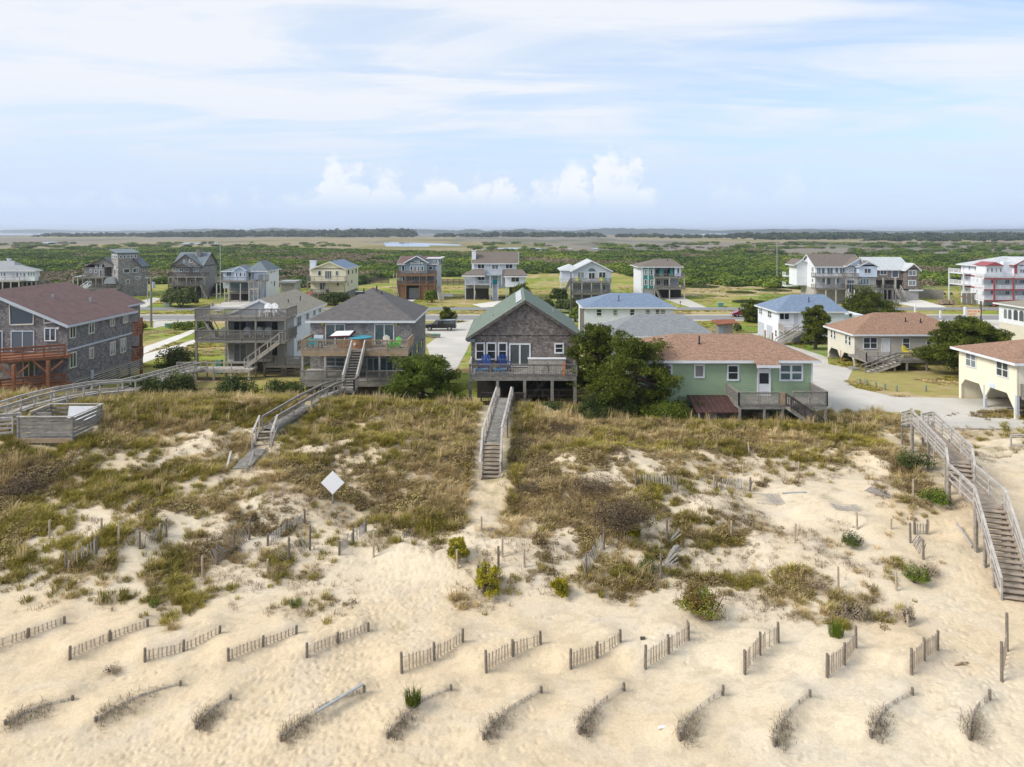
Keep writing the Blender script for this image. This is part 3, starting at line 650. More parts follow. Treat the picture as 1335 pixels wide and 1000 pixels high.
def stairs(b,P,Q,w,m='weathered wood',rails=3,rm=None,style='hor2',rise=.19,rh=.95,name='stairs'):
    P=Vector(P);Q=Vector(Q); n=max(2,int(round(abs(P.z-Q.z)/rise))); hd=Vector((Q.x-P.x,Q.y-P.y,0)).normalized(); sd=Vector((-hd.y,hd.x,0)); mb=MB()
    for i in range(n):
        c=P.lerp(Q,(i+.5)/n); c.z=P.z+(Q.z-P.z)*(i+.5)/n
        mb.beam(c-sd*w/2,c+sd*w/2,.30,.05)
        mb.beam(c-sd*w/2+hd*-.12+Vector((0,0,-.1)),c+sd*w/2+hd*-.12+Vector((0,0,-.1)),.03,.14)
    o=mb.build(name,m,b)
    s2=MB()
    for s in (-1,1): s2.beam(P+sd*s*w/2-Vector((0,0,.12)),Q+sd*s*w/2-Vector((0,0,.12)),.06,.26)
    s2.build('stringer',m,b)
    for s,bit in ((-1,1),(1,2)):
        if rails&bit: rail(b,P+sd*s*(w/2+.04),Q+sd*s*(w/2+.04),rh,style,rm or m,name='handrail')
    return o
def pt(face,plane,c,z,pr):
    if face=='F': return (c,plane-pr,z)
    if face=='L': return (plane-pr,c,z)
    return (plane+pr,c,z)
def fb(m,face,plane,c0,c1,z0,z1,p0,p1):
    a=pt(face,plane,c0,z0,p0); q=pt(face,plane,c1,z1,p1); return m.box(a[0],q[0],a[1],q[1],a[2],q[2])
def win(b,face,plane,c0,c1,z0,z1,cols=1,rows=2,fm='white trim',gm='glass',fw=.10,name='window',mw=.06,label=None):
    if c1<c0:c0,c1=c1,c0
    if z1<z0:z0,z1=z1,z0
    m=MB()
    fb(m,face,plane,c0,c0+fw,z0,z1,0,.07); fb(m,face,plane,c1-fw,c1,z0,z1,0,.07)
    fb(m,face,plane,c0+fw,c1-fw,z0,z0+fw,0,.085); fb(m,face,plane,c0+fw,c1-fw,z1-fw,z1,0,.085)
    for i in range(1,cols):
        c=c0+(c1-c0)*i/cols; fb(m,face,plane,c-mw/2-.02,c+mw/2+.02,z0+fw,z1-fw,0,.06)
    for i in range(1,rows):
        z=z0+(z1-z0)*i/rows; 
        for k in range(cols):
            a=c0+(c1-c0)*k/cols+(fw if k==0 else mw/2+.02); q=c0+(c1-c0)*(k+1)/cols-(fw if k==cols-1 else mw/2+.02); fb(m,face,plane,a,q,z-mw/2,z+mw/2,0,.055)
    o=m.build(name,fm,b); 
    if label:o['label']=label
    g=MB(); fb(g,face,plane,c0+fw*.6,c1-fw*.6,z0+fw*.6,z1-fw*.6,-.02,.03); p=g.build('pane',gm,b); 
    p.parent=o; return o
def door(b,face,plane,c0,c1,z0,z1,dm='white trim',fm='white trim',glass=None):
    m=MB(); fw=.09
    if c1<c0:c0,c1=c1,c0
    fb(m,face,plane,c0,c0+fw,z0,z1,0,.07); fb(m,face,plane,c1-fw,c1,z0,z1,0,.07); fb(m,face,plane,c0+fw,c1-fw,z1-fw,z1,0,.085)
    o=m.build('door_frame',fm,b); g=MB(); fb(g,face,plane,c0+fw,c1-fw,z0,z1-fw,0,.04); d=g.build('door',dm,b); 
    if glass:
        q=MB(); fb(q,face,plane,c0+fw*2,c1-fw*2,z0+(z1-z0)*glass[0],z0+(z1-z0)*glass[1],0,.055); q.build('pane','glass',b).parent=d
    return d
def gable_y(b,x0,x1,xr,y0,y1,ze,zr,rm,fm='white trim',oh=.45,oy=.4,wm=None,th=.16,backwall=True):
    """ridge along y"""
    sl=(zr-ze)/(xr-x0); sr=(zr-ze)/(x1-xr); Y0,Y1=y0-oy,y1+oy
    m=MB()
    m.add([(x0-oh,Y0,ze-sl*oh),(xr,Y0,zr),(xr,Y0,zr+th),(x0-oh,Y0,ze-sl*oh+th),(x0-oh,Y1,ze-sl*oh),(xr,Y1,zr),(xr,Y1,zr+th),(x0-oh,Y1,ze-sl*oh+th)],[(0,1,2,3),(7,6,5,4),(0,4,5,1),(2,6,7,3),(3,7,4,0)])
    m.add([(x1+oh,Y0,ze-sr*oh),(xr,Y0,zr),(xr,Y0,zr+th),(x1+oh,Y0,ze-sr*oh+th),(x1+oh,Y1,ze-sr*oh),(xr,Y1,zr),(xr,Y1,zr+th),(x1+oh,Y1,ze-sr*oh+th)],[(3,2,1,0),(4,5,6,7),(1,5,4,0),(3,7,6,2),(0,4,7,3)])
    r=m.build('roof',rm,b)
    f=MB()
    for yy in (Y0-.02,Y1+.02):
        f.beam((x0-oh,yy,ze-sl*oh+.0),(xr,yy,zr+.0),.05,.26); f.beam((x1+oh,yy,ze-sr*oh),(xr,yy,zr),.05,.26)
    f.beam((x0-oh-.02,Y0,ze-sl*oh+.03),(x0-oh-.02,Y1,ze-sl*oh+.03),.05,.22); f.beam((x1+oh+.02,Y0,ze-sr*oh+.03),(x1+oh+.02,Y1,ze-sr*oh+.03),.05,.22)
    f.build('fascia',fm,b)
    if wm:
        g=MB(); g.prism([(x0,y0,ze-.02),(x1,y0,ze-.02),(xr,y0,zr-.02)],(0,y1-y0,0)); g.build('gable_wall',wm,b)
    return r
def gable_x(b,x0,x1,y0,y1,yr,ze,zr,rm,fm='white trim',oh=.45,ox=.4,wm=None,th=.16):
    """ridge along x"""
    sf=(zr-ze)/(yr-y0); sb=(zr-ze)/(y1-yr); X0,X1=x0-ox,x1+ox; m=MB()
    m.add([(X0,y0-oh,ze-sf*oh),(X0,yr,zr),(X0,yr,zr+th),(X0,y0-oh,ze-sf*oh+th),(X1,y0-oh,ze-sf*oh),(X1,yr,zr),(X1,yr,zr+th),(X1,y0-oh,ze-sf*oh+th)],[(3,2,1,0),(4,5,6,7),(1,5,4,0),(3,7,6,2),(0,4,7,3)])
    m.add([(X0,y1+oh,ze-sb*oh),(X0,yr,zr),(X0,yr,zr+th),(X0,y1+oh,ze-sb*oh+th),(X1,y1+oh,ze-sb*oh),(X1,yr,zr),(X1,yr,zr+th),(X1,y1+oh,ze-sb*oh+th)],[(0,1,2,3),(7,6,5,4),(0,4,5,1),(2,6,7,3),(3,7,4,0)])
    r=m.build('roof',rm,b); f=MB()
    for xx in (X0-.02,X1+.02):
        f.beam((xx,y0-oh,ze-sf*oh),(xx,yr,zr),.05,.26); f.beam((xx,y1+oh,ze-sb*oh),(xx,yr,zr),.05,.26)
    f.beam((X0,y0-oh-.02,ze-sf*oh+.03),(X1,y0-oh-.02,ze-sf*oh+.03),.05,.22)
    f.build('fascia',fm,b)
    if wm:
        g=MB(); g.prism([(x0,y0,ze-.02),(x0,yr,zr-.02),(x0,y1,ze-.02)],(x1-x0,0,0)); g.build('gable_wall',wm,b)
    return r
def hip(b,x0,x1,y0,y1,ze,zr,rm,rx0=None,rx1=None,ry0=None,ry1=None,fm='white trim',oh=.45,th=.2,vents=()):
    X0,X1,Y0,Y1=x0-oh,x1+oh,y0-oh,y1+oh; W=X1-X0;D=Y1-Y0
    if rx0 is None:
        if W>=D: rx0,rx1,ry0,ry1=X0+D/2,X1-D/2,(Y0+Y1)/2,(Y0+Y1)/2
        else: rx0,rx1,ry0,ry1=(X0+X1)/2,(X0+X1)/2,Y0+W/2,Y1-W/2
    if ry0 is None: ry0=ry1=(Y0+Y1)/2
    m=MB(); a,c=(rx0,ry0,zr),(rx1,ry1,zr)
    vs=[(X0,Y0,ze),(X1,Y0,ze),(X1,Y1,ze),(X0,Y1,ze),(X0,Y0,ze-th),(X1,Y0,ze-th),(X1,Y1,ze-th),(X0,Y1,ze-th),a,c]
    if ry0==ry1 and rx0!=rx1: fs=[(0,1,9,8),(1,2,9),(2,3,8,9),(3,0,8)]
    elif rx0==rx1 and ry0!=ry1: fs=[(0,1,8),(1,2,9,8),(2,3,9),(3,0,8,9)]
    else: fs=[(0,1,8),(1,2,8),(2,3,8),(3,0,8)]
    m.add(vs,fs+[(7,6,5,4)]); r=m.build('roof',rm,b)
    f=MB(); t=.03
    f.box(X0-t,X1+t,Y0-t,Y0,ze-th-.02,ze-.005); f.box(X0-t,X1+t,Y1,Y1+t,ze-th-.02,ze-.005); f.box(X0-t,X0,Y0,Y1,ze-th-.02,ze-.005); f.box(X1,X1+t,Y0,Y1,ze-th-.02,ze-.005)
    f.build('fascia',fm,b)
    for (vx,vy,vh) in vents:
        # plumbing vents stand on the front or side slopes
        tt=min((vy-Y0)/max(ry0-Y0,.1),(vx-X0)/max(rx0-X0,.1) if rx0>X0 else 1,(X1-vx)/max(X1-rx1,.1),(Y1-vy)/max(Y1-ry1,.1),1); z=ze+(zr-ze)*tt
        q=MB(); q.cyl((vx,vy,z-.05),(vx,vy,z+vh),.07,.07,8); q.cyl((vx,vy,z-.02),(vx,vy,z+.06),.2,.1,8); q.build('roof_vent','black paint',b).parent=r
    return r
def body(b,x0,x1,y0,y1,z0,z1,m,name='wall'): return MB().box(x0,x1,y0,y1,z0,z1).build(name,m,b)
def corner_boards(b,x0,x1,y0,z0,z1,m='white trim',w=.12):
    q=MB(); q.box(x0-.02,x0+w,y0-.02,y0+.0,z0,z1).box(x1-w,x1+.02,y0-.02,y0,z0,z1); q.build('corner_board',m,b)
def posts(b,pts,z1,m='weathered wood',w=.2,z0=None):
    for (x,y) in pts:
        MB().box(x-w/2,x+w/2,y-w/2,y+w/2,(H(x,y)-.3) if z0 is None else z0,z1).build('post',m,b)
def deck(b,x0,x1,y0,y1,z,m='weathered wood',rails='FLR',style='pick',npost=4,rm=None,sp=.18,h=1.0,th=.28,pz0=None,pw=.2,postm=None,rim=None):
    q=MB(); n=max(1,int((y1-y0)/.16)) if (x1-x0)<14 and y0<100 else 1
    for i in range(n): q.box(x0,x1,y0+(y1-y0)*i/n+.006,y0+(y1-y0)*(i+1)/n-.006,z-.04,z)
    q.box(x0+.02,x1-.02,y0+.02,y1,z-th,z-.045); q.build('deck_floor',m,b)
    if rim: MB().box(x0-.02,x1+.02,y0-.03,y0+.018,z-th-.05,z-.02).build('rim_board',rim,b)
    rm=rm or m
    if 'F' in rails: rail(b,(x0,y0,z),(x1,y0,z),h,style,rm,sp)
    if 'L' in rails: rail(b,(x0,y0+.1,z),(x0,y1,z),h,style,rm,sp)
    if 'R' in rails: rail(b,(x1,y0+.1,z),(x1,y1,z),h,style,rm,sp)
    if npost: posts(b,[(x0+.12+(x1-x0-.24)*i/max(1,npost-1),y0+.14) for i in range(npost)],z-th,postm or m,pw,pz0)
def house(name,label,x,y,cat='house',group=None): return thing(name,(x,y,H(x,y)),label,cat,group)
def swin(b,face,X,p0,p1,v0,v1,cols=1,rows=2,**k):
    """window on a side wall at plane x=X, measured in photo columns/rows"""
    y0,y1=X*F/(p0-CX),X*F/(p1-CX); ym=(y0+y1)/2
    return win(b,face,X,min(y0,y1),max(y0,y1),fz(v1,ym),fz(v0,ym),cols,rows,**k)
def fwin(b,Y,p0,p1,v0,v1,cols=1,rows=2,**k): return win(b,'F',Y,fx(p0,Y),fx(p1,Y),fz(v1,Y),fz(v0,Y),cols,rows,**k)
def chimney(b,x0,x1,y0,y1,z0,z1,m,cap='dark shingle'):
    q=MB().box(x0,x1,y0,y1,z0,z1).box(x0-.08,x1+.08,y0-.08,y1+.08,z1-.25,z1); o=q.build('chimney',m,b); MB().box(x0+.2,x1-.2,y0+.2,y1-.2,z1,z1+.25).build('chimney_cap',cap,b).parent=o; return o
# ---- small furniture, modelled about its own origin
def local(name,loc,rot,label,cat,group=None,sc=1):
    o=bpy.data.objects.new(name,None); COL.objects.link(o); o.location=loc; o.rotation_euler=(0,0,R(rot)); o.scale=(sc,)*3; o.empty_display_size=.2
    return tag(o,label,cat,group)
def slat_chair(loc,rot,m,label,group=None,sc=1.0):
    """low slatted deck chair, facing local -y"""
    t=local('deck_chair',loc,rot,label,'chair',group,sc)
    q=MB(); 
    for i in range(5): q.box(-.29,.29,-.30+i*.12,-.20+i*.12,.33-i*.03,.355-i*.03)
    q.build('seat',m,t); q=MB()
    for i in range(6):
        x=-.28+i*.095; hh=1.02-.10*abs(i-2.5)**1.3*.5; q.beam((x+.04,.27,.22),(x+.04+ (i-2.5)*.01,.52,hh),.085,.02,up=(0,1,0))
    q.build('backrest',m,t)
    for s in (-1,1):
        MB().box(s*.38-.07,s*.38+.07,-.36,.36,.55,.575).build('armrest',m,t)
        MB().box(s*.34-.03,s*.34+.03,-.33,-.25,0,.55).build('leg',m,t); MB().beam((s*.34,-.2,.33),(s*.34,.55,.0),.05,.10).build('leg',m,t)
    return t
def tub_chair(loc,rot,m,label,group=None,sc=1.0):
    """high-back plastic arm chair"""
    t=local('plastic_chair',loc,rot,label,'chair',group,sc)
    MB().box(-.25,.25,-.25,.22,.42,.46).build('seat',m,t); MB().prism([(-.24,.22,.46),(.24,.22,.46),(.20,.30,.92),(-.20,.30,.92)],(0,.03,0)).build('backrest',m,t)
    for s in (-1,1):
        MB().box(s*.27-.03,s*.27+.03,-.25,.25,.64,.67).build('armrest',m,t)
        MB().box(s*.25-.03,s*.25+.03,-.25,-.20,0,.64).build('leg',m,t); MB().box(s*.24-.03,s*.24+.03,.2,.25,0,.5).build('leg',m,t)
    return t
def table(loc,m,label,r=.45,h=.72,group=None):
    t=local('deck_table',loc,0,label,'table',group); MB().cyl((0,0,h-.04),(0,0,h),r,r,16).build('table_top',m,t)
    for i in range(4):
        a=R(45+90*i); MB().beam((r*.6*math.cos(a),r*.6*math.sin(a),h-.04),(r*.75*math.cos(a),r*.75*math.sin(a),0),.05,.05).build('leg',m,t)
    return t
# ================= front row along the dune
X_=fx; Z_=fz
# ---- 1 grey shingled house with red-brown roof, far left
Y=68; b=house('beach_house','large grey shingled house with dull red roof and two red-brown wooden decks',-48,70)
XR=-42.37; y1=79.5
body(b,-57,XR,Y,y1,3.55,9.0,'grey shingle'); gable_y(b,-57,XR,-49.8,Y,y1,9.0,12.1,'red roof','light grey wall',oh=.4,oy=.5,wm='grey shingle')
MB().box(XR,XR+.06,Y,y1,6.45,6.62).build('belt_board','light grey wall',b); MB().box(-57,XR,Y+.05,y1-.05,3.3,3.55).build('floor_frame','weathered wood',b)
for p in [(90.2,98.2,424,441),(115,122.5,418,435),(143,149,413,425.5),(160,166.3,408,421),(90.2,99,459,479.5),(143,150,445.5,463),(156.5,163.7,441,459.7)]: swin(b,'R',XR,*p,cols=2,rows=1,fm='pale beige wall')
swin(b,'R',XR,116,121.7,453,467.6,1,1,fm='pale beige wall')
def poly_win(b,Y,pts,fm='pale beige wall',gm='glass'):
    P=[Vector((X_(a,Y),Y,Z_(c,Y))) for a,c in pts]; q=MB(); n=len(P)
    for i in range(n): q.beam(P[i]-Vector((0,.04,0)),P[(i+1)%n]-Vector((0,.04,0)),.08,.12)
    o=q.build('window',fm,b); g=MB().prism([tuple(p-Vector((0,.03,0))) for p in P],(0,.05,0)).build('pane',gm,b); g.parent=o
poly_win(b,Y,[(12.8,396.5),(13.8,423.5),(44,422.5),(44.3,408.8)]); poly_win(b,Y,[(57.8,414.5),(58.2,421.3),(72,419.5)])
fwin(b,Y,14.5,45,431,459,2,1,fm='light grey wall',name='sliding_door'); fwin(b,Y,58,73.5,427,444.8,2,1,fm='white trim'); fwin(b,Y,30,46,463,492,2,1,fm='light grey wall',name='sliding_door'); fwin(b,Y,-28,4,431,459,2,1,fm='light grey wall',name='sliding_door')
for a,c in ((77,427.5),(74,466)): MB().cyl((X_(a,Y),Y-.25,Z_(c,Y)),(X_(a,Y),Y,Z_(c,Y)),.12,.14,10).build('wall_lamp','white plastic',b)
def skew_deck(b,A,B,yb,z,style,rm,nb,rh,pm):
    (xa,ya),(xb,yb_)=A,B; q=MB().prism([(xa,ya,z-.3),(xb,yb_,z-.3),(xb,yb,z-.3),(xa,yb,z-.3)],(0,0,.3)); q.build('deck_floor',rm,b); rail(b,(xa,ya-.02,z-.28),(xb,yb_-.02,z-.28),rh+.28,'hor%d'%nb,rm,postmax=1.9)
skew_deck(b,(X_(-60,62.5),62.5),(X_(85,67),67),Y,6.25,'hor',"red brown wood",5,1.05,0); skew_deck(b,(X_(-60,62.5),62.5),(X_(86,67),67),Y,3.55,'hor',"red brown wood",5,1.0,0)
for px,py_ in ((-20,62.9),(16,63.6),(61,65.5)):
    x=X_(px,py_); q=MB(); q.box(x-.13,x+.13,py_+.05,py_+.3,H(x,py_)-.3,5.97); q.build('post','red brown wood',b)
    for s in (-1,1):
        for zt in (5.95,3.25): MB().beam((x+s*1.3,py_+.17+.09*s,zt),(x,py_+.17,zt-1.1),.12,.14).build('knee_brace','red brown wood',b)
for i,yy in enumerate((68.2,71,74,77,79.3)):
    MB().box(XR-.3,XR-.05,yy,yy+.25,H(XR,yy)-.3,3.3).build('pile','weathered wood',b)
q=MB()
for k in range(6): q.beam((XR+.03,68.2,2.15+k*.22),(XR+.03,81.8,2.15+k*.22),.04,.09)
q.build('skirt_slats','pale wood',b)
q=MB()
for k in range(6): q.beam((-60,67.9,2.15+k*.22),(XR,67.9,2.15+k*.22),.04,.09)
q.build('skirt_slats','weathered wood',b)
MB().box(XR+.02,XR+.16,71.6,72.0,3.0,3.9).build('meter_box','light grey wall',b)
for z in (3.55,6.35):
    MB().box(-50,XR,y1,81.9,z-.25,z).build('deck_floor','red brown wood',b); rail(b,(XR,y1+.05,z),(XR,81.9,z),1.1,'hor4','red brown wood'); rail(b,(-50,81.9,z),(XR,81.9,z),1.1,'hor4','red brown wood')
MB().box(XR-.25,XR,81.65,81.9,1.2,8.0).build('post','red brown wood',b)
# rear wing with its own grey and red roof
body(b,-52.6,-46.4,81.95,89,1.0,9.0,'grey shingle'); gable_y(b,-52.6,-46.4,-50.2,81.95,89,9.0,10.6,'red roof','light grey wall',oh=.4,wm='grey shingle')
q=MB().box(-51.2,-47.0,79.8,81.9,9.1,9.9); q.build('roof_parapet','grey shingle',b); MB().box(-49,-47,79.7,79.79,9.55,9.85).build('parapet_trim','red brown wood',b)
for (x,y) in ((-45.2,76.5),(-47,73)): MB().cyl((x,y,10.2 if x>-46 else 10.8),(x,y,10.75 if x>-46 else 11.4),.13,.13,8).build('roof_vent','galvanised metal',b)

# ---- 2 house with three tiers of grey decks and tan roof
Y=84; b=house('beach_house','white house with tan roof and three tiers of grey decks holding white chairs',-29.6,86)
xa,xb=X_(297,Y),X_(383,Y); zE,zR=8.05,9.8
body(b,xa,xb,Y,97,2.5,8.03,'white wall'); body(b,xa+.1,xb-1.0,Y-.06,Y-.001,2.86,8.0,'grey wall','front_cladding')
gable_y(b,xa,xb,(xa+xb)/2,Y,97,zE,zR,'tan roof',oh=.4,oy=.5,wm='white wall')
body(b,xb-1.0,xb+.03,Y-2.6,Y-.002,2.86,7.8,'grey wall','stair_tower')
D0=80; dl,dr=X_(254,D0),X_(373,D0)
deck(b,dl,dr,D0,Y-.1,8.11,'weathered wood','FLR','pick',4,th=.32,sp=.12,h=1.08,pz0=5.8)
deck(b,dl,dr,D0,Y-.1,5.7,'weathered wood','FLR','pick',4,th=.34,sp=.12,h=1.05,pz0=H(-33,80)-.3)
deck(b,X_(343,D0),X_(393,D0),D0,Y-.1,2.86,'weathered wood','FR','pick',3,th=.3,sp=.14,h=1.0)
q=MB()
for k in range(6): q.beam((X_(345,79.9),79.95,.5+k*.36),(X_(392,79.9),79.95,.5+k*.36),.05,.2)
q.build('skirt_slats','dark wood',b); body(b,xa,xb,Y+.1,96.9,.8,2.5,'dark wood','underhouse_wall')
yy=Y-.06
for a in ((304,322.3,418.3,440,2,1),(354,370.3,418.3,440,2,1)): fwin(b,yy,*a[:4],a[4],a[5],fm='light grey wall',name='sliding_door')
fwin(b,yy,329,347,418,426.5,1,1,fm='weathered wood')
for a in ((304.5,322,447,472,2,1),(354,370.3,447,472,2,1)): fwin(b,yy,*a[:4],a[4],a[5],fm='light grey wall',name='sliding_door')
for a in ((387,392,412,425.5),(399,402.2,408.5,416.5),(408.5,410.8,404.5,411.5),(415.8,418,402,407.5),(387.5,392.3,443,457)): swin(b,'R',xb,*a,cols=2 if a[0]<393 else 1,rows=2,fm='light grey wall')
stairs(b,(X_(366,79.2),79.2,5.7),(X_(321,79.2),79.2,2.85),1.0,'pale wood',3,'pale wood','hor1',rh=.95); MB().box(X_(362,79.2),X_(373,79.2),78.7,D0-.01,5.45,5.7).build('landing','weathered wood',b)
rail(b,(X_(366,79),78.75,5.7),(X_(373,79),78.75,5.7),1.0,'pick','weathered wood',.13)
stairs(b,(X_(265,82),82.2,8.1),(X_(281,82),82.2,5.72),.9,'pale wood',3,'pale wood','hor1')
for (x,y) in ((-27.6,88),(-27.3,92)): MB().cyl((x,y,8.8),(x,y,9.5),.06,.06,8).build('roof_vent','black paint',b)
deck(b,X_(235,78),X_(329,78),77.2,79.6,2.8,'pale wood','F','hor2',5,th=.22,h=.9,rm='pale wood')
MB().box(X_(281,82),X_(288,82),82,82.6,H(-34,82),fz(470,82)).build('storage_bin','utility green',b)
for px,py_,lb in ((291,438,'white slatted chair at the left end of the middle deck under the tan roof'),(321,438,'white slatted chair beside the small white table on the middle deck'),(337,438,'white slatted chair third from the left on the middle deck'),(349,438,'white slatted chair near the head of the outside stairs on the middle deck')):
    slat_chair((X_(px,81.6),81.6,5.7),12,'white plastic',lb,'white chairs on the decks of the tan roofed house',1.15)
table((X_(328,81.2),81.2,5.7),'white plastic','small white table between chairs on the middle deck of the tan roofed house',.35,.55)
table((X_(308,81.9),81.9,5.7),'white plastic','low white table by the left door of the tan roofed house, middle deck',.5,.45)
for px,lb in ((346,'left of two high white chairs on the top deck of the tan roofed house'),(354,'right of two high white chairs on the top deck of the tan roofed house')):
    slat_chair((X_(px,82),82,8.11),-8,'white plastic',lb,'white chairs on the decks of the tan roofed house',1.45)
table((X_(366,82.5),82.5,8.11),'white plastic','white round table at the right end of the top deck of the tan roofed house',.5,.7)
table((X_(287,82.5),82.5,8.11),'white plastic','wide white round table at the left end of the top deck',.8,.7)

# ---- 3 grey shingled house with hip roof
Y=70; xl,xr=X_(404.5,Y),X_(537,Y); b=house('beach_house','shingled house with dark grey hip roof, hot tub deck and central outside stairs',-14.8,75)
body(b,xl,xr,Y,81,2.1,9.1,'pale shingle'); hip(b,xl,xr,Y,81,9.15,11.9,'grey roof',vents=((-15.5,74.6,.35),(-14.3,75.4,.5),(-13.7,74.9,.25)),oh=.35)
MB().box(-16.3,-15.4,74.0,74.7,11.25,11.6).build('box_vent','black paint',b)
fwin(b,Y,424,450,422,453,2,1,name='sliding_door',gm='pale glass'); fwin(b,Y,488,514,422,453,2,1,name='sliding_door',gm='pale glass')
MB().box(X_(421.5,Y),X_(423.8,Y),Y-.06,Y,6.8,9.0).build('trim_board','orange paint' if 0 else 'cedar wood',b)
fwin(b,Y,425,450,465.5,478,2,2,fm='light grey wall'); fwin(b,Y,478,513,466,492,4,1,name='sliding_door',gm='pale glass',fm='light grey wall')
for a,c in ((420.5,422.5),(516.5,423)): MB().box(X_(a,Y)-.08,X_(a,Y)+.08,Y-.15,Y,Z_(c,Y)-.1,Z_(c,Y)+.1).build('wall_lamp','yellow plastic',b)
for a in ((536,538.6,452,468),(541.8,545,446,462),(547.5,550.5,441,455),(538,540,476,488),(545.5,548.8,465,480)): swin(b,'R',xr,*a,cols=1,rows=2,fm='blue grey wall')
D0=66.5; dl,dr=X_(393,D0),X_(532,D0); sx0,sx1=X_(457,D0),X_(477,D0)
deck(b,dl,dr,D0,Y-.02,6.8,'weathered wood','LR','pick',0,rm='tan wood',th=.5,rim='tan wood')
for a,c in ((dl,sx0),(sx1,dr)): rail(b,(a,D0,6.8),(c,D0,6.8),.95,'pick','tan wood',.14,.035)
posts(b,[(X_(p,D0),D0+.12) for p in (394,423.5,494.5,530.5)],6.3,'pale wood',.17,2.0)
deck(b,dl,dr,D0-.3,Y-.02,4.02,'weathered wood','','pick',0,th=.55)
for a,c in ((dl,X_(447,D0)),(X_(479,D0),dr)): rail(b,(a,D0-.3,4.02),(c,D0-.3,4.02),.95,'pick','weathered wood',.11,.035)
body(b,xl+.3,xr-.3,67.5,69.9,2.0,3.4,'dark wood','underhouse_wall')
MB().beam((X_(520,D0),D0+.2,6.2),(X_(530,D0),D0+.2,5.4),.1,.12).build('knee_brace','tan wood',b)
stairs(b,(-14.33,D0,6.8),(-14.33,62.9,4.25),1.15,'weathered wood',3,'pale wood','pick',rise=.196,rh=.95)
q=MB().box(-15.0,-13.6,61.4,62.9,4.0,4.22); q.build('landing','weathered wood',b); rail(b,(-15.0,61.4,4.22),(-13.6,61.4,4.22),.95,'hor1','weathered wood'); rail(b,(-13.6,61.4,4.22),(-13.6,62.9,4.22),.95,'pick','weathered wood')
posts(b,[(-14.95,61.5),(-13.65,61.5),(-13.65,62.8)],4.0,'weathered wood',.15)
MB().box(X_(397,67),X_(423,67),67.2,68.2,4.02,4.75).build('bench_box','pale wood',b)
# hot tub and furniture
hx=X_(470,68.2); t=local('hot_tub',(hx,68.3,6.8),0,'round cedar hot tub with blue lid and maroon cover folded open on upper deck','hot tub')
MB().cyl((0,0,0),(0,0,.92),1.02,1.05,28).build('tub_body','cedar wood',t); MB().cyl((0,0,.92),(0,0,.99),1.12,1.10,28).build('tub_rim','hot tub cover',t); MB().cyl((-.35,-1.06,.45),(-.35,-1.0,.45),.13,.13,12).build('control_panel','white plastic',t)
q=MB().prism([(-2.9,-.7,.95),(-.9,-.5,1.0),(-.6,.6,1.35),(-2.5,.5,1.3)],(0,0,.16)); c=q.build('cover','maroon vinyl',t); MB().prism([(-2.8,-.6,1.13),(-1.0,-.42,1.17),(-.75,.45,1.5),(-2.4,.4,1.46)],(0,0,.02)).build('cover_lining','white plastic',t).parent=c
t=local('planter_screen',(X_(450,67.6),67.5,6.8),0,'tan slatted box screen left of the hot tub','screen'); q=MB()
for i in range(9): q.box(-.75+i*.17,-.63+i*.17,-.02,.02,0,.8)
q.build('slats','cedar wood',t); MB().box(-.8,.8,-.04,.04,.78,.86).build('top_rail','tan wood',t)
for px,lb in ((404,'turquoise plastic chair at the far left end of the hot tub deck'),(411.5,'turquoise plastic chair second from the left end of the hot tub deck')): tub_chair((X_(px,67.4),67.4,6.8),8,'turquoise plastic',lb,'turquoise chairs on the hot tub deck')
table((X_(417.5,67.7),67.7,6.8),'dark wood','small dark table right of the turquoise chairs',.35,.6)
slat_chair((X_(516,67.6),67.5,6.8),-25,'green plastic','bright green slatted chair near the right end of the hot tub deck',None,1.05)
slat_chair((X_(508.5,67.5),67.4,6.8),-60,'green plastic','bright green foot chair turned sideways left of the other green chair',None,.8)
slat_chair((X_(503,68.6),68.6,6.8),5,'pale beige wall','pale beige slatted chair by the right hand sliding door of the hot tub deck',None,1.05)
t=local('barbecue',(X_(416,69.2),69.2,6.8),0,'covered pale grey barbecue on the hot tub deck by the left sliding door','barbecue'); MB().box(-.5,.5,-.25,.25,0,.75).build('cabinet','pale grey plastic',t); MB().prism([(-.45,-.25,.75),(-.45,.25,.75),(-.45,.2,1.0),(-.45,-.15,1.05)],(.9,0,0)).build('lid','light grey wall',t)

# ---- 4 shingled cottage with green roof
Y=66; xl,xr=X_(614.3,Y),X_(755,Y); xm=(xl+xr)/2; b=house('beach_cottage','brown-grey shingled cottage with steep pale green roof and porch on piles',xm,70,'cottage')
body(b,xl,xr,Y,79.5,5.0,8.25,'brown shingle'); gable_y(b,xl,xr,xm,Y,79.5,8.2,11.45,'green roof','dark shingle',oh=.45,oy=.45,wm='brown shingle')
for s,x in ((-1,xl),(1,xr)): MB().box(x-.35,x+.35,Y-.42,Y-.0,7.72,7.98).build('eave_return','slate roof',b)
for a in ((619.5,632.3),(634,647.3),(649,661.5)): fwin(b,Y,a[0],a[1],446.2,469.5,1,2,fw=.13)
fwin(b,Y,663.6,691.8,447.6,478,2,1,name='sliding_door',fw=.13,mw=.12); fwin(b,Y,722.5,735.3,447,461,1,2,fw=.14)
D0=62.5; dl,dr=X_(612,D0),X_(752,D0)
deck(b,dl,dr,D0,Y-.02,5.25,'weathered wood','F','pick',0,rm='weathered wood',th=.45,sp=.15)
rail(b,(dl,D0+.1,5.25),(dl,Y,5.25),1.05,'hor3','pale wood'); rail(b,(dr,D0+.1,5.25),(dr,Y,5.25),1.05,'pick','weathered wood')
posts(b,[(X_(p,D0),D0+.15) for p in (613,648.5,684,720,750)],4.8,'weathered wood',.26)
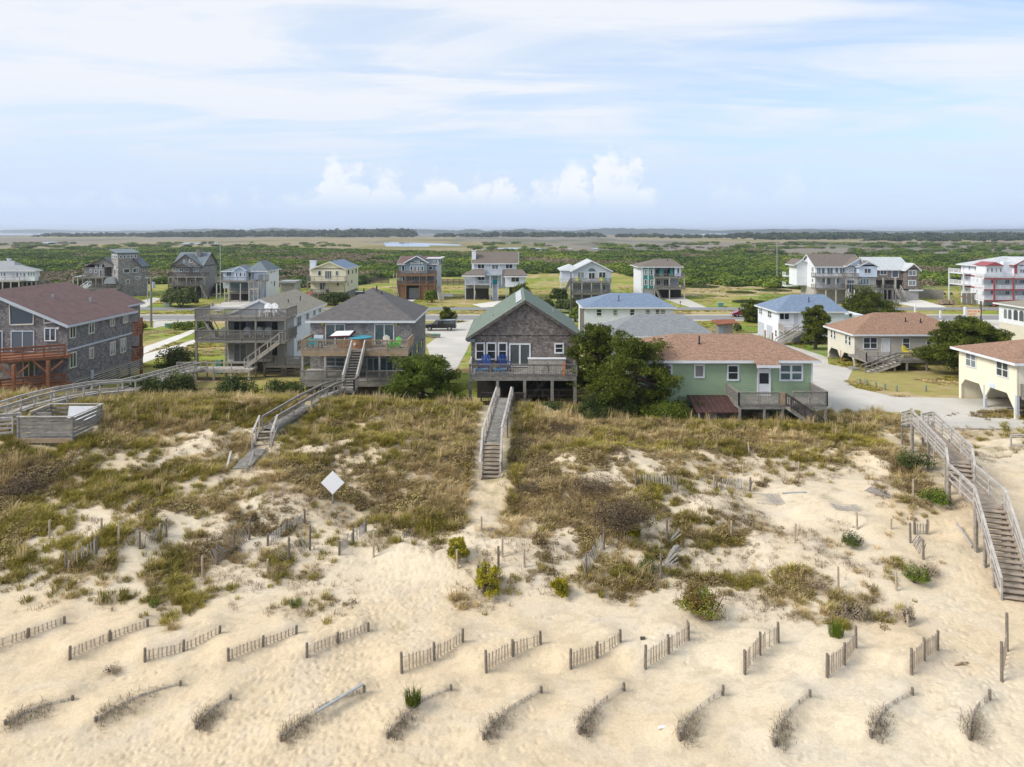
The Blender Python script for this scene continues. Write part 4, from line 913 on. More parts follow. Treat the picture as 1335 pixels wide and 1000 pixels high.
body(b,xl+.5,xr-.5,67,79,H(1,70)-.2,4.98,'shade_fill','underhouse_shade_fill')  # dark block standing in for the shade among the piles
stairs(b,(X_(715,64),64.2,5.0),(X_(686,64),64.2,2.6),.9,'dark wood',3,'dark wood','hor1'); rail(b,(X_(686,63),63.2,3.2),(X_(750,63),63.2,3.2),.7,'pick','dark wood',.2)
rail(b,(X_(627,62.2),62.3,2.9),(X_(649,62.2),62.3,2.9),.9,'pick','dark wood',.14); rail(b,(X_(671,62.2),62.3,2.9),(X_(683,62.2),62.3,2.9),.9,'pick','dark wood',.14)
rf=[o for o in b.children if o.name.startswith('roof')][0]
q=MB()
for k in range(7):
    yy=67.2+k*1.5; z0=11.45-.25
    q.prism([(xm-.85,yy,11.0+.12),(xm-.3,yy,11.37+.12),(xm-.3,yy+.55,11.37+.12),(xm-.85,yy+.55,11.0+.12)],(0,0,.09))
q.build('ridge_vents','white trim',b)
for (x,y) in ((4.2,73),(-1.9,69.5)):
    z=11.45-abs(x-xm)*3.25/5+.1; MB().cyl((x,y,z),(x,y,z+.35),.09,.07,8).build('roof_vent','galvanised metal',b)
t=local('paddle_board',(X_(735,D0),D0-.18,5.2),0,'orange paddle leaning upright on the cottage deck railing','paddle'); MB().box(-.07,.07,0,.05,.1,1.25).build('blade','orange paint',t); MB().cyl((0,.02,.0),(0,.02,1.4),.025,.025,8).build('shaft','tan wood',t)
for px,lb,rt in ((632,'dark blue slatted chair left of the porch table of the green roofed cottage',-10),(657,'dark blue slatted chair right of the porch table of the green roofed cottage',15)): slat_chair((X_(px,64.6),64.4,5.25),rt,'navy plastic',lb,'dark blue chairs on the cottage porch',1.45)
table((X_(644.5,64.4),64.4,5.25),'black paint','small dark round table between two dark blue chairs on the cottage porch',.4,1.0)
for px,lb in ((626,'light blue foot bench in front of the left dark blue chair'),(650,'light blue foot bench in front of the right dark blue chair')):
    t=local('foot_bench',(X_(px+1,63.4),63.3,5.25),0,lb,'bench'); MB().box(-.5,.5,-.2,.2,.35,.42).build('bench_top','blue plastic',t)
    for sx in (-.42,.42): MB().box(sx-.04,sx+.04,-.18,.18,0,.35).build('leg','blue plastic',t)
t=local('deck_cabinet',(X_(700,65.5),65.5,5.25),0,'pale storage bench against the cottage wall right of the sliding door','storage bench'); MB().box(-.8,2.6,-.35,.35,0,.95).build('cabinet','pale wood',t); MB().box(-.85,2.65,-.4,.38,.95,1.0).build('lid','white trim',t)

# ---- 5 green clapboard house
Y=59; xl,xr=10.9,24.85; b=house('beach_house','low green clapboard house with brown hip roof and grey picket deck',18,63)
body(b,xl,xr,Y,68.6,H(18,60)-.3,7.25,'green wall'); hip(b,xl,xr,Y,68.6,7.3,8.75,'brown roof',14.6,21.4,oh=.5,vents=((16.2,61.7,.7),))
for dx in (0,.5): MB().box(13.2+dx,13.5+dx,63.4+dx*.5,63.8+dx*.5,8.15+dx*.2,8.4+dx*.2).build('box_vent','black paint',b)
corner_boards(b,xl,xr,Y,2.2,7.2)
fwin(b,Y,904.5,918.5,474.6,492.7,1,1,fw=.13); fwin(b,Y,947.5,963.5,475,496.3,1,2,fw=.13); fwin(b,Y,866,876.5,475,488,1,2,fw=.13); fwin(b,Y,1015.5,1046.8,474.2,496.8,2,2,fw=.14,mw=.14,gm='pale glass')
door(b,'F',Y,X_(987,Y),X_(1004.7,Y),4.3,Z_(478,Y),'white trim',glass=(.42,.78)); MB().box(X_(989.5,Y),X_(1002,Y),Y-.08,Y,6.55,6.75).build('door_light','screen',b)
MB().prism([(X_(985.5,58),Y-1.25,7.02),(X_(1016,58),Y-1.25,7.02),(X_(1016,58),Y-.3,7.34),(X_(985.5,58),Y-.3,7.34)],(0,0,.08)).build('porch_roof','brown roof',b)
MB().box(X_(985.3,58),X_(1016.2,58),Y-1.3,Y-1.25,6.84,7.06).build('porch_fascia','white trim',b)
# deck, two sections
D0=55.8; d1,d2,d3=17.75,X_(1021,D0),24.65
deck(b,d1,d3,D0,Y-.03,4.28,'weathered wood','','pick',0,th=.3)
rail(b,(d1,D0,4.28),(d1,Y,4.28),1.05,'pick','weathered wood',.12,.035); rail(b,(d1,D0,4.28),(d2-.35,D0,4.28),1.05,'pick','weathered wood',.12,.035); rail(b,(d2+.75,D0,4.28),(d3,D0,4.28),1.1,'pick','weathered wood',.12,.035); rail(b,(d3,D0,4.28),(d3,Y,4.28),1.1,'pick','weathered wood',.12,.035)
MB().box(d2-.28,d2+.22,D0-.02,D0+.02,4.35,5.3).build('gate_board','tan wood',b)
posts(b,[(d1+.1,D0+.1),(X_(997,D0),D0+.1),(d2,D0+.1),(X_(1050,D0),D0+.1),(d3-.1,D0+.1)],3.98,'weathered wood',.16)
stairs(b,(d2+.2,D0-.55,4.28),(X_(1078,54.9),D0-.55,2.35),.95,'weathered wood',3,'dark wood','pick',rh=.98)
MB().box(X_(990,57),X_(1005,57),57.4,58.0,H(21,57),3.3).build('crate','pale wood',b); body(b,X_(1046,57),X_(1064,57),57.8,58.9,H(24,57),3.6,'white wall','meter_closet')
t=house('tool_shed','low dark wooden shed with maroon metal roof against the green house',16.2,57,'shed')
body(t,14.75,17.55,56.4,58.9,H(16,57)-.3,3.72,'dark wood'); MB().prism([(14.45,55.9,3.66),(17.85,55.9,3.66),(17.85,58.95,4.3),(14.45,58.95,4.3)],(0,0,.07)).build('roof','maroon metal roof',t)
q=MB()
for i in range(9): q.prism([(14.5+i*.41,55.9,3.735),(14.55+i*.41,55.9,3.735),(14.55+i*.41,58.9,4.37),(14.5+i*.41,58.9,4.37)],(0,0,.05))
q.build('roof_rib','maroon metal roof',t); MB().box(15.3,16.2,56.36,56.42,2.4,3.6).build('door','weathered wood',t); MB().box(14.72,14.85,56.36,56.45,2.2,3.7).build('corner_post','white trim',t)

# ---- 6 beige house beyond the car park
Y=89; XL=42.75; b=house('beach_house','beige house with brown hip roof, open garage bays and yellow chair on its deck',49,92)
zg=.7
body(b,XL,56.8,Y,96.5,2.45,5.0,'beige wall'); MB().box(XL-.03,XL,Y-.03,96.5,2.45,5.0).build('sunlit_side_tone','pale beige wall',b)  # paler skin on the left wall: sunlit side put into the colour
hip(b,XL,56.8,Y,96.5,5.05,7.3,'brown roof',47,53,oh=.45,vents=((52,89.9+.9,.5),(50.2,91.0,.5)))
fwin(b,Y,1125,1143.8,439.5,454.8,2,2,fw=.1); door(b,'F',Y,X_(1149,Y),X_(1160,Y),2.6,Z_(440.3,Y),'white trim'); fwin(b,Y,1176,1186.3,440,455,1,2,fw=.1); fwin(b,Y,1207,1215,441,450,1,2,fw=.1)
for a in ((1083.2,1086,429.5,441),(1087.3,1090,431,443),(1102,1105.2,436,449),(1106.5,1110,438,451)): swin(b,'L',XL-.03,*a,cols=1,rows=2)
fz0=lambda y:H(43,y)-.3
q=MB()  # side panel with two chamfered bay openings
def bayside(q,X,t,y0,y1,zt,za,zb,zg,n,pw=.25):
    w=(y1-y0)/n
    for i in range(n):
        a,c=y0+i*w,y0+(i+1)*w
        q.prism([(X,a,zt),(X,a,zb),(X,a+pw,zb),(X,a+pw+.7,za),(X,c-pw-.7,za),(X,c-pw,zb),(X,c,zb),(X,c,zt)],(t,0,0))
bayside(q,XL-.02,.12,Y,96.5,2.46,2.3,1.5,zg,2); q.build('bay_header','pale beige wall',b)  # header and corner posts carry the same painted sunlit tone
posts(b,[(XL+.1,Y+.1),(XL+.1,96.4)],2.45,'pale beige wall',.25); posts(b,[(XL+.1,92.7)],2.4,'cedar wood',.25); body(b,48,56.6,91,96.4,fz0(93),2.44,'block wall','underhouse_wall'); body(b,XL+.2,48,96.3,96.45,fz0(95),2.44,'block wall','back_wall')
D0=84.3; da,db,dc=X_(1129.5,D0),X_(1167,D0),X_(1210,D0)
deck(b,da,dc,D0,Y-.03,2.55,'weathered wood','','pick',0,th=.25); rail(b,(da,D0,2.55),(X_(1160,D0),D0,2.55),1.0,'low','weathered wood'); rail(b,(db,D0,2.55),(dc,D0,2.55),1.0,'pick','weathered wood',.12); rail(b,(dc,D0,2.55),(dc+2,Y,2.55),1.0,'pick','weathered wood',.12); rail(b,(XL,Y-.1,2.6),(da,D0,2.55),1.0,'pick','weathered wood',.1)
posts(b,[(da,D0+.1),(db,D0+.1),(X_(1183,D0),D0+.1),(dc-.1,D0+.1),(X_(1152,D0),D0+.1)],2.3,'weathered wood',.18)
stairs(b,(db,D0-.6,2.55),(X_(1126,83.5),D0-.6,1.1),1.05,'pale wood',3,'weathered wood','hor2'); MB().box(X_(1112,85),X_(1122,85),85,86.4,H(43,85),1.5).build('low_box','weathered wood',b)
slat_chair((X_(1184.5,86.6),86.6,2.55),20,'yellow plastic','yellow slatted chair standing on the deck of the beige house',None,1.35)
table((X_(1178,86),86,2.55),'weathered wood','small grey table left of the yellow chair on the beige house deck',.5,.5)
# ---- 7 yellow-cream house at right edge
XL=42.1; b=house('beach_house','cream yellow house on posts with brown roof, near the beach steps',47,63)
body(b,XL+.1,53,59.5,67.2,4.15,6.9,'yellow cream wall'); q=MB(); Pz=1.7
q.prism([(XL,y,z) for y,z in ((67.2,6.9),(67.2,Pz),(66.9,Pz),(66.9,3.5),(66.3,4.15),(64.3,4.15),(63.75,3.25),(63.75,3.0),(63.45,3.0),(63.45,3.25),(62.8,4.15),(60.7,4.15),(59.85,3.0),(59.85,Pz),(59.5,Pz),(59.5,6.9))],(.13,0,0)); q.build('side_wall','yellow cream wall',b)
hip(b,XL,53,59.5,67.2,6.98,8.35,'brown roof',45.9,49.2,oh=.5)
swin(b,'L',XL,1259.3,1273.3,459,478.8,2,2,fw=.09); swin(b,'L',XL,1299.3,1315.6,471.5,491.7,2,2,fw=.09)
posts(b,[(XL+.1,63.6),(XL+.1,59.6)],4.2,'light grey wall',.24); body(b,XL+.2,53,67.0,67.15,1.6,4.15,'yellow cream wall','back_wall')
MB().box(XL-.05,XL,62.2,62.9,3.75+.45,4.05+.5).build('name_plate','pale blue wall',b)
deck(b,XL+.3,50,56.8,59.4,4.2,'weathered wood','FL','pick',2)
MB().box(45.8,46.3,58.8,59.3,8.0,8.6).build('box_vent','white plastic',b)
t=thing('picnic_table',(41.6,60.8,H(41.6,60.8)),'dark wooden picnic table in the shade under the cream yellow house','picnic table'); zz=H(41.6,60.8)
MB().box(42.8,44.5,60.5,61.2,zz+.68,zz+.74).build('table_top','dark wood',t)
for y in (59.95,61.5): MB().box(42.8,44.5,y,y+.28,zz+.42,zz+.47).build('bench','dark wood',t)
for x in (43.0,44.2):
    MB().beam((x,60.0,zz),(x,60.8,zz+.7),.08,.1).build('leg','dark wood',t); MB().beam((x,61.7,zz),(x,60.9,zz+.7),.08,.1).build('leg','dark wood',t)
# ---- 8 white house, blue roof, centre
Y=113; xl,xr=X_(762,Y),X_(878,Y); b=house('beach_house','long white house with a blue hip roof seen above the silver roof',18,117)
body(b,xl,xr,Y,123,H(18,114)-.3,5.75,'white wall'); hip(b,xl,xr,Y,123,5.8,7.6,'blue roof',X_(796,118),X_(846,118),oh=.4,vents=((X_(808,114),115,.9),))
for a in ((777.5,784.3,403,411.8),(799.3,804.7,403.5,411),(821,827.3,403,411.5),(841.5,847.5,403.5,411),(854.4,860,403.3,411),(861.2,867.4,403.3,411)): fwin(b,Y,*a,cols=1,rows=2,fw=.07,fm='pale beige wall')
body(b,xl-.7,xl-.02,Y+.3,Y+.8,0,5.6,'weathered wood','corner_post')
# ---- 9 silver grey hip roof behind the green house
b=house('beach_house','house showing only its silver-grey hip roof behind the green house',19,95)
body(b,12,25.6,90.5,99.5,H(19,95)-.3,4.55,'light grey wall'); hip(b,12,25.6,90.5,99.5,4.6,6.85,'silver roof',16.6,22.8,oh=.45)
# ---- 10 white house, blue roof, right
Y=112; XL=41.85; xr=X_(1101,Y); b=house('beach_house','white house with blue hip roof, garage doors in its side and outside stair',47,117)
body(b,XL,xr,Y,121.4,H(44,114)-.3,5.2,'white wall'); hip(b,XL,xr,Y,121.4,5.25,7.5,'blue roof',45.6,51,oh=.45,vents=((47.6,114.4,.8),))
body(b,xr,xr+3.5,Y+1,120,H(54,114)-.3,4.6,'white wall','annexe_wall'); fwin(b,Y+1,1106,1111.5,408,414,1,1)
swin(b,'L',XL,990,994,402.5,409.5,2,2,fw=.07); swin(b,'L',XL,1001.3,1006,405.5,414,2,2,fw=.07); swin(b,'L',XL,1010.8,1013.2,430,439,1,2,fw=.07)
for a in ((989,996.2,423,437),(999.8,1007,426.5,441)):
    y0,y1=XL*F/(a[0]-CX),XL*F/(a[1]-CX); ym=(y0+y1)/2; q=MB().box(XL-.06,XL,y0,y1,.35,2.55); 
    for k in range(1,4): q.box(XL-.075,XL-.06,y0,y1,.35+k*.55,.38+k*.55)
    q.build('garage_door','light grey wall',b)
fwin(b,Y,1015.8,1029,408,417,2,1,fw=.08); door(b,'F',Y,X_(1034,Y),X_(1041,Y),2.4,Z_(408,Y),'light grey wall')
deck(b,XL,X_(1045,Y),Y-2.2,Y-.02,2.45,'pale wood','L','pick',2,th=.25); rail(b,(XL,Y-2.2,2.45),(X_(1039,Y),Y-2.2,2.45),1.0,'low','pale wood')
stairs(b,(X_(1043,109),Y-2.9,2.45),(X_(1013,109),Y-2.9,.4),1.1,'pale wood',3,'pale wood','hor2'); body(b,X_(1042,Y),X_(1060,Y),Y-2,Y-.05,.2,2.2,'light grey wall','stair_wall'); MB().box(X_(1042,Y),X_(1075,Y),Y-2.4,Y-.3,.1,.9).build('crib_wall','dark wood',b)
for px in (997.5,1007): 
    x=XL-.9; yy=x*F/(px-CX); single(MB().cyl((x,yy,H(x,yy)-.2),(x,yy,H(x,yy)+1.5),.13,.13,8),'timber_bollard','cedar wood',(x,yy,H(x,yy)),'stubby timber post beside the %s garage door of the white house'%('farther' if px<1000 else 'nearer'),'post','timber posts by the garage doors')
# ---- 11 arched window building at right edge
b=house('restaurant_building','cream building with tan roof and a band of arched windows under white trim',84,106,'building')
XL=76.5; body(b,XL,100,96,112,H(80,108)-.3,3.6,'pale beige wall'); body(b,XL-.03,100,95.97,112.03,3.6,6.5,'white wall','upper_wall'); hip(b,XL,100,96,112,6.6,8.6,'tan roof',oh=.6)
for a,c in ((1309.3,1313),(1315,1319),(1322,1327.3),(1329.4,1335)):
    y0,y1=XL*F/(a-CX),XL*F/(c-CX); y0,y1=min(y0,y1),max(y0,y1); P=[]; r=(y1-y0)/2; zc=5.45
    for k in range(9): t_=math.pi*k/8; P.append((XL-.08,(y0+y1)/2+r*math.cos(t_),zc+min(r,.5)*math.sin(t_)))
    P=[(XL-.08,y1,4.35)]+P+[(XL-.08,y0,4.35)]; MB().prism(P,(.06,0,0)).build('window','glass',b)
# ================= back row across the road
def hb(label,px0,px1,Y,dp,cat='house'):
    return house('beach_house',label,fx((px0+px1)/2,Y),Y+dp/2,cat)
def fbody(b,Y,p0,p1,vt,vb,dep,m,name='wall',d0=0):
    """block whose front face lies at depth Y, spanning photo columns p0..p1 and rows vt..vb (vb None: to the ground)"""
    zb=-.3 if vb is None else fz(vb,Y); return MB().box(fx(p0,Y),fx(p1,Y),Y+d0,Y+dep,zb,fz(vt,Y)).build(name,m,b)
def fdeck(b,Y,p0,p1,v,dep,rails='FLR',m='weathered wood',np_=4,h=1.0,z0=None,style='pick',rm=None,th=.3,sp=.28,postm=None):
    deck(b,fx(p0,Y),fx(p1,Y),Y,Y+dep,fz(v,Y),m,rails,style,np_,rm=rm,sp=sp,h=h,th=th,pz0=z0,pw=.24,postm=postm)
def fw_(b,Y,lst,**k):
    for a in lst: fwin(b,Y,a[0],a[1],a[2],a[3],a[4] if len(a)>4 else 1,a[5] if len(a)>5 else 1,**k)
# B1 far left, pale green-grey roof
Y=190; b=hb('long cream house with pale grey roof on piles, partly cut by the left edge',-40,48,Y,14)
fbody(b,Y,-30,22,352.8,367.8,6,'white wall'); fbody(b,Y-1.5,20,45.5,352.4,366.3,2.0,'white wall','wing_wall')
hip(b,fx(-60,Y),fx(20,Y),Y,Y+6,fz(352.8,Y),fz(340,Y+3),'pale roof',oh=.5,rx0=fx(-50,Y),rx1=fx(8,Y)); hip(b,fx(10,Y),fx(45.5,Y-1.5),Y-1.5,Y+.6,fz(352.2,Y),fz(345.5,Y),'pale roof',oh=.5,rx0=fx(14,Y),rx1=fx(30,Y))
fw_(b,Y,[(1,3.2,355,360),(4.6,7,355,360),(-8,-5,355,360),(-14,-11,355,360)],fw=.08); fw_(b,Y-1.5,[(21,24.3,355,361.5),(26.2,28.4,355.5,360),(30.3,33,355.5,360),(36.2,38.6,355,360),(39.8,42,355,360),(43.3,45.3,355,360)],fw=.08)
fdeck(b,Y-4,-30,25,366,3.9,'FR','pale wood',6); fbody(b,Y,-30,40,368.5,None,4,'shade_fill','underhouse_wall',1.2)  # the underhouse block is shade between the piles, put in as near-black
posts(b,[(fx(p,Y-1.4),Y-1.3) for p in (29,35,41,47)],fz(367,Y),'weathered wood',.3); fdeck(b,Y,47.2,51,366,1.2,'FR','weathered wood',2)
stairs(b,(fx(53,Y),Y+2,fz(366,Y)),(fx(60,Y),Y+2,.2),1.1,'weathered wood',3,'weathered wood','hor1'); chimney(b,fx(9,Y+5),fx(12,Y+5),Y+5,Y+5.8,5,fz(337,Y+5),'white wall')
# B2 tower house
Y=192; b=hb('grey shingled house with a square clerestory tower above two gabled wings',106,194,Y,16)
c_=fx(154,Y); z1=fz(331,Y)
def rotbox(x,y,w,d,z0,z1,m,name,par): # square tower turned 45 degrees, near corner at x,y
    s=math.sqrt(.5); A=Vector((x,y,0)); u=Vector((-s,s,0))*w; v=Vector((s,s,0))*d
    return MB().prism([tuple(p+Vector((0,0,z0))) for p in (A,A+v,A+u+v,A+u)],(0,0,z1-z0)).build(name,m,par)
rotbox(c_,Y,6.1,5.0,-.2,z1,'pale shingle','tower_wall',b)
s=math.sqrt(.5)
def rwin(b,x,y,side,t0,t1,z0,z1,m='white trim'):
    u=Vector((-s,s,0)) if side<0 else Vector((s,s,0)); n=Vector((-s,-s,0)) if side<0 else Vector((s,-s,0)); A=Vector((x,y,0))
    q=MB().prism([tuple(A+u*t+n*.0+Vector((0,0,z))) for t,z in ((t0,z0),(t1,z0),(t1,z1),(t0,z1))],tuple(n*.06)); o=q.build('window',m,b)
    q=MB().prism([tuple(A+u*t+Vector((0,0,z))) for t,z in ((t0+.15,z0+.15),(t1-.15,z0+.15),(t1-.15,z1-.15),(t0+.15,z1-.15))],tuple(n*.09)); q.build('pane','glass',b).parent=o
for i in range(3): rwin(b,c_,Y,-1,.5+i*1.6,1.75+i*1.6,fz(337,Y),fz(332.5,Y))
for i in range(5): rwin(b,c_,Y,1,.3+i*.9,1.0+i*.9,fz(337,Y),fz(332.5,Y))
rwin(b,c_,Y,-1,1.9,3.2,fz(359.6,Y),fz(351,Y)); rwin(b,c_,Y,-1,1.9,3.2,fz(349.5,Y),fz(347.5,Y)); rwin(b,c_,Y,1,1.3,2.9,fz(356.5,Y),fz(350.5,Y)); rwin(b,c_,Y,1,3.6,4.6,fz(356.5,Y),fz(350.5,Y)); rwin(b,c_,Y,1,1.9,2.9,fz(370,Y),fz(365,Y))
A=Vector((c_,Y-.6,0)); u=Vector((-s,s,0))*7; v=Vector((s,s,0))*5.9; q=MB(); P=[A,A+v,A+u+v,A+u]; zt=[fz(330.8,Y)]*2+[fz(326.5,Y)]*2
q.add([(p.x,p.y,z) for p,z in zip(P,zt)]+[(p.x,p.y,z+.25) for p,z in zip(P,zt)],[(0,3,2,1),(4,5,6,7),(0,1,5,4),(1,2,6,5),(2,3,7,6),(3,0,4,7)]); q.build('tower_roof','slate roof',b)
fbody(b,Y+3,110,136,345,None,11,'pale shingle','wing_wall'); fbody(b,Y+3,171,184,346,None,3.6,'pale shingle','wing_wall')
gable_y(b,fx(110,Y+3),fx(152,Y+3),fx(136,Y+3),Y+3,Y+14,fz(349,Y),fz(337,Y),'slate roof','dark wood',wm='pale shingle'); gable_y(b,fx(166,Y+3),fx(184,Y+3),fx(173,Y+3),Y+3,Y+6.6,fz(347,Y),fz(336,Y),'slate roof','dark wood',wm='pale shingle')
fw_(b,Y+3,[(117,119.8,351,356),(123.5,126.8,351,356),(129.5,133.6,351.5,361),(124,127.2,346.5,349.5),(130,133,345.5,349)],fw=.12); fw_(b,Y+3,[(176,180.5,348,355.3,2,1),(176,183,360,364,3,1)],fw=.12)
for p in ((185.5,187.4,348,354),(188.8,190.6,348,353.6)): swin(b,'R',fx(184,Y+3),*p,cols=1,rows=1,fw=.12)
b=b
fdeck(b,Y-.5,107,134,361.5,3.6,'FL','weathered wood',4); fdeck(b,Y-2,133.5,152,376.6,3,'FLR','weathered wood',3); fdeck(b,Y-.6,107,134,376,3.6,'F','weathered wood',0)
q=MB(); cx=fx(144,Y-.2); r=1.6; zc=fz(370,Y); q.prism([(cx-r*1.05,Y-.6,zc)]+[(cx+r*math.cos(t),Y-.6,zc+1.9*math.sin(t)) for t in [math.pi-math.pi*i/10 for i in range(11)]],(0,2.2,0)); q.build('barrel_awning','pale roof',b)
fbody(b,Y,134,152,378,None,4,'shade_fill','garage_shade_fill',1.6); q=MB().prism([(fx(91,Y),Y+1,fz(362.6,Y)),(fx(108,Y),Y+1,fz(361,Y)),(fx(108,Y),Y+6,fz(359,Y)),(fx(93,Y),Y+6,fz(360.5,Y))],(0,0,.2)); q.build('carport_roof','pale roof',b); posts(b,[(fx(p,Y+1),Y+1.2) for p in (95,101)],fz(362,Y),'pale wood',.25)  # garage bay is a solid near-black block painting its inner shade
stairs(b,(fx(117.3,Y-2.4),Y-2.6,fz(370,Y)),(fx(114,Y-2.4),Y-5,fz(376,Y)),1.0,'white plastic',3,'white trim','hor1')
# B3 dark gabled house
Y=190; b=hb('dark grey shingled house with cross gables and a stone chimney',219,284,Y,15)
fbody(b,Y,224,264,346,None,9.4,'pale shingle')
gable_x(b,fx(226,Y),fx(264,Y),Y,Y+9.4,Y+5,fz(347,Y),fz(329.5,Y+5),'slate roof','dark wood',wm='pale shingle')
q=MB(); xm=fx(243,Y)
gable_y(b,fx(224.5,Y),fx(263,Y),xm,Y-.3,Y+7,fz(346,Y),fz(332,Y),'slate roof','dark wood',oh=.3,wm='pale shingle')
fw_(b,Y-.3,[(238.6,241.5,338,342),(247,251,337.8,342.5)],fw=.16); fw_(b,Y,[(234,239.5,349.5,354.5,2,1),(241,246.5,349.5,354.5,2,1),(252.5,259,348,354.5,2,1),(248,256,364,371,2,1),(229,233,348,354)],fw=.14); swin(b,'R',fx(283,Y),274,276.5,347,353,1,1) if 0 else None
gable_y(b,fx(233,Y),fx(252,Y),xm,Y-2,Y,fz(348,Y),fz(343.5,Y),'slate roof','dark wood',oh=.2,wm='pale shingle')
fdeck(b,Y-2.6,219,267,360.5,2.6,'FLR','weathered wood',5,rm='dark wood'); fdeck(b,Y-2.6,219,258,372.5,2.6,'FL','dark wood',0,rm='weathered wood')
fbody(b,Y,226,262,374,None,4,'shade_fill','underhouse_wall',-.1); chimney(b,fx(256.3,Y+3),fx(260.8,Y+3),Y+3,Y+4.3,fz(342,Y),fz(325.5,Y+3),'pale shingle')  # near-black block paints the shade below the lower deck
stairs(b,(fx(262,Y-3),Y-3.2,fz(369,Y)),(fx(272,Y-3),Y-3.2,.1),1.1,'weathered wood',3,'weathered wood','hor1')
# B4 pale blue house on tall posts
Y=183; b=hb('pale blue house with a grey hip roof and a deck on tall thin posts',276,364,Y,16)
xs=fx(347,Y);  fbody(b,Y,291,346.4,353.5,376,7.6,'pale blue wall'); fbody(b,Y,324,346.7,353.5,None,9.9,'pale blue wall','stair_wall',-.03); 
MB().box(fx(324,Y),xs,Y+.02,Y+10,-.2,fz(353.5,Y)).build('rear_wall','white wall',b)
z=fz(353.2,Y); hip(b,fx(322,Y),xs,Y,Y+10,z,fz(339.5,Y+5),'slate roof',oh=.5); hip(b,fx(291,Y),fx(330,Y),Y-.3,Y+8,z,fz(345.3,Y+4),'slate roof',oh=.5)
gable_y(b,fx(305.5,Y-2),fx(320.5,Y-2),fx(313,Y-2),Y-2,Y+4,fz(352,Y-2),fz(347.6,Y-2),'slate roof','pale blue wall',oh=.3,wm='pale blue wall'); fbody(b,Y-2,305.5,320.5,352,366,2,'pale blue wall','bay_wall')
fw_(b,Y-2,[(307,309.8,355,360.8),(312,315.3,355,360.8),(317.4,320,355,360.8)],fw=.12); fw_(b,Y,[(295,302,353.7,360,2,1),(324,327.7,355,364),(328.5,331.2,355,364)],fw=.12)
for p in ((353.3,354.5,351.5,356),(356.6,357.8,351.5,355),(353.6,354.6,366.5,370),(356.8,358.4,366,373.5)): swin(b,'R',xs,*p,cols=1,rows=1,fw=.1)
fdeck(b,Y-4.5,281,328,366.5,4.5,'FL','weathered wood',0); posts(b,[(fx(p,Y-4.3),Y-4.3) for p in (282.5,293,298.5)],fz(368,Y),'pale wood',.24); posts(b,[(fx(p,Y-4.3),Y-4.3) for p in (298.5,313.5,324.5)],fz(368,Y),'pale wood',.2)
fdeck(b,Y-3,299,326,381.5,3,'F','weathered wood',3); fbody(b,Y-.1,301,324,383,None,3,'shade_fill','garage_shade_fill'); fbody(b,Y-.05,300,324,368,380,.2,'blue grey wall','porch_wall')  # shade of the garage bay painted as a near-black block
fdeck(b,Y-5,324,337,376.5,2,'FLR','pale wood',3,h=1.8); fdeck(b,Y-2.5,337,346,366,2.4,'FLR','weathered wood',2,h=1.4); rail(b,(fx(325,Y-5.2),Y-5.2,fz(384,Y)),(fx(336,Y-5.2),Y-5.2,fz(384,Y)),1.2,'pick','pale wood',.3)
# small grey shed right of it
t=house('garden_shed','small grey shed with flat roof between the pale blue and the cream house',fx(375,200),202,'shed'); 
MB().box(fx(365,200),fx(385,200),200,205,-.2,fz(369,200)).build('wall','grey wall',t); MB().box(fx(364,200),fx(386,200),199.5,205.5,fz(369,200),fz(366.5,200)).build('roof','pale roof',t); MB().box(fx(367,200),fx(383,200),199.93,200,fz(379,200),fz(371,200)).build('door','weathered wood',t)
# B5 cream house with blue roof
Y=188; b=hb('cream house with blue metal gable roof, white chimney and grey balcony',401,467,Y,14)
xr=fx(451,Y); y1=xr*F/(467-CX); fbody(b,Y,405,451,350,381,y1-Y,'cream wall'); fbody(b,Y,405,451,382,None,y1-Y,'weathered wood','underhouse_wall',.4)
gable_y(b,fx(405,Y),xr,fx(430,Y),Y,y1,fz(351,Y),fz(341.5,Y),'blue roof','cream wall',oh=.3,wm='cream wall')
fw_(b,Y,[(414.6,418.8,353,359.5),(423.6,432.2,353,363.5,3,1),(437.3,441.3,353,359.5),(438.8,442.2,368,373)],fw=.08); fw_(b,Y,[(416.8,424.5,368,377.5,2,1)],fw=.1,gm='glass')
for p in ((453.3,455,352,358),(459,460.3,352,357),(463.3,464.8,350,356),(453.2,454.2,367,373),(457.5,459,365,369)): swin(b,'R',xr,*p,cols=1,rows=1,fw=.08,fm='grey wall')
fdeck(b,Y-2.4,400,449.5,367.3,2.4,'FLR','weathered wood',2,h=1.35,style='hor3'); fdeck(b,Y-2.2,404,425,382,2.2,'FLR','weathered wood',3,h=.9)
stairs(b,(fx(426,Y-2),Y-2.4,fz(376,Y)),(fx(431,Y-2),Y-4,.2),1.1,'weathered wood',3,'weathered wood','hor2'); chimney(b,fx(405.2,Y+2),fx(412.6,Y+2),Y+1,Y+2.2,fz(360,Y),fz(339.5,Y),'white wall')
fdeck(b,y1-6,463,467.5,367.5,5,'FR','weathered wood',2,h=1.1) if 0 else None
q=local('life_ring',(fx(404.3,Y-2.6),Y-2.62,fz(381,Y)),0,'round pink sign on the balcony post of the cream house','sign'); MB().cyl((0,-.05,0),(0,.0,0),.5,.5,16).build('disc','pink paint',q)
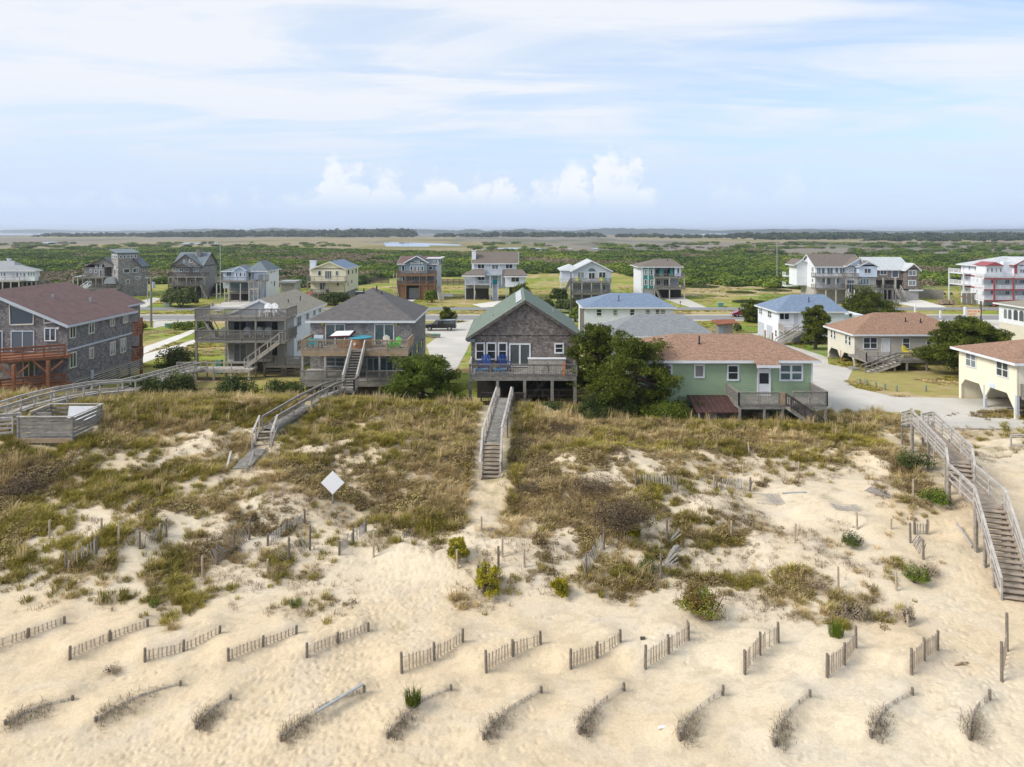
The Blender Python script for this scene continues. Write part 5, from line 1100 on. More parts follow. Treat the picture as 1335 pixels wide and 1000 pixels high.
# B6 blue-grey house with red-brown decks
Y=187; b=hb('blue-grey house with white arched gable window and red-brown two-storey decks',515,576,Y,14)
fbody(b,Y,520,568,344.5,371,11,'blue grey wall'); MB().box(fx(570,Y)-.4,fx(570,Y),Y,Y+11,-.2,fz(338.5,Y)).build('side_wall','light grey wall',b); fbody(b,Y,558,567.5,338.5,None,11,'light grey wall','rear_block',1.5)
fbody(b,Y-1.2,528.5,557,341,356.5,3,'blue grey wall','gable_bay'); gable_y(b,fx(528.5,Y-1.2),fx(557,Y-1.2),fx(543.3,Y-1.2),Y-1.2,Y+6,fz(341.5,Y),fz(333.5,Y),'maroon metal roof','white trim',oh=.4,wm='blue grey wall')
gable_x(b,fx(520,Y),fx(570,Y),Y,Y+11,Y+6,fz(344,Y),fz(334.5,Y+6),'red roof',wm='blue grey wall',oh=.4); MB().box(fx(556,Y),fx(575,Y),Y-.3,Y+11,fz(337.6,Y),fz(336.4,Y)).build('parapet','white trim',b); fbody(b,Y,557,571,337.6,346,9,'blue grey wall','dormer_wall',-.15)
fw_(b,Y-1.2,[(534.6,538,346.5,353.5),(539.4,543,346.5,355),(544.2,547.5,346.5,355),(548.8,552.2,346.5,353.5),(539.5,542.8,340.3,344),(544.3,547.5,340.3,344),(535.2,538,342.2,344.3),(549,551.6,342.2,344.3)],fw=.13)
fw_(b,Y,[(523.6,527.4,346,353.8),(524.5,528,360,367),(533.8,537.2,360,368),(540.3,544,360,364.3),(550,554.6,360,370,2,1),(558.3,564,347,352)],fw=.12); fw_(b,Y-.16,[(565.4,567.8,339,342),(570,572,338.8,346)],fw=.1)
fdeck(b,Y-3.4,517,567.5,357.8,3.3,'FLR','brown wood',0,rm='brown wood',th=.45,h=.85); fdeck(b,Y-3.4,517,567.5,370.5,3.3,'FLR','brown wood',0,rm='brown wood',h=.85)
posts(b,[(fx(p,Y-3.3),Y-3.3) for p in (518.5,529,547,556,566.8)],fz(358,Y),'brown wood',.22); body(b,fx(518,Y-3.2),fx(529,Y-3.2),Y-3.1,Y,-.2,fz(371,Y),'brown wood','lattice_wall'); body(b,fx(548,Y-3.2),fx(567,Y-3.2),Y-3.1,Y,-.2,fz(371,Y),'brown wood','lattice_wall'); body(b,fx(529.3,Y),fx(547.7,Y),Y-.3,Y+3,-.2,fz(372,Y),'shade_fill','garage_shade_fill')  # near-black block between the lattice walls paints the bay's shade
MB().box(fx(533,Y-.4),fx(546.6,Y-.4),Y-.42,Y-.32,.1,fz(375,Y)).build('garage_door','pale grey plastic',b); stairs(b,(fx(572,Y),Y-1,fz(372,Y)),(fx(578,Y),Y-5,.2),1.2,'white concrete',0); MB().box(fx(514.5,Y-3),fx(517.5,Y-3),Y-3,Y-2,0,fz(370,Y)).build('storage_tank','white plastic',b) if 0 else None
q=MB(); P=[(513,355),(513.2,360),(512,372),(515,384)]; Q=[(517.3,355),(516.8,360),(517,372),(519.5,384)]
for L_ in (P,Q):
    for i in range(3): q.beam((fx(L_[i][0],Y-4),Y-4,fz(L_[i][1],Y)),(fx(L_[i+1][0],Y-4),Y-4,fz(L_[i+1][1],Y)),.15,.15)
q.build('trellis','pale wood',b)
# B7 grey house with taupe roof and teal door
Y=186; b=hb('grey house with taupe roofs, small balcony, bright teal front door and garage bays',603,687,Y,14)
fbody(b,Y,606,660,359,376,10,'light grey wall'); fbody(b,Y,617.5,673.5,343,360,8,'light grey wall','upper_wall',1.2); fbody(b,Y-2.2,658.5,685.3,359.5,374,10,'white wall','wing_wall')
gable_x(b,fx(616.5,Y),fx(674.5,Y),Y+1.2,Y+9,Y+5,fz(343,Y+1.2),fz(328.8,Y+5),'taupe roof',wm='light grey wall',oh=.3)
q=MB().prism([(fx(602,Y-2.5),Y-3,fz(358.9,Y-2.5)),(fx(632,Y-2.5),Y-3,fz(358.9,Y-2.5)),(fx(632,Y+1),Y+1.2,fz(351.8,Y+1.2)),(fx(616,Y+1),Y+1.2,fz(351.8,Y+1.2))],(0,0,.18)); q.build('porch_roof','taupe roof',b); MB().box(fx(602,Y-2.6),fx(632,Y-2.6),Y-3.06,Y-3.0,fz(359.8,Y),fz(358.2,Y)).build('fascia','white trim',b)
q=MB().prism([(fx(656.5,Y-2.5),Y-2.8,fz(359.6,Y-2.5)),(fx(688,Y-2.5),Y-2.8,fz(359.6,Y-2.5)),(fx(681,Y+1),Y+1.2,fz(351.8,Y+1.2)),(fx(656,Y+1),Y+1.2,fz(351.8,Y+1.2))],(0,0,.18)); q.build('porch_roof','taupe roof',b); MB().box(fx(656.5,Y-2.6),fx(688,Y-2.6),Y-2.86,Y-2.8,fz(360.6,Y),fz(359,Y)).build('fascia','white trim',b)
fw_(b,Y+1.2,[(622.4,632,343.8,350.5,2,1),(637.3,639.3,344,349.5),(640.8,650.2,344.5,351.5,2,1),(651.5,653.5,344,349.5),(658.8,668.6,343.8,350.5,2,1)],fw=.13); fw_(b,Y,[(622.5,632.3,360,366,2,1)],fw=.13); fw_(b,Y-2.2,[(666,677.4,359.8,368,2,1)],fw=.16)
door(b,'F',Y,fx(641.8,Y),fx(649,Y),fz(370.5,Y),fz(359.7,Y),'teal paint',glass=(.55,.85)); fdeck(b,Y-1.6,632,654.5,357.6,2.8,'FLR','light grey wall',2,h=1.1,z0=fz(372,Y))
fdeck(b,Y-2.6,606,640,370.2,2.6,'FL','light grey wall',0,h=1.0,rm='light grey wall'); posts(b,[(fx(p,Y-2.5),Y-2.5) for p in (606.8,618.5,639)],fz(359.5,Y),'light grey wall',.28); posts(b,[(fx(p,Y-2),Y-2) for p in (660,684.5)],fz(374,Y),'light grey wall',.3)
for p0,p1 in ((607.5,617),(620.3,636.5),(664,684)): fbody(b,Y,p0,p1,375.5,None,3,'shade_fill','garage_shade_fill',-.5)  # garage bays are closed near-black blocks, their shade put into the colour
fbody(b,Y-.6,606,640,372,376,.3,'grey wall','header_board'); stairs(b,(fx(645.5,Y-1.4),Y-1.5,fz(371,Y)),(fx(645.5,Y-5),Y-5.6,.05),1.4,'light grey wall',3,'light grey wall','hor2'); chimney(b,fx(615.3,Y+3),fx(620.6,Y+3),Y+2.2,Y+3.4,2,fz(326,Y+3),'white wall')
# B8 grey gable house with full width balconies
Y=186; b=hb('grey gabled house with full-width double balconies and an arched door window',729,797,Y,14)
fbody(b,Y,746,797,353,372,12,'light grey wall'); fbody(b,Y,733,746,352,366,9,'light grey wall','side_wing',2); gable_y(b,fx(746,Y),fx(797,Y),fx(771.5,Y),Y,Y+12,fz(353,Y),fz(340.3,Y),'white roof','white trim',oh=.4,wm='light grey wall'); hip(b,fx(732,Y+2),fx(757,Y+2),Y+2,Y+12,fz(352,Y+2),fz(344.5,Y+7),'white roof',oh=.4)
fw_(b,Y,[(752.6,762,354.3,363,2,1),(780.3,790,354.3,363,2,1),(767,776,355,364.5,2,1),(752.5,758.5,371,380,2,1),(768.5,773.5,371,379),(785.3,790,371,380)],fw=.14)
x0,x1=fx(767.3,Y),fx(775.8,Y); q=MB(); q.prism([(x0,Y-.1,fz(353.6,Y))]+[((x0+x1)/2-(x1-x0)/2*math.cos(t),Y-.1,fz(352.5,Y)+.55*math.sin(t)) for t in [math.pi*i/8 for i in range(9)]]+[(x1,Y-.1,fz(353.6,Y))],(0,.09,0)); q.build('fanlight','pale glass',b)
fdeck(b,Y-3,745.5,797,367.5,2.9,'FLR','weathered wood',5,h=.9,z0=-.2,postm='pale wood'); fdeck(b,Y-3,745.5,797,382.5,2.9,'FLR','weathered wood',0,h=.9); fbody(b,Y,747,796,372.2,None,11,'grey wall','lower_wall',.1); fdeck(b,Y-1,730.5,745,366.5,2.8,'FL','white wall',3,h=1.0,style='hor3',z0=-.2)
stairs(b,(fx(743,Y-2),Y-2.5,fz(367,Y)),(fx(732,Y-2),Y-2.5,.1),1.1,'weathered wood',3,'weathered wood','pick'); rail(b,(fx(729,Y-3),Y-3,0),(fx(744,Y-3),Y-3,0),2.6,'pick','weathered wood',.4)
for px,mm,c in ((752.3,'yellow plastic','yellow'),(755.8,'utility green','green'),(784,'yellow plastic','yellow'),(789,'utility green','green')):
    slat_chair((fx(px,Y-1.5),Y-1.5,fz(367.5,Y)),0,mm,'%s chair on the %s half of the upper balcony of the grey gabled house'%(c,'left' if px<770 else 'right'),'coloured chairs on the far balcony',1.25)
# B9 teal house
Y=187; b=hb('teal and white house with hip roof above decks and an open car port',831,893,Y,14)
fbody(b,Y,838,852.5,347.5,376,11,'teal wall'); fbody(b,Y,838,852.5,376,None,10,'grey wall','lower_wall',.15); fbody(b,Y,852.5,888,347.5,375,10,'light grey wall','deck_wall',2.2); MB().box(fx(832,Y+4),fx(838,Y),Y-.01,Y+11.3,-.2,fz(347.7,Y)).build('side_wall','white wall',b)
fbody(b,Y,879.5,888,349,360,3,'pale blue wall','bay_wall',0)
hip(b,fx(833,Y),fx(889,Y),Y,Y+11,fz(347.7,Y),fz(337.5,Y+5),'taupe roof',fx(856,Y+5),fx(876,Y+5),oh=.4,vents=((fx(871.5,Y+3),Y+4,.9),))
for xw in (838,845,852.5): MB().box(fx(xw,Y)-.12,fx(xw,Y)+.12,Y-.06,Y,fz(376,Y),fz(347.5,Y)).build('trim_board','white trim',b)
fw_(b,Y,[(839.8,843.8,351,358.7,1,2),(847.3,851.3,351.2,358.7,1,2),(839.8,843.6,364.5,371.7,1,2),(847.8,851.8,364.8,372,1,2)],fw=.14); fw_(b,Y+2.2,[(854,858,351,359),(865,873.3,350.5,361,2,1),(856,861,365,373,2,1),(865,875,364,374,3,1)],fw=.14); fw_(b,Y,[(882.5,885.8,349.5,356.5)],fw=.1)
for p0,p1 in ((860,864),(874,877.7)): fbody(b,Y,p0,p1,350,360,.1,'teal wall','shutter',2.1)
fdeck(b,Y-2,853,893,361.5,4.2,'FR','weathered wood',3,h=.9,z0=-.2,postm='pale wood'); fdeck(b,Y-2,853,893,376,4.2,'FR','weathered wood',0,h=.9); fbody(b,Y,853,892,377.5,None,8,'shade_fill','car_port_shade_fill',3.5); stairs(b,(fx(855,Y-2.4),Y-2.6,fz(376,Y)),(fx(861,Y-2.4),Y-2.6,.1),1,'weathered wood',3,'weathered wood','hor1')  # near-black block in the car port paints its shade
# B10 big white house
Y=176; b=hb('large white three-storey house with brown roof, twin gables and long grey balconies',1042,1146,Y,16)
xl=fx(1063,Y); yb=xl*F/(1044-CX); fbody(b,Y,1063,1104,375.6,None,yb-Y,'pale wood','underhouse_wall',.6); fbody(b,Y,1063,1123,347,375.5,yb-Y,'white wall')
ze=fz(347,Y); gable_x(b,xl,fx(1123,Y),Y,yb,(Y+yb)/2,ze,fz(332,Y+5),'taupe roof',wm='white wall',oh=.4); fbody(b,Y-2,1119.5,1143.5,345,361,8,'pale blue wall','gable_wing'); fbody(b,Y-2,1123,1143,361,None,8,'grey wall','wing_lower_wall',.4)
gable_y(b,fx(1119.5,Y-2),fx(1143.5,Y-2),fx(1131.5,Y-2),Y-2,Y+6,fz(347,Y-2),fz(340.7,Y-2),'taupe roof',oh=.4,wm='pale blue wall'); gable_y(b,fx(1103.5,Y-1),fx(1126,Y-1),fx(1121,Y-1),Y-1,Y+5,fz(346.5,Y-1),fz(336.8,Y-1),'taupe roof',oh=.3,wm='pale blue wall')
gable_y(b,xl-3.2,xl+1,xl-1.3,Y+5,Y+10,fz(345,Y+5),fz(338.5,Y+5),'taupe roof',oh=.3,wm='white wall') ; body(b,xl-2.6,xl-.02,Y+5,Y+10,fz(372,Y+5),fz(345,Y+5),'white wall','bay_wall')
fw_(b,Y,[(1064.8,1070,349,357,2,1),(1071,1075.5,349,357,1,1),(1078,1086,349,358,2,1),(1088.5,1093,349,356),(1094.5,1101.5,349,357,2,1),(1071.8,1076,362.5,369),(1078,1083,362,371),(1088,1094,362,369,2,1)],fw=.1,gm='pale glass'); fw_(b,Y-1,[(1105.4,1108.6,349.2,351.6),(1110,1113.3,349.2,351.6),(1105.4,1108.6,353,355.7),(1110,1113.3,353,355.7),(1104,1113.5,365,369.5,3,1),(1103.5,1113.5,370.5,382,3,1)],fw=.12); fw_(b,Y-2,[(1126.2,1135.8,349.5,356.7,2,1),(1122.8,1130,375,385,2,1)],fw=.15); fw_(b,Y-1.6,[(1121,1133,363,371,3,1)],fw=.1,gm='pale glass')
for p in ((1058.3,1061,348,354.5),): swin(b,'L',xl,*p,cols=2,rows=1,fw=.1)
for p in ((1058.5,1060.5,363,368),(1047,1048.5,348.5,353),): swin(b,'L',xl,*p,cols=1,rows=1,fw=.1)
fdeck(b,Y-2.4,1063,1104,361,2.3,'FLR','weathered wood',4,h=.95,postm='pale wood'); fdeck(b,Y-2.4,1063,1104,376,2.3,'FLR','weathered wood',0,h=.95); fdeck(b,Y-3,1104,1119,361.5,2,'FLR','weathered wood',0,h=.95); fdeck(b,Y-4.2,1120.5,1143,376.5,2.2,'FLR','weathered wood',3,h=.9,postm='pale wood')
stairs(b,(fx(1109,Y-2),Y-2.4,fz(380,Y)),(fx(1109,Y-5),Y-5,.2),1.3,'white trim',3,'white trim','hor1') 
for xx,s_ in ((xl-1.2,1),): 
    for z in (fz(360,Y+9),fz(373,Y+9)): MB().box(xl-3.4,xl-.02,Y+10.2,Y+12.5,z-.25,z).build('deck_floor','white trim',b); rail(b,(xl-3.4,Y+10.2,z),(xl-3.4,Y+12.5,z),.95,'pick','white trim',.3)
# B11 brown shingled house
Y=184; b=hb('brown shingled house with pale silver roof standing right beside the large white house',1142,1198,Y,14)
fbody(b,Y,1143,1184,351,365,9,'brown shingle'); fbody(b,Y,1149,1181,365,377,6,'dark shingle','porch_wall',2.5); fbody(b,Y-1.5,1181.5,1198,350,377,9,'brown shingle','wing_wall'); fbody(b,Y-1.4,1182,1197.5,379,None,8,'grey wall','wing_base'); MB().box(fx(1181,Y),fx(1199,Y),Y-1.7,Y-1.4,fz(378.8,Y),fz(377,Y)).build('trim_board','white trim',b)
gable_x(b,fx(1135,Y),fx(1186,Y),Y,Y+10,Y+5,fz(351,Y),fz(335.8,Y+5),'white roof',wm='brown shingle',oh=.4); gable_y(b,fx(1181.5,Y-1.5),fx(1198,Y-1.5),fx(1190.5,Y-1.5),Y-1.5,Y+6,fz(351,Y-1.5),fz(344,Y-1.5),'white roof',oh=.5,wm='brown shingle')
fw_(b,Y,[(1147,1156.5,352,358.7,2,1),(1162.3,1171.8,352,362,1,1)],fw=.16); fw_(b,Y-1.5,[(1184.3,1194.6,352.2,359.8,2,1),(1184,1194.3,365.2,372.8,2,1)],fw=.17); fw_(b,Y+2.5,[(1150.5,1153.5,365,371),(1164.5,1168.5,366,375)],fw=.12)
fdeck(b,Y-.8,1149,1165,376.5,3,'F','weathered wood',3,postm='pale wood'); fbody(b,Y,1150,1164,378,None,2,'shade_fill','garage_shade_fill',1); posts(b,[(fx(1150,Y),Y-.5),(fx(1166,Y),Y-.5)],fz(362,Y),'pale wood',.3); fbody(b,Y,1143,1149.5,377,None,5,'beige wall','base_wall')  # garage bay shade painted by a near-black block
stairs(b,(fx(1170,Y-1),Y-.9,fz(376,Y)),(fx(1178,Y-5),Y-5.2,.1),1.4,'pale wood',3,'pale wood','hor2')
# B12 white and red apartment house
Y=170; b=hb('white three-storey apartment house with dark red trim and stacked balconies',1248,1400,Y,24,'apartment house')
xl=fx(1283,Y); yb=xl*F/(1253-CX); zt=fz(347,Y)
MB().box(xl,fx(1420,Y),Y,yb,-.2,zt).build('wall','white wall',b); hip(b,xl,fx(1420,Y),Y,yb,fz(346.5,Y),fz(332.8,Y+13),'white roof',fx(1288,Y+9),fx(1400,Y),oh=.8)
q=MB()
for v in (360.5,375.5,390.5): z=fz(v,Y); q.box(xl-.08,xl,Y,yb,z-.25,z+.1)
q.build('red_band','red paint',b)
for (p0,p1,v0,v1) in ((1278.2,1280.6,348.5,354.5),(1271,1272.8,348,352.5),(1263,1265,347,352),(1256,1257.5,347,351.5),(1273.5,1275,362.5,367.5),(1269.3,1270.5,362.5,366.5),(1264.8,1266,361.5,366),(1260.2,1261.5,361.5,366),(1273,1274.6,377,382),(1269,1270.2,376.5,380),(1264.6,1265.8,376,380),(1260,1261.4,376,381)): swin(b,'L',xl,p0,p1,v0,v1,1,1,fw=.12,fm='white trim')
for v in (362.5,377,391): fdeck(b,Y-3.4,1283,1420,v,3.3,'FL','white trim',0,h=.95,style='hor4',sp=.3); MB().box(fx(1283,Y-3.5),fx(1420,Y-3.5),Y-3.5,Y-3.41,fz(v+1.6,Y-3.4),fz(v,Y-3.4)).build('red_band','red paint',b)
posts(b,[(fx(p,Y-3.45),Y-3.45) for p in (1296,1321,1345)],fz(362,Y-3.4),'red paint',.3)
fw_(b,Y,[(1291.5,1295,364,370),(1298,1300.5,364,370),(1310,1316,364,370,2,1),(1323,1326,364,370),(1329,1336,364,370,2,1),(1291,1295,378,384),(1310,1316,378.5,384.5,2,1),(1323,1326,379,383),(1332,1335,379,385)],fw=.14)
fbody(b,Y-3.4,1285,1308,346.5,360,3.4,'white wall','bay_wall'); q=MB(); q.prism([(fx(1284,Y-3.6),Y-3.9,fz(346.4,Y-3.4)),(fx(1309,Y-3.6),Y-3.9,fz(346.4,Y-3.4)),(fx(1297,Y-3.6),Y-3.9,fz(341.5,Y-3.4))],(0,5,0)); q.build('red_gable','red paint',b)
fw_(b,Y-3.4,[(1286,1289.3,349.3,354.7,1,2),(1291.3,1294.8,349.3,354.7,1,2),(1297,1300.3,349.5,355,1,2),(1302.8,1306,349.5,355,1,2)],fw=.12); fw_(b,Y,[(1311,1313,350,355.5),(1314.5,1316,350,355.5)],fw=.12); fbody(b,Y-1,1308,1326,341,360,1,'white wall','upper_bay')
fbody(b,Y-2,1323.5,1420,346,360,2,'white wall','end_bay'); gable_y(b,fx(1322,Y-2),fx(1356,Y-2),fx(1339,Y-2),Y-2.2,Y+6,fz(345,Y-2),fz(336.5,Y-2),'white roof','red paint',oh=.4,wm='white wall'); MB().box(fx(1322.5,Y-2.1),fx(1325.3,Y-2.1),Y-2.3,Y-2,fz(360,Y),fz(343,Y)).build('corner_board','red paint',b); fw_(b,Y-2,[(1329,1340,343.5,347.6,2,1),(1329,1340,350.5,356.5,3,1)],fw=.15)
x0=fx(1248,Y)
for v in (355,369.5): z=fz(v,yb); MB().box(xl-1.9,xl-.01,yb-4,yb+2,z-.25,z).build('deck_floor','white trim',b); rail(b,(xl-1.9,yb-4,z),(xl-1.9,yb+2,z),1.0,'hor4','white trim'); 
posts(b,[(xl-1.85,yb-3.9),(xl-1.85,yb+1.9)],fz(354,yb),'white trim',.25)
# board fence between the two
t=thing('board_fence',(fx(1220,186),192,0),'pale weathered board fence behind the lawn beside the red and white building','fence')
q=MB(); A=(fx(1197,189),190.5);B=(fx(1252,179),186.0)
n=90
for i in range(n):
    u=i/n; x=A[0]+(B[0]-A[0])*u; y=A[1]+(B[1]-A[1])*u; q.box(x,x+.15,y,y+.03,-.1,2.35+.08*random.random())
q.build('boards','pale wood',t); q=MB(); q.beam((A[0],A[1]+.06,1.8),(B[0],B[1]+.06,1.8),.05,.1); q.build('fence_rail','weathered wood',t)
t=thing('board_fence',(fx(1265,172),172,0),'dark grey panel screen fence standing before the white apartment wall','fence'); 
for k in range(3): MB().box(fx(1254.5+k*6.3,172),fx(1260.2+k*6.3,172),172,172.08,-.1,fz(382,172)).build('panel','weathered wood',t)
# ================= boardwalks and beach steps
def g3(px,py,dz=0,lo=15,hi=120): x,y,z=hit(px,py,lo,hi); return Vector((x,y,z+dz))
def walk(b,pts,w,m='weathered wood',style='hor2',h=.95,rm='pale wood',sides=3,post=True,plank=.15):
    pts=[Vector(p) for p in pts]; q=MB(); pl=MB()
    sd=[]
    for i in range(len(pts)):
        a=pts[max(0,i-1)]; c=pts[min(len(pts)-1,i+1)]; d=(c-a); d.z=0; d.normalize(); sd.append(Vector((-d.y,d.x,0)))
    for i in range(len(pts)-1):
        A,B=pts[i],pts[i+1]; L=(B-A).length; n=max(1,int(L/plank)); s=(sd[i]+sd[i+1]).normalized()
        for k in range(n):
            c=A.lerp(B,(k+.5)/n); j=random.uniform(-.03,.03); q.beam(c-s*(w/2+j),c+s*(w/2-j),plank*.9,.045)
        for t in (-1,1): pl.beam(A+s*t*w*.42-Vector((0,0,.12)),B+s*t*w*.42-Vector((0,0,.12)),.06,.18)
    q.build('deck_boards',m,b); pl.build('joist',m,b)
    for t,bit in ((-1,1),(1,2)):
        if sides&bit:
            for i in range(len(pts)-1): rail(b,pts[i]+sd[i]*t*(w/2+.05),pts[i+1]+sd[i+1]*t*(w/2+.05),h,style,rm,name='handrail',postmax=2.2,endpost=(i==len(pts)-2))
            if post:
                q=MB()
                for i,p in enumerate(pts):
                    e=p+sd[i]*t*(w/2+.05); zg=H(e.x,e.y)
                    if e.z-zg>-.5: MB().box(e.x-.055,e.x+.055,e.y-.055,e.y+.055,min(zg,e.z)-.4,e.z+h*.3).build('post',m,b)
# centre boardwalk
P0=g3(639,625); b=thing('beach_boardwalk',tuple(P0),'narrow grey boardwalk with steps, leading from the green-roofed cottage over the dune','boardwalk')
T0=Vector((fx(642,45.1),45.0,4.62)); stairs(b,T0,P0+Vector((0,0,.05)),1.05,'sandy wood',0,rise=.18)
L0=[T0,Vector((fx(651,50),50,4.95)),Vector((fx(657,55.5),55.5,4.85)),Vector((fx(660,61.5),61.5,3.5))]; walk(b,L0,1.05,'weathered wood','hor1',.95,'pale wood')
for s in (-1,1): 
    rail(b,T0+Vector((s*.6,0,0)),P0+Vector((s*.62,-.1,.1)),.95,'hor1','pale wood',name='handrail')
# steps of the hip-roofed house
B0=g3(350,567,.4); C0=g3(341,586,.12); b=thing('beach_boardwalk',tuple(C0),'long slanting grey boardwalk running from the hot tub house to sand-covered steps','boardwalk')
mid=g3(398,536,.3); walk(b,[B0,mid,Vector((fx(428,57.5),57.5,4.75)),Vector((-14.9,61.6,4.15))],.9,'weathered wood','hor2',.85,'weathered wood')
stairs(b,B0,C0,1.1,'sandy wood',3,'pale wood','hor1',rise=.16)
D0_=g3(314,612,.03); walk(b,[C0+Vector((-.1,-.2,-.05)),D0_],1.0,'weathered wood','hor1',.5,'weathered wood',0,False)
b=single(MB().beam(g3(291,629,.05),g3(301,600,.55),.12,.05).beam(g3(291,629,-.1),g3(291,629,.3),.08,.08).beam(g3(301,600,-.1),g3(301,600,.6),.08,.08),'broken_handrail','pale wood',tuple(g3(296,615)),'broken grey handrail sloping on the left side of the buried steps','handrail')
b=single(MB().beam(g3(324,613,.2),g3(331,600,.6),.12,.05).beam(g3(324,613,-.1),g3(324,613,.3),.08,.08).beam(g3(331,600,-.1),g3(331,600,.65),.08,.08),'broken_handrail','weathered wood',tuple(g3(327,606)),'short broken handrail on the right side of the buried steps','handrail')
# long boardwalk at the left
b=thing('beach_boardwalk',tuple(g3(79,527)),'long pale boardwalk with white-grey rails passing behind the square dune deck','boardwalk')
W=[g3(-60,566,.25),g3(0,549,.3),g3(36,537,.35),g3(79,527,.4),g3(125,519,.45),Vector((fx(168,56.5),56.5,5.35)),Vector((fx(200,62),62,4.75)),Vector((fx(245,75),75,3.1)),Vector((fx(262,78),78.2,2.85))]
walk(b,W,1.1,'pale wood','hor2',.8,'pale wood')
walk(thing('beach_boardwalk',tuple(g3(5,560)),'short lower walkway with white slatted rails joining the square dune deck from the left','boardwalk'),[Vector((fx(-60,45.6),45.6,4.75)),Vector((fx(22,46.3),46.3,4.9))],1.0,'pale wood','hor4',1.1,'pale wood')
b=thing('dune_deck',(-29.4,46.5,4.6),'square weathered dune deck with board walls and a white bench, left of the dune crest','deck')
x0,x1,y0,y1,zf,zt=-31.15,-27.75,45,48.2,4.9,6.22
q=MB()
for i in range(20): q.box(x0,x1,y0+i*.16,y0+i*.16+.14,zf-.05,zf)
q.build('deck_floor','weathered wood',b); q=MB()
for k in range(5): z=zf+.12+k*.235; q.box(x0,x1,y0-.03,y0,z,z+.19 if 1 else 0)
q.build('front_wall','weathered wood',b); q=MB()
for k in range(5): z=zf+.12+k*.235; q.box(x1,x1+.03,y0,y1,z,z+.17)
q.build('side_wall','weathered wood',b); q=MB()
for k in range(5): z=zf+.12+k*.235; q.box(x0-.03,x0,y0+1.2,y1,z,z+.17)
q.build('side_wall','weathered wood',b); q=MB()
for k in range(4): z=zf+.15+k*.28; q.box(x0,x1,y1,y1+.03,z,z+.17)
q.build('back_wall','weathered wood',b); MB().box(x0-.02,x1+.02,y0-.05,y0-.005,zf-.32,zf-.02).build('skirt_board','tan wood',b); MB().box(x1+.0,x1+.04,y0,y1,zf-.3,zf-.05).build('skirt_board','weathered wood',b)
q=MB().box(x0-.08,x1+.08,y0-.1,y0+.04,zt,zt+.05); q.build('cap_rail','pale wood',b); MB().box(x1-.04,x1+.1,y0+.04,y1,zt,zt+.05).build('cap_rail','pale wood',b); MB().box(x0-.08,x1+.1,y1,y1+.14,zt,zt+.05).build('cap_rail','pale wood',b); MB().box(x0-.1,x0+.04,y0+1.2,y1,zt,zt+.05).build('cap_rail','pale wood',b)
posts(b,[(x0,y0-.0),(x1,y0),(x1,y1),(x0,y1)],zt,'weathered wood',.12); q=MB().box(-29.9,-28.0,y1-.75,y1-.2,zf+.45,zf+.5); q.prism([(-29.9,y1-.22,zf+.5),(-28,y1-.22,zf+.5),(-28,y1-.05,zt-.1),(-29.9,y1-.05,zt-.1)],(0,.04,0)); q.build('bench','white trim',b)
MB().box(-31,-30,46.4,46.5,zf,zt-.1).build('inner_wall','weathered wood',b)
# right hand beach stairs
b=thing('beach_stairs',(24,36,2),'tall grey wooden beach stairs with two landings at the right side of the dune','stairs')
A1=Vector((28.2,49,4.6));A2=Vector((25.7,41.0,4.6));A3=Vector((25.2,40.0,3.9));A4=Vector((24.25,36.2,3.9));A5=Vector((22.95,32.2,.95)); A0=Vector((29.3,52.2,3.6))
walk(b,[A2,A1],1.25,'sandy wood','hor4',1.0,'pale wood'); walk(b,[A4,A3],1.25,'sandy wood','hor3',1.0,'pale wood'); stairs(b,A2,A3,1.2,'sandy wood',3,'pale wood','hor1'); stairs(b,A4,A5,1.25,'sandy wood',0,rise=.172)
walk(b,[A0,A1],1.25,'weathered wood','hor4',1.0,'pale wood')
for s,tt in ((-1,.80),(1,.95)):
    d=(A5-A4); d.z=0; d.normalize(); sd=Vector((-d.y,d.x,0)); p=A4+sd*s*-.68; q_=A4.lerp(A5,tt)+sd*s*-.68; rail(b,p,q_,1.0,'hor3','pale wood',name='handrail')
for p in (A1,A2,A3,A4,A4.lerp(A5,.33),A4.lerp(A5,.66),A1.lerp(A2,.5)):
    for s in (-.68,.68): MB().box(p.x+s-.06,p.x+s+.06,p.y-.06,p.y+.06,H(p.x+s,p.y)-.4,p.z+.2).build('post','weathered wood',b)
MB().beam((A4.x-.78,A4.y+.2,H(A4.x,A4.y)+.2),(A4.x-.78,A4.y+1.5,H(A4.x,A4.y)+.9),.06,.14).build('brace','pale wood',b)
R1=g3(1318,583); R2=g3(1345,583); b=rail_mb(R1,R2+Vector((.5,.2,0)),.85,'hor2'); single(b,'low_fence','pale wood',tuple(R1),'low two-rail grey fence at the right edge behind the beach stairs','fence')
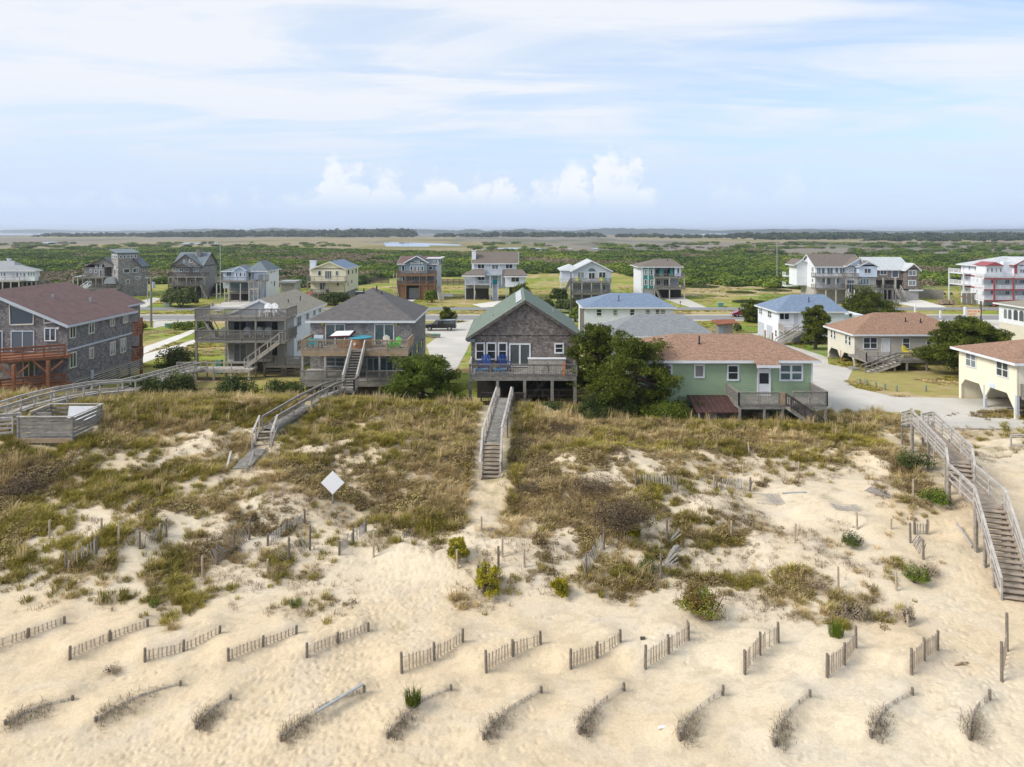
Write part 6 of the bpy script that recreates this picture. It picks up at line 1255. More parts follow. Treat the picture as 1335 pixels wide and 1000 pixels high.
# ================= sand fences
def sand_fence(P,Q,h,label,group=None,np_=3,slat='fence slat wood',sp=.15,lean=(0,0),miss=0,sway=.03,ph=1.15,posts_=True,name='sand_fence',curve=0,taper=0):
    P=Vector(P);Q=Vector(Q); b=thing(name,tuple((P+Q)/2),label,'fence',group); L=(Q-P).length; n=int(L/sp); d=(Q-P).normalized(); q=MB(); bow=Vector((-d.y,d.x,0))*curve*L
    for i in range(n+1):
        if random.random()<miss: continue
        p=P.lerp(Q,i/n)+bow*math.sin(math.pi*i/n); p.z=H(p.x,p.y); hh=h*random.uniform(.92,1.04)*(1-taper*i/n); k=.5+.5*math.sin(i*.35+P.x)
        t=Vector((lean[0]*(.7+.6*k),lean[1]*(.7+.6*k),0))+d*random.uniform(-sway,sway)
        tv=t+Vector((0,0,math.sqrt(max(.01,hh*hh-t.length_squared)))) if t.length<hh*.98 else t.normalized()*hh+Vector((0,0,.06))
        q.beam(p-Vector((0,0,.06 if t.length<hh*.6 else -.03)),p+tv,.05,.016,up=(d.x,d.y,0) if abs(tv.normalized().z)<.9 else (0,0,1))
    q.build('slats',slat,b)
    if lean==(0,0):
        for f in (.3,.85):
            w_=MB(); pts=[P.lerp(Q,i/8)+bow*math.sin(math.pi*i/8) for i in range(9)]; 
            for i in range(8):
                a,c=pts[i],pts[i+1]; w_.beam((a.x,a.y,H(a.x,a.y)+h*f*(1-taper*i/8)),(c.x,c.y,H(c.x,c.y)+h*f*(1-taper*(i+1)/8)),.012,.012)
            w_.build('wire','galvanised metal',b)
    if posts_:
        for i in range(np_):
            p=P.lerp(Q,i/(np_-1))+bow*math.sin(math.pi*i/(np_-1)); z=H(p.x,p.y); MB().cyl((p.x,p.y,z-.3),(p.x+random.uniform(-.03,.03),p.y,z+h*ph*random.uniform(.97,1.1)*(1-taper*i/(np_-1))),.06,.055,8).build('post','post wood',b)
    return b
ORD=['first','second','third','fourth','fifth','sixth','seventh','eighth','ninth','tenth','eleventh','twelfth']
for i,r in enumerate(ROW1):
    P=g3(r[0],r[1]);Q=g3(r[2],r[3]); sand_fence(P,Q,r[4]*.8,'%s slatted sand fence from the left in the upright beach row'%ORD[i],'upright sand fences across the beach',3,curve=.04*math.sin(i*2.3),sway=.035,ph=1.16,miss=.03,taper=.36 if i<8 else .15)
P=g3(1306,888); q=sand_fence(P,g3(1313,850),.9,'pair of tall fence posts with loose slats at the right end of the beach row','upright sand fences across the beach',2,sp=.35,ph=1.7)
def clumpmesh(n,h,sp,m,seed,lean=.9,w=.012): return blades(n,h,w,sp,lean,m,seed)
def place_mesh(name,me,loc,label,cat,group=None,rot=0,sc=(1,1,1)):
    o=bpy.data.objects.new(name,me); COL.objects.link(o); o.location=loc; o.rotation_euler=(0,0,rot); o.scale=sc; return tag(o,label,cat,group)
for i,r in enumerate(ROW2):
    P=g3(r[0],r[1]);Q=g3(r[2],r[3]); o=sand_fence(P,Q,[.09,.09,.08,.12,.10,.12,.15,.18,.14,.14,.2][i],'%s nearly buried sand fence from the left in the lower beach row'%ORD[i],'nearly buried sand fences',2,sp=.13,miss=.35,sway=.06,ph=1.7,curve=.06)
    if i==3: 
        A=P.lerp(Q,.42); MB().beam((A.x,A.y,H(A.x,A.y)+.25),(Q.x,Q.y,H(Q.x,Q.y)+.3),.10,.05).build('rail_board','galvanised metal',o)
    # straw caught along the fence
    L=(Q-P).length; ang=math.atan2(Q.y-P.y,Q.x-P.x); q=[] ; rr=np.random.default_rng(i+5); n=320
    t=rr.beta(1.2,2.0,n)*L*(.55 if i not in(0,1,2) else .8); me=blades(n,.27,.009,.08,1.0,'straw brush',500+i); co=np.empty(len(me.vertices)*3,np.float32); me.vertices.foreach_get('co',co); co=co.reshape(-1,5,3)
    s_=rr.normal(-.10,.16,n)+.07*L*np.sin(np.pi*t/L); dx,dy=math.cos(ang),math.sin(ang); ox=P.x+dx*t+dy*-s_*-1; oy=P.y+dy*t-dx*-s_*-1
    ox=P.x+dx*t-dy*s_; oy=P.y+dy*t+dx*s_; oz=Hs(ox,oy); k=(1-t/L*.6)
    co[:,:,2]*=k[:,None]; co[:,:,0]+=(ox-P.x)[:,None]; co[:,:,1]+=(oy-P.y)[:,None]; co[:,:,2]+=(oz-P.z)[:,None]; me.vertices.foreach_set('co',co.ravel()); me.update()
    place_mesh('straw_clump',me,tuple(P),'grey dead straw caught along the %s buried fence from the left'%ORD[i],'dry grass','straw caught on the buried fences')
# broken fences on the dune face
BR=[(86,744,126,722,.75,(0,0),.3,2,'sagging slat fence with two posts in grass at the far left of the dune face'),
(182,716,217,700,.7,(0.1,0),.3,2,'few leaning slats between two stakes left of the grassy diagonal ridge'),
(283,737,325,704,.95,(-.25,-.5),.05,3,'curled grey slat fence leaning outward on the right side of the grassy ridge'),
(349,712,397,682,.55,(0,0),.1,3,'low upright slat fence climbing left of the diamond sign'),
(376,735,404,718,1.05,(-.35,-.45),.05,2,'fan-shaped collapsed slat fence with two posts below the diamond sign'),
(442,724,477,694,.6,(0,0),.25,3,'three-post slat fence half full of dry weeds right of the diamond sign'),
(624,768,650,742,.9,(-.3,-.1),.3,2,'grey collapsed fence beside the small yellowish pine at the dune foot'),
(764,751,787,716,.85,(-.2,-.2),.15,2,'leaning pale slat fence climbing steeply below the brown bush'),
(862,755,870,708,.95,(.75,.25),.03,2,'fan of pale slats fallen to the right on the open sand'),
(829,634,883,638,.7,(0,.25),.05,2,'silvery slat fence standing across the upper dune right of the brown bush'),
(934,639,978,641,.65,(0.15,.1),.15,2,'silvery slat fence sagging between two tall stakes on the upper right dune'),
(1192,697,1209,697,.6,(0,0),.2,2,'short slat stub fence near the foot of the beach stairs'),
(1187,708,1204,730,.8,(.15,-.3),.3,2,'dark weed-filled fence below the short slat stub fence')]
for i,(a,c,d,e,h,ln,ms,npp,lb) in enumerate(BR):
    sand_fence(g3(a,c),g3(d,e),h,lb,'broken sand fences on the dune face',npp,'silver slat wood',.11,ln,ms,.06,1.2)
def mat_fence(px,py,L,W,ang,label):
    P=g3(px,py); b=thing('fallen_fence',tuple(P),label,'fence','fallen fence mats'); q=MB(); n=int(L/.12); c,s=math.cos(ang),math.sin(ang)
    for i in range(n):
        t=-L/2+i*.12; A=(P.x+c*t-s*W/2,P.y+s*t+c*W/2); B=(P.x+c*t+s*W/2,P.y+s*t-c*W/2); j=random.uniform(-.05,.05)
        q.beam((A[0]+j,A[1],H(*A)+.03),(B[0],B[1]+j,H(*B)+.03),.045,.02)
    q.build('slats','silver slat wood',b); q=MB()
    for f in (-.3,.3): 
        A=(P.x-c*L/2-s*W*f,P.y-s*L/2+c*W*f); B=(P.x+c*L/2-s*W*f,P.y+s*L/2+c*W*f); q.beam((A[0],A[1],H(*A)+.06),(B[0],B[1],H(*B)+.06),.012,.012)
    q.build('wire','galvanised metal',b)
mat_fence(1002,651,1.7,1.1,.05,'pale slat fence mat lying flat right of the tall stakes'); mat_fence(1150,645,1.6,.8,-.9,'pale slat fence mat lying flat near the top of the bare slope'); mat_fence(537,697,.9,.5,.2,'scrap of grey slat fence lying on the sand below the diamond sign'); mat_fence(645,692,.7,.4,.4,'scrap of slats on the sand just right of the centre steps path'); mat_fence(1104,664,1.6,.6,.1,'half buried pale fence mat lying on the bare upper right slope') ;mat_fence(893,642,1.0,.7,.5,'small fallen slat piece beside the silvery fence')
single(MB().beam(g3(1020,644,.05),g3(1051,643,.05),.12,.05),'loose_board','galvanised metal',tuple(g3(1035,644)),'loose grey board lying right of the pale slat fence mat','board')
single(MB().beam(g3(1140,628,.05),g3(1156,645,.05),.10,.05),'loose_board','weathered wood',tuple(g3(1148,636)),'loose dark board lying along the flat fence mat on the slope','board')
ST=[(64,703,.95,'lone stake in the grass at the far left'),(133,696,.8,'stake with a tilted slat left of centre on the left dune'),(154,711,1.2,'tall stake above the few leaning slats'),(207,697,.5,'short stake at the top of the few leaning slats'),(264,753,1.0,'stake on bare sand below the grassy ridge'),(89,745,.5,'stub stake at the sagging far left fence'),(487,726,1.25,'tall lone stake right of the three-post fence'),(349,748,.7,'stake on sand below the low climbing fence'),(597,741,.9,'stake beside the yellow pine seedling'),(628,692,.7,'stake right of the sandy path below the steps'),(655,726,.95,'stake right of the path, further down'),(684,740,.9,'dark stake among grey brush'),(714,539,.5,'short white marker stake in the crest grass'),(977,593,.8,'stake high on the upper right dune'),(969,621,.75,'stake just left of the taller stake by the silvery fence'),(1041,621,.9,'stake alone on the smooth upper right sand'),(1090,572,.7,'stake on the crest below the car park'),(1191,650,1.1,'leaning stake beside the green vine patch near the stairs'),(953,702,.9,'weed-wrapped stake on the right slope'),(1036,705,.9,'short stake among dead stems on the right slope'),(1161,690,.55,'stub stake amid fallen slats'),(1104,804,.5,'pale stub stake by the dark brush low on the slope'),(1093,768,1.0,'thin stake above the dark brush'),(1169,770,.9,'thin stake above the low grey brush by the stairs'),(1184,818,.5,'stub stake at the foot of the low grey brush'),(1118,690,.9,'stake in the olive clump'),(1209,697,.7,'stake at the short slat stub fence'),(931,640,.95,'tall stake left of the sagging silvery fence'),(1218,604,.9,'stub post beside the upper stairs deck'),(895,823,.5,'short stake between sand fences by the green shrub')]
for px,py,h,lb in ST:
    p=g3(px,py); tx,ty=random.uniform(-.06,.06),random.uniform(-.05,.05)
    single(MB().cyl((p.x,p.y,p.z-.3),(p.x+tx,p.y+ty,p.z+h),.055,.05,7),'wooden_stake','white trim' if 'white' in lb else 'fence slat wood',tuple(p),lb,'stake','stakes left standing on the dune')
x,y,z=hit(1255,868); single(MB().tube([(x-.35,y-.05,z+.03),(x,y,z+.09),(x+.3,y+.1,z+.05)],[.03,.045,.02],6).tube([(x,y,z+.07),(x+.1,y-.2,z+.14)],[.025,.01],5),'driftwood','tan wood',(x,y,z),'small forked piece of driftwood on the sand near the right end of the fence rows','driftwood',smooth=True)
x,y,z=hit(838,834); single(MB().box(x-.1,x+.1,y-.05,y+.05,z-.02,z+.1),'wood_scrap','dark wood',(x,y,z),'tiny dark wood scrap lying between the eighth and ninth upright fences','debris')
x,y,z=hit(863,950); single(MB().beam((x-.12,y,z+.03),(x+.12,y+.05,z+.03),.12,.04),'litter','white plastic',(x,y,z),'small white scrap of litter on the lower beach','debris')
# diamond sign
p=g3(434,657); t=thing('warning_sign',tuple(p),'blank white diamond sign seen from behind on a thin post in the grassy dune','sign')
s_=15.3*p.y/F; zc=fz(629,p.y-.05); MB().cyl((p.x,p.y,p.z-.3),(p.x,p.y,zc+.2),.05,.05,8).build('post','weathered wood',t); MB().prism([(p.x-s_,p.y-.08,zc),(p.x,p.y-.08,zc-s_),(p.x+s_,p.y-.08,zc),(p.x,p.y-.08,zc+s_)],(0,.02,0)).build('sign_panel','sign white',t)
# ================= roadside things
def pole(px,pyt,pyb,label,arms=(),r=.16,m='weathered wood',trans=False):
    Y=gY(pyb); x=fx(px,Y); zt=fz(pyt,Y); t=thing('utility_pole',(x,Y,0),label,'pole'); MB().cyl((x,Y,-.3),(x,Y,zt),r*1.15,r*.8,10).build('pole',m,t)
    for a in arms: 
        z=zt-a; c=MB().box(x-1.1,x+1.1,Y-.08,Y+.08,z-.12,z).build('crossarm','pale wood',t)
        for s in (-1,-.5,.5,1): MB().cyl((x+s,Y,z),(x+s,Y,z+.22),.06,.04,6).build('insulator','pale grey plastic',t).parent=c
    if trans: MB().cyl((x+.45,Y,zt-2.3),(x+.45,Y,zt-1.2),.28,.28,12).build('transformer','pale grey plastic',t)
    return t
pole(197,359,427,'stout grey utility pole with transformer by the roadside, left of the tiered decks',(.4,),.2,trans=True); pole(192.5,367,392,'thin pale pole on the far verge left of the big roundish shrub',(),.11,'galvanised metal'); pole(287.3,316,397,'very tall slim pole in front of the pale blue house',(),.10,'galvanised metal'); pole(1013,311,368,'tall thin pole standing alone in the green scrub',(),.14,'galvanised metal'); pole(744.5,356,411,'dark wooden pole before the grey gabled house',(),.16,'dark wood'); pole(758,383,436,'dark pole at the left corner of the long white house',(),.15,'dark wood'); pole(232,416,424,'low stub pole on the near verge left of the tiered decks',(),.09,'weathered wood')
def ubox(px,py,w,h,m,label,Y=None):
    Y=Y or gY(py); x=fx(px,Y); z=H(x,Y); t=thing('utility_box',(x,Y,z),label,'utility box'); MB().box(x-w/2,x+w/2,Y,Y+w*.7,z,z+h*.9).build('cabinet',m,t); MB().box(x-w/2-.05,x+w/2+.05,Y-.05,Y+w*.7+.05,z+h*.9,z+h).build('lid','pale grey plastic',t); MB().box(x-.02,x+.02,Y-.02,Y,z+.1,z+h*.8).build('door_seam','dark wood',t)
ubox(217,399,1.5,1.0,'pale grey plastic','pale utility box in front of the big roundish shrub'); ubox(218,428,.9,.8,'utility green','green utility box among yellow shrubs near the roadside pole'); ubox(940,400,1.2,1.0,'utility green','pale green utility box on the verge in front of the tan clearing'); ubox(277,399.5,.5,.9,'pale grey plastic','small grey hydrant-like box on the lawn by the pale blue house')
t=thing('mailbox',(fx(887,170),gY(400),0),'dark mailbox on a post by the drive of the teal house','mailbox'); x,y=fx(887,gY(400)),gY(400); MB().cyl((x,y,-.1),(x,y,1.0),.05,.05,6).build('post','dark wood',t); MB().box(x-.12,x+.12,y-.25,y+.25,1.0,1.3).build('box','black paint',t)
def mailpost(px,py,lb):
    y=gY(py);x=fx(px,y);t=thing('marker_post',(x,y,0),lb,'post'); MB().box(x-.15,x+.15,y-.15,y+.15,-.1,1.4).build('post','white trim',t); MB().prism([(x-.15,y-.15,1.4),(x+.15,y-.15,1.4),(x,y-.15,1.6)],(0,.3,0)).build('cap','white trim',t)
mailpost(1226,415,'white slanted marker post on the verge behind the beige house'); mailpost(1193,407,'small white marker post by the drive of the brown shingled house')
# roadside sign with orange lettering
Y=135; t=thing('roadside_sign',(fx(1270,Y),Y,0),'cream roadside sign with two lines of orange lettering on two posts','sign'); xa,xb=fx(1261,Y),fx(1278.3,Y); z0,z1=fz(412,Y),fz(403.3,Y)
MB().box(xa,xb,Y,Y+.15,z0,z1).build('panel','sign cream',t); MB().box(fx(1257.6,Y),fx(1260.2,Y),Y,Y+.35,-.2,fz(400,Y)).build('post','white trim',t); MB().box(fx(1278.6,Y),fx(1280,Y),Y,Y+.25,-.2,fz(392.5,Y)).build('post','dark wood',t)
q=MB(); rr=random.Random(3)
for row,(v0,v1) in enumerate(((404.8,406.8),(408.3,410.5))):
    x=xa+.18; za,zb=fz(v1,Y),fz(v0,Y)
    while x<xb-(.9 if row else .7):
        w_=rr.uniform(.09,.15); k=rr.random()
        q.box(x,x+.045,Y-.02,Y,za,zb); 
        if k<.7: q.box(x+.046,x+w_+.03,Y-.02,Y,zb-.06,zb) 
        if k>.3: q.box(x+.046,x+w_+.03,Y-.02,Y,za,za+.06)
        if k>.45: q.box(x+w_,x+w_+.045,Y-.018,Y+.001,za+.061,zb-.061)
        x+=w_+.12
q.build('lettering','orange paint',t); MB().box(xb-.5,xb-.15,Y-.02,Y,fz(407,Y),fz(404.6,Y)).build('emblem','orange paint',t)
# vehicles
def car(name,loc,L,W,prof,wins,m,label,cat,rot=0,wr=.36,wb=(.2,.8)):
    t=local(name,loc,rot,label,cat); q=MB(); pts=[(x*L-L/2,-W/2,z) for x,z in prof]; q.prism(pts,(0,W,0)); o=q.build('body',m,t); bv=o.modifiers.new('bevel','BEVEL'); bv.width=.07; bv.segments=3; bv.limit_method='ANGLE'
    for k,wp in enumerate(wins):
        for s in (-1,1):
            MB().prism([(x*L-L/2,s*(W/2+.008) if s>0 else -W/2-.008,z) for x,z in wp],(0,-.012*s,0)).build('side_window','glass',t)
    for wx in wb:
        for s in (-1,1):
            x=wx*L-L/2; w_=MB().cyl((x,s*(W/2-.18),wr),(x,s*(W/2+.02),wr),wr,wr,18).build('tyre','tyre rubber',t); MB().cyl((x,s*(W/2-.0),wr),(x,s*(W/2+.035),wr),wr*.6,wr*.55,12).build('rim','chrome',t).parent=w_
    for s in (-1,1): MB().box(-L/2-.015,-L/2+.05,s*(W/2-.35)-.15,s*(W/2-.35)+.15,.68,.84).build('headlight','white plastic',t); MB().box(L/2-.05,L/2+.015,s*(W/2-.2)-.1,s*(W/2-.2)+.1,.7,.95).build('tail_light','red paint',t)
    MB().box(-L/2-.06,-L/2+.0,-W/2+.1,W/2-.1,.42,.6).build('bumper','chrome',t); MB().box(L/2-.0,L/2+.06,-W/2+.1,W/2-.1,.42,.6).build('bumper','chrome',t); return t
Yt=gY(432.2,.1); car('pickup_truck',(fx(574.5,Yt+1),Yt+1,H(fx(574.5,Yt),Yt)+.03),5.5,1.95,[(0,.45),(0,.95),(.03,1.06),(.22,1.15),(.34,1.78),(.98,1.86),(1,1.7),(1,.45)],[[(.25,1.16),(.345,1.68),(.43,1.70),(.43,1.16)],[(.445,1.16),(.445,1.70),(.56,1.72),(.56,1.16)],[(.60,1.2),(.60,1.72),(.96,1.74),(.96,1.2)]],'black paint','black pickup truck with a covered bed parked on the concrete driveway','pickup truck',0,.40,(.16,.80))
car('family_car',(fx(970,147.5),148.2,.06),4.9,1.85,[(0,.35),(0,.72),(.05,.85),(.18,.98),(.36,1.55),(.62,1.64),(.90,1.55),(.99,1.05),(1,.4)],[[(.24,1.0),(.375,1.46),(.48,1.5),(.48,1.0)],[(.50,1.0),(.50,1.5),(.66,1.52),(.66,1.0)],[(.68,1.0),(.68,1.52),(.86,1.46),(.93,1.05)]],'red car paint','dark red minivan driving on the road, half hidden by a tree','car')
# bins, blocks and rails
for px,lb in ((564.5,'squat green bin at the edge of the drive, left of its twin'),(570.8,'squat green bin at the edge of the drive, nearer the lawn tip')):
    y=gY(441.5,.2);x=fx(px,y);z=H(x,y);t=thing('rubbish_bin',(x,y,z),lb,'bin','bins by the drive'); MB().prism([(x-.33,y,z),(x+.33,y,z),(x+.38,y,z+.55),(x-.38,y,z+.55)],(0,.7,0)).build('tub','weathered wood',t); MB().box(x-.4,x+.4,y-.05,y+.75,z+.551,z+.66).build('lid','utility green',t)
y=gY(440,.2); single(MB().box(fx(549,y),fx(561,y),y,y+.2,H(fx(555,y),y)-.1,H(fx(555,y),y)+.5),'timber_edging','weathered wood',(fx(555,y),y,H(fx(555,y),y)),'low timber edging left of the two green bins','edging')
for i,(px,py,lb) in enumerate(((1121,501,'nearest the stair foot'),(1129.5,503,'second from the stair foot'),(1142,506,'third from the stair foot'),(1153.6,508,'fourth from the stair foot'),(1169,510.5,'fifth from the stair foot'),(1207,510.5,'standing apart, sixth from the stair foot'))):
    x,y,z=hit(px,py,55,200); t=thing('bollard',(x,y,z),'short green-topped post, %s'%(lb+' of the beige house' if 'apart' not in lb else 'sixth, apart from the others before the beige house'),'bollard','short posts along the car park lawn'); MB().cyl((x,y,z-.1),(x,y,z+.45),.10,.10,10).build('post','weathered wood',t); MB().cyl((x,y,z+.45),(x,y,z+.6),.105,.09,10).build('cap','utility green',t)
for (a,c,d,e,lb) in ((1031,432,1046,438,'upper yellow-grey timber rail between the white house and the car park'),(1053,440,1076,448,'lower yellow-grey timber rail between the white house and the car park')):
    A=hit(a,c,55,200);B=hit(d,e,55,200); q=MB().beam((A[0],A[1],A[2]+.45),(B[0],B[1],B[2]+.45),.2,.16); 
    for f in (0,.5,1): x=A[0]+(B[0]-A[0])*f; y=A[1]+(B[1]-A[1])*f; q.box(x-.1,x+.1,y-.1,y+.1,H(x,y)-.1,H(x,y)+.5)
    single(q,'timber_rail','tan wood',A,lb,'barrier')
Y=gY(437.5,.3); x0,x1=fx(937,Y),fx(955.5,Y); z0=H(x0,Y); t=thing('storage_shed',((x0+x1)/2,Y,z0),'small grey board shed with a rusty sagging roof near the road','shed'); 
MB().box(x0,x1,Y,Y+2.2,z0-.1,fz(423,Y)).build('wall','weathered wood',t); MB().prism([(x0-.5,Y-.4,fz(423.3,Y)),(x1+.9,Y-.4,fz(421.5,Y)),(x1+.9,Y+2.6,fz(419.5,Y)),(x0-.5,Y+2.6,fz(420.5,Y))],(0,0,.14)).build('roof','rusty roof',t); MB().box(x0+.1,x0+.75,Y-.04,Y,z0,fz(424.5,Y)).build('door','blue grey wall',t)
q=MB()
for i in range(9): q.box(x0+.9+i*.2,x0+.93+i*.2,Y-.015,Y,z0,fz(423.3,Y))
q.build('batten','dark wood',t)
for px,lb in ((1231,'black barbecue on a stand on the far lawn, the left one'),(1240,'low black barbecue on the far lawn, the right one')):
    y=gY(388);x=fx(px,y);t=thing('barbecue',(x,y,0),lb,'barbecue'); MB().cyl((x,y,.8),(x,y,1.1),.35,.45,12).cyl((x,y,1.1),(x,y,1.35),.45,.15,12).build('bowl','black paint',t)
    for s in (-.25,.25): MB().beam((x+s*1.2,y,0),(x+s,y,.8),.05,.05).build('leg','black paint',t)
for (p0,p1,Yf,lb) in ((576,607,232,'dark board fence at the back of the lawn between the two middle far houses'),(468,507,240,'dark board fence behind the lawn right of the cream far house')):
    x0,x1=fx(p0,Yf),fx(p1,Yf); t=thing('board_fence',((x0+x1)/2,Yf,0),lb,'fence'); q=MB()
    for k in range(4): q.box(x0,x1,Yf,Yf+.04,.3+k*.45,.62+k*.45)
    q.build('boards','dark wood',t)
    for i in range(5): MB().box(x0+(x1-x0)*i/4-.08,x0+(x1-x0)*i/4+.08,Yf+.05,Yf+.2,-.1,2.3).build('post','dark wood',t)
t=thing('garden_furniture',(fx(583,187),189,0),'white garden bench with a pointed back beside the blue-grey house','bench'); x,y=fx(583,187),189; MB().box(x-1.3,x+1.3,y-.4,y+.4,.45,.55).build('seat','white plastic',t); MB().prism([(x-1.3,y+.4,.55),(x+1.3,y+.4,.55),(x+1,y+.5,1.2),(x,y+.5,.9),(x-1,y+.5,1.25)],(0,.08,0)).build('backrest','white plastic',t)
for s in (-1.1,1.1): MB().box(x+s-.06,x+s+.06,y-.35,y+.35,-.05,.45).build('leg','white plastic',t)
# ================= trees and shrubs
def pads_tree(name,x,y,h,rad,label,cat,m='pine needles',npad=22,seed=1,leaf=.10,per=420,flat=.36,lowf=.25,top=.18,group=None,z=None,lean=(0,0),needle=True,spread=1.0,padr=.34):
    """trunk, limbs and a crown of many separate leafy pads with gaps between"""
    r=np.random.default_rng(seed); z=H(x,y) if z is None else z; t=thing(name,(x,y,z),label,cat,group)
    V=[];trunk=MB(); top_=Vector((x+lean[0],y+lean[1],z+h*.8)); mid=Vector((x+lean[0]*.3+r.normal(0,.1),y+lean[1]*.4,z+h*.42))
    tr=.035*h+.05; trunk.tube([(x,y,z-.2),tuple(mid),tuple(top_)],[tr,tr*.7,tr*.25],8)
    limbs=MB(); allP=[];allN=[];allS=[]
    for k in range(npad):
        f=(k+.5)/npad; hz=lowf+(1-lowf)*f**.9; env=math.sin(min(1,(1-f)*.95+top)*math.pi/2)**.8
        a=k*2.399+r.normal(0,.35); rr=rad*env*spread*r.uniform(.35,1.0); c=np.array([x+lean[0]*hz+rr*math.cos(a),y+lean[1]*hz+rr*math.sin(a)*.9,z+h*hz*.93+r.normal(0,.03*h)])
        st=Vector((x,y,z)).lerp(mid,min(1,hz/.42*.8)) if hz<.42 else mid.lerp(top_,(hz-.42)/.58*.8)
        cm=Vector(c)-Vector((0,0,rad*.06)); md=st.lerp(cm,.55)+Vector((0,0,-.04*h)); limbs.tube([tuple(st),tuple(md),tuple(cm)],[tr*.35,tr*.22,tr*.08],5)
        pr=rad*padr*r.uniform(.7,1.25)*1.05; n=int(per*1.9*r.uniform(.7,1.3)); nsub=9
        # each pad is a bunch of tufts
        sc=r.normal(0,.5,(nsub,3))*np.array([1,1,flat])*pr; sub=sc[r.integers(0,nsub,n)]
        d=r.normal(0,1,(n,3)); d/=np.linalg.norm(d,axis=1)[:,None]; q=r.uniform(.3,1,n)**.5
        P=c+sub+d*q[:,None]*np.array([pr*.5,pr*.5,pr*.5*(flat+.15)]); nr=d+np.array([0,0,.7]); nr/=np.linalg.norm(nr,axis=1)[:,None]
        allP.append(P);allN.append(nr);allS.append(np.full(n,leaf)*r.uniform(.6,1.3,n))
    P=np.concatenate(allP);Nn=np.concatenate(allN);S=np.concatenate(allS)[:,None]; n=len(P)
    ok=P[:,2]>z+.05; P,Nn,S=P[ok],Nn[ok],S[ok]; n=len(P)
    tt=np.cross(Nn,r.normal(0,1,(n,3))); tt/=np.linalg.norm(tt,axis=1)[:,None]; 
    if needle:
        up=Nn*.7+tt*.7; bb=np.cross(Nn,tt); V=np.stack([P-bb*S*.55,P+bb*S*.55,P+up*S*2.1],1).reshape(-1,3); Fc=np.arange(3*n).reshape(-1,3); per_=3
    else:
        bb=np.cross(Nn,tt); V=np.stack([P-tt*S,P-bb*S*.7,P+tt*S,P+bb*S*.8],1).reshape(-1,3); Fc=np.arange(4*n).reshape(-1,4); per_=4
    me=np_mesh('crown',V-np.array([x,y,z]),Fc,m,per_); o=bpy.data.objects.new('crown',me); COL.objects.link(o); o.parent=t
    trunk.build('trunk','bark',t,True); limbs.build('limb','bark',t,True); return t
def tp(px0,px1,pyt,pyb,Y): return fx((px0+px1)/2,Y),Y,(pyb-pyt)*Y/F,(px1-px0)*Y/F/2
def ptree(px0,px1,pyt,Y,label,cat='tree',name='pine_tree',**k):
    x=fx((px0+px1)/2,Y); z=H(x,Y); h=fz(pyt,Y)-z; return pads_tree(name,x,Y,h,(px1-px0)*Y/F/2,label,cat,z=z,**k)
ptree(742,812,417,63.5,'tall shaggy pine with bare leaders between the cottage and the green house',seed=3,npad=30,per=520,leaf=.085,flat=.5,lowf=.18)
ptree(772,888,438,58.6,'broad dark spreading pine in front of the left end of the green house',seed=4,npad=44,per=620,leaf=.08,flat=.42,lowf=.12,padr=.27)
ptree(498,606,464,60.3,'low wide cedar with feathery green branches beside the hip-roofed house','tree','cedar_tree',m='cedar leaves',seed=5,npad=38,per=560,leaf=.08,flat=.45,lowf=.1,padr=.26)
ptree(1043,1083,396,104,'narrow pine in front of the white house with garage doors',seed=6,npad=30,per=330,leaf=.12,flat=.4,lowf=.15,padr=.32)
ptree(1094,1164,379,126,'wide pine behind the roof of the beige house',seed=7,npad=34,per=330,leaf=.14,flat=.4,lowf=.2,padr=.28)
ptree(1208,1316,416,80,'large layered pine between the beige and the cream yellow house',seed=8,npad=56,per=520,leaf=.11,flat=.36,lowf=.2,padr=.24)
ptree(968,994,393,139,'dark dense pine beside the road hiding the rear of the red car',seed=9,npad=28,per=300,leaf=.15,flat=.6,lowf=.1,padr=.4)
ptree(574.5,592,403,140,'small bushy pine on the verge behind the black truck',seed=10,npad=16,per=240,leaf=.13,flat=.7,lowf=.1,padr=.45)
ptree(668,690,371,176,'spiky small evergreen before the grey house with the teal door',seed=11,npad=14,per=200,leaf=.16,flat=.6,lowf=.3,padr=.45)
ptree(1228,1312,436,84,'dense low evergreen hedge mass behind the large layered pine','hedge','evergreen_hedge',seed=12,npad=46,per=420,leaf=.11,flat=.6,lowf=.15,padr=.24)
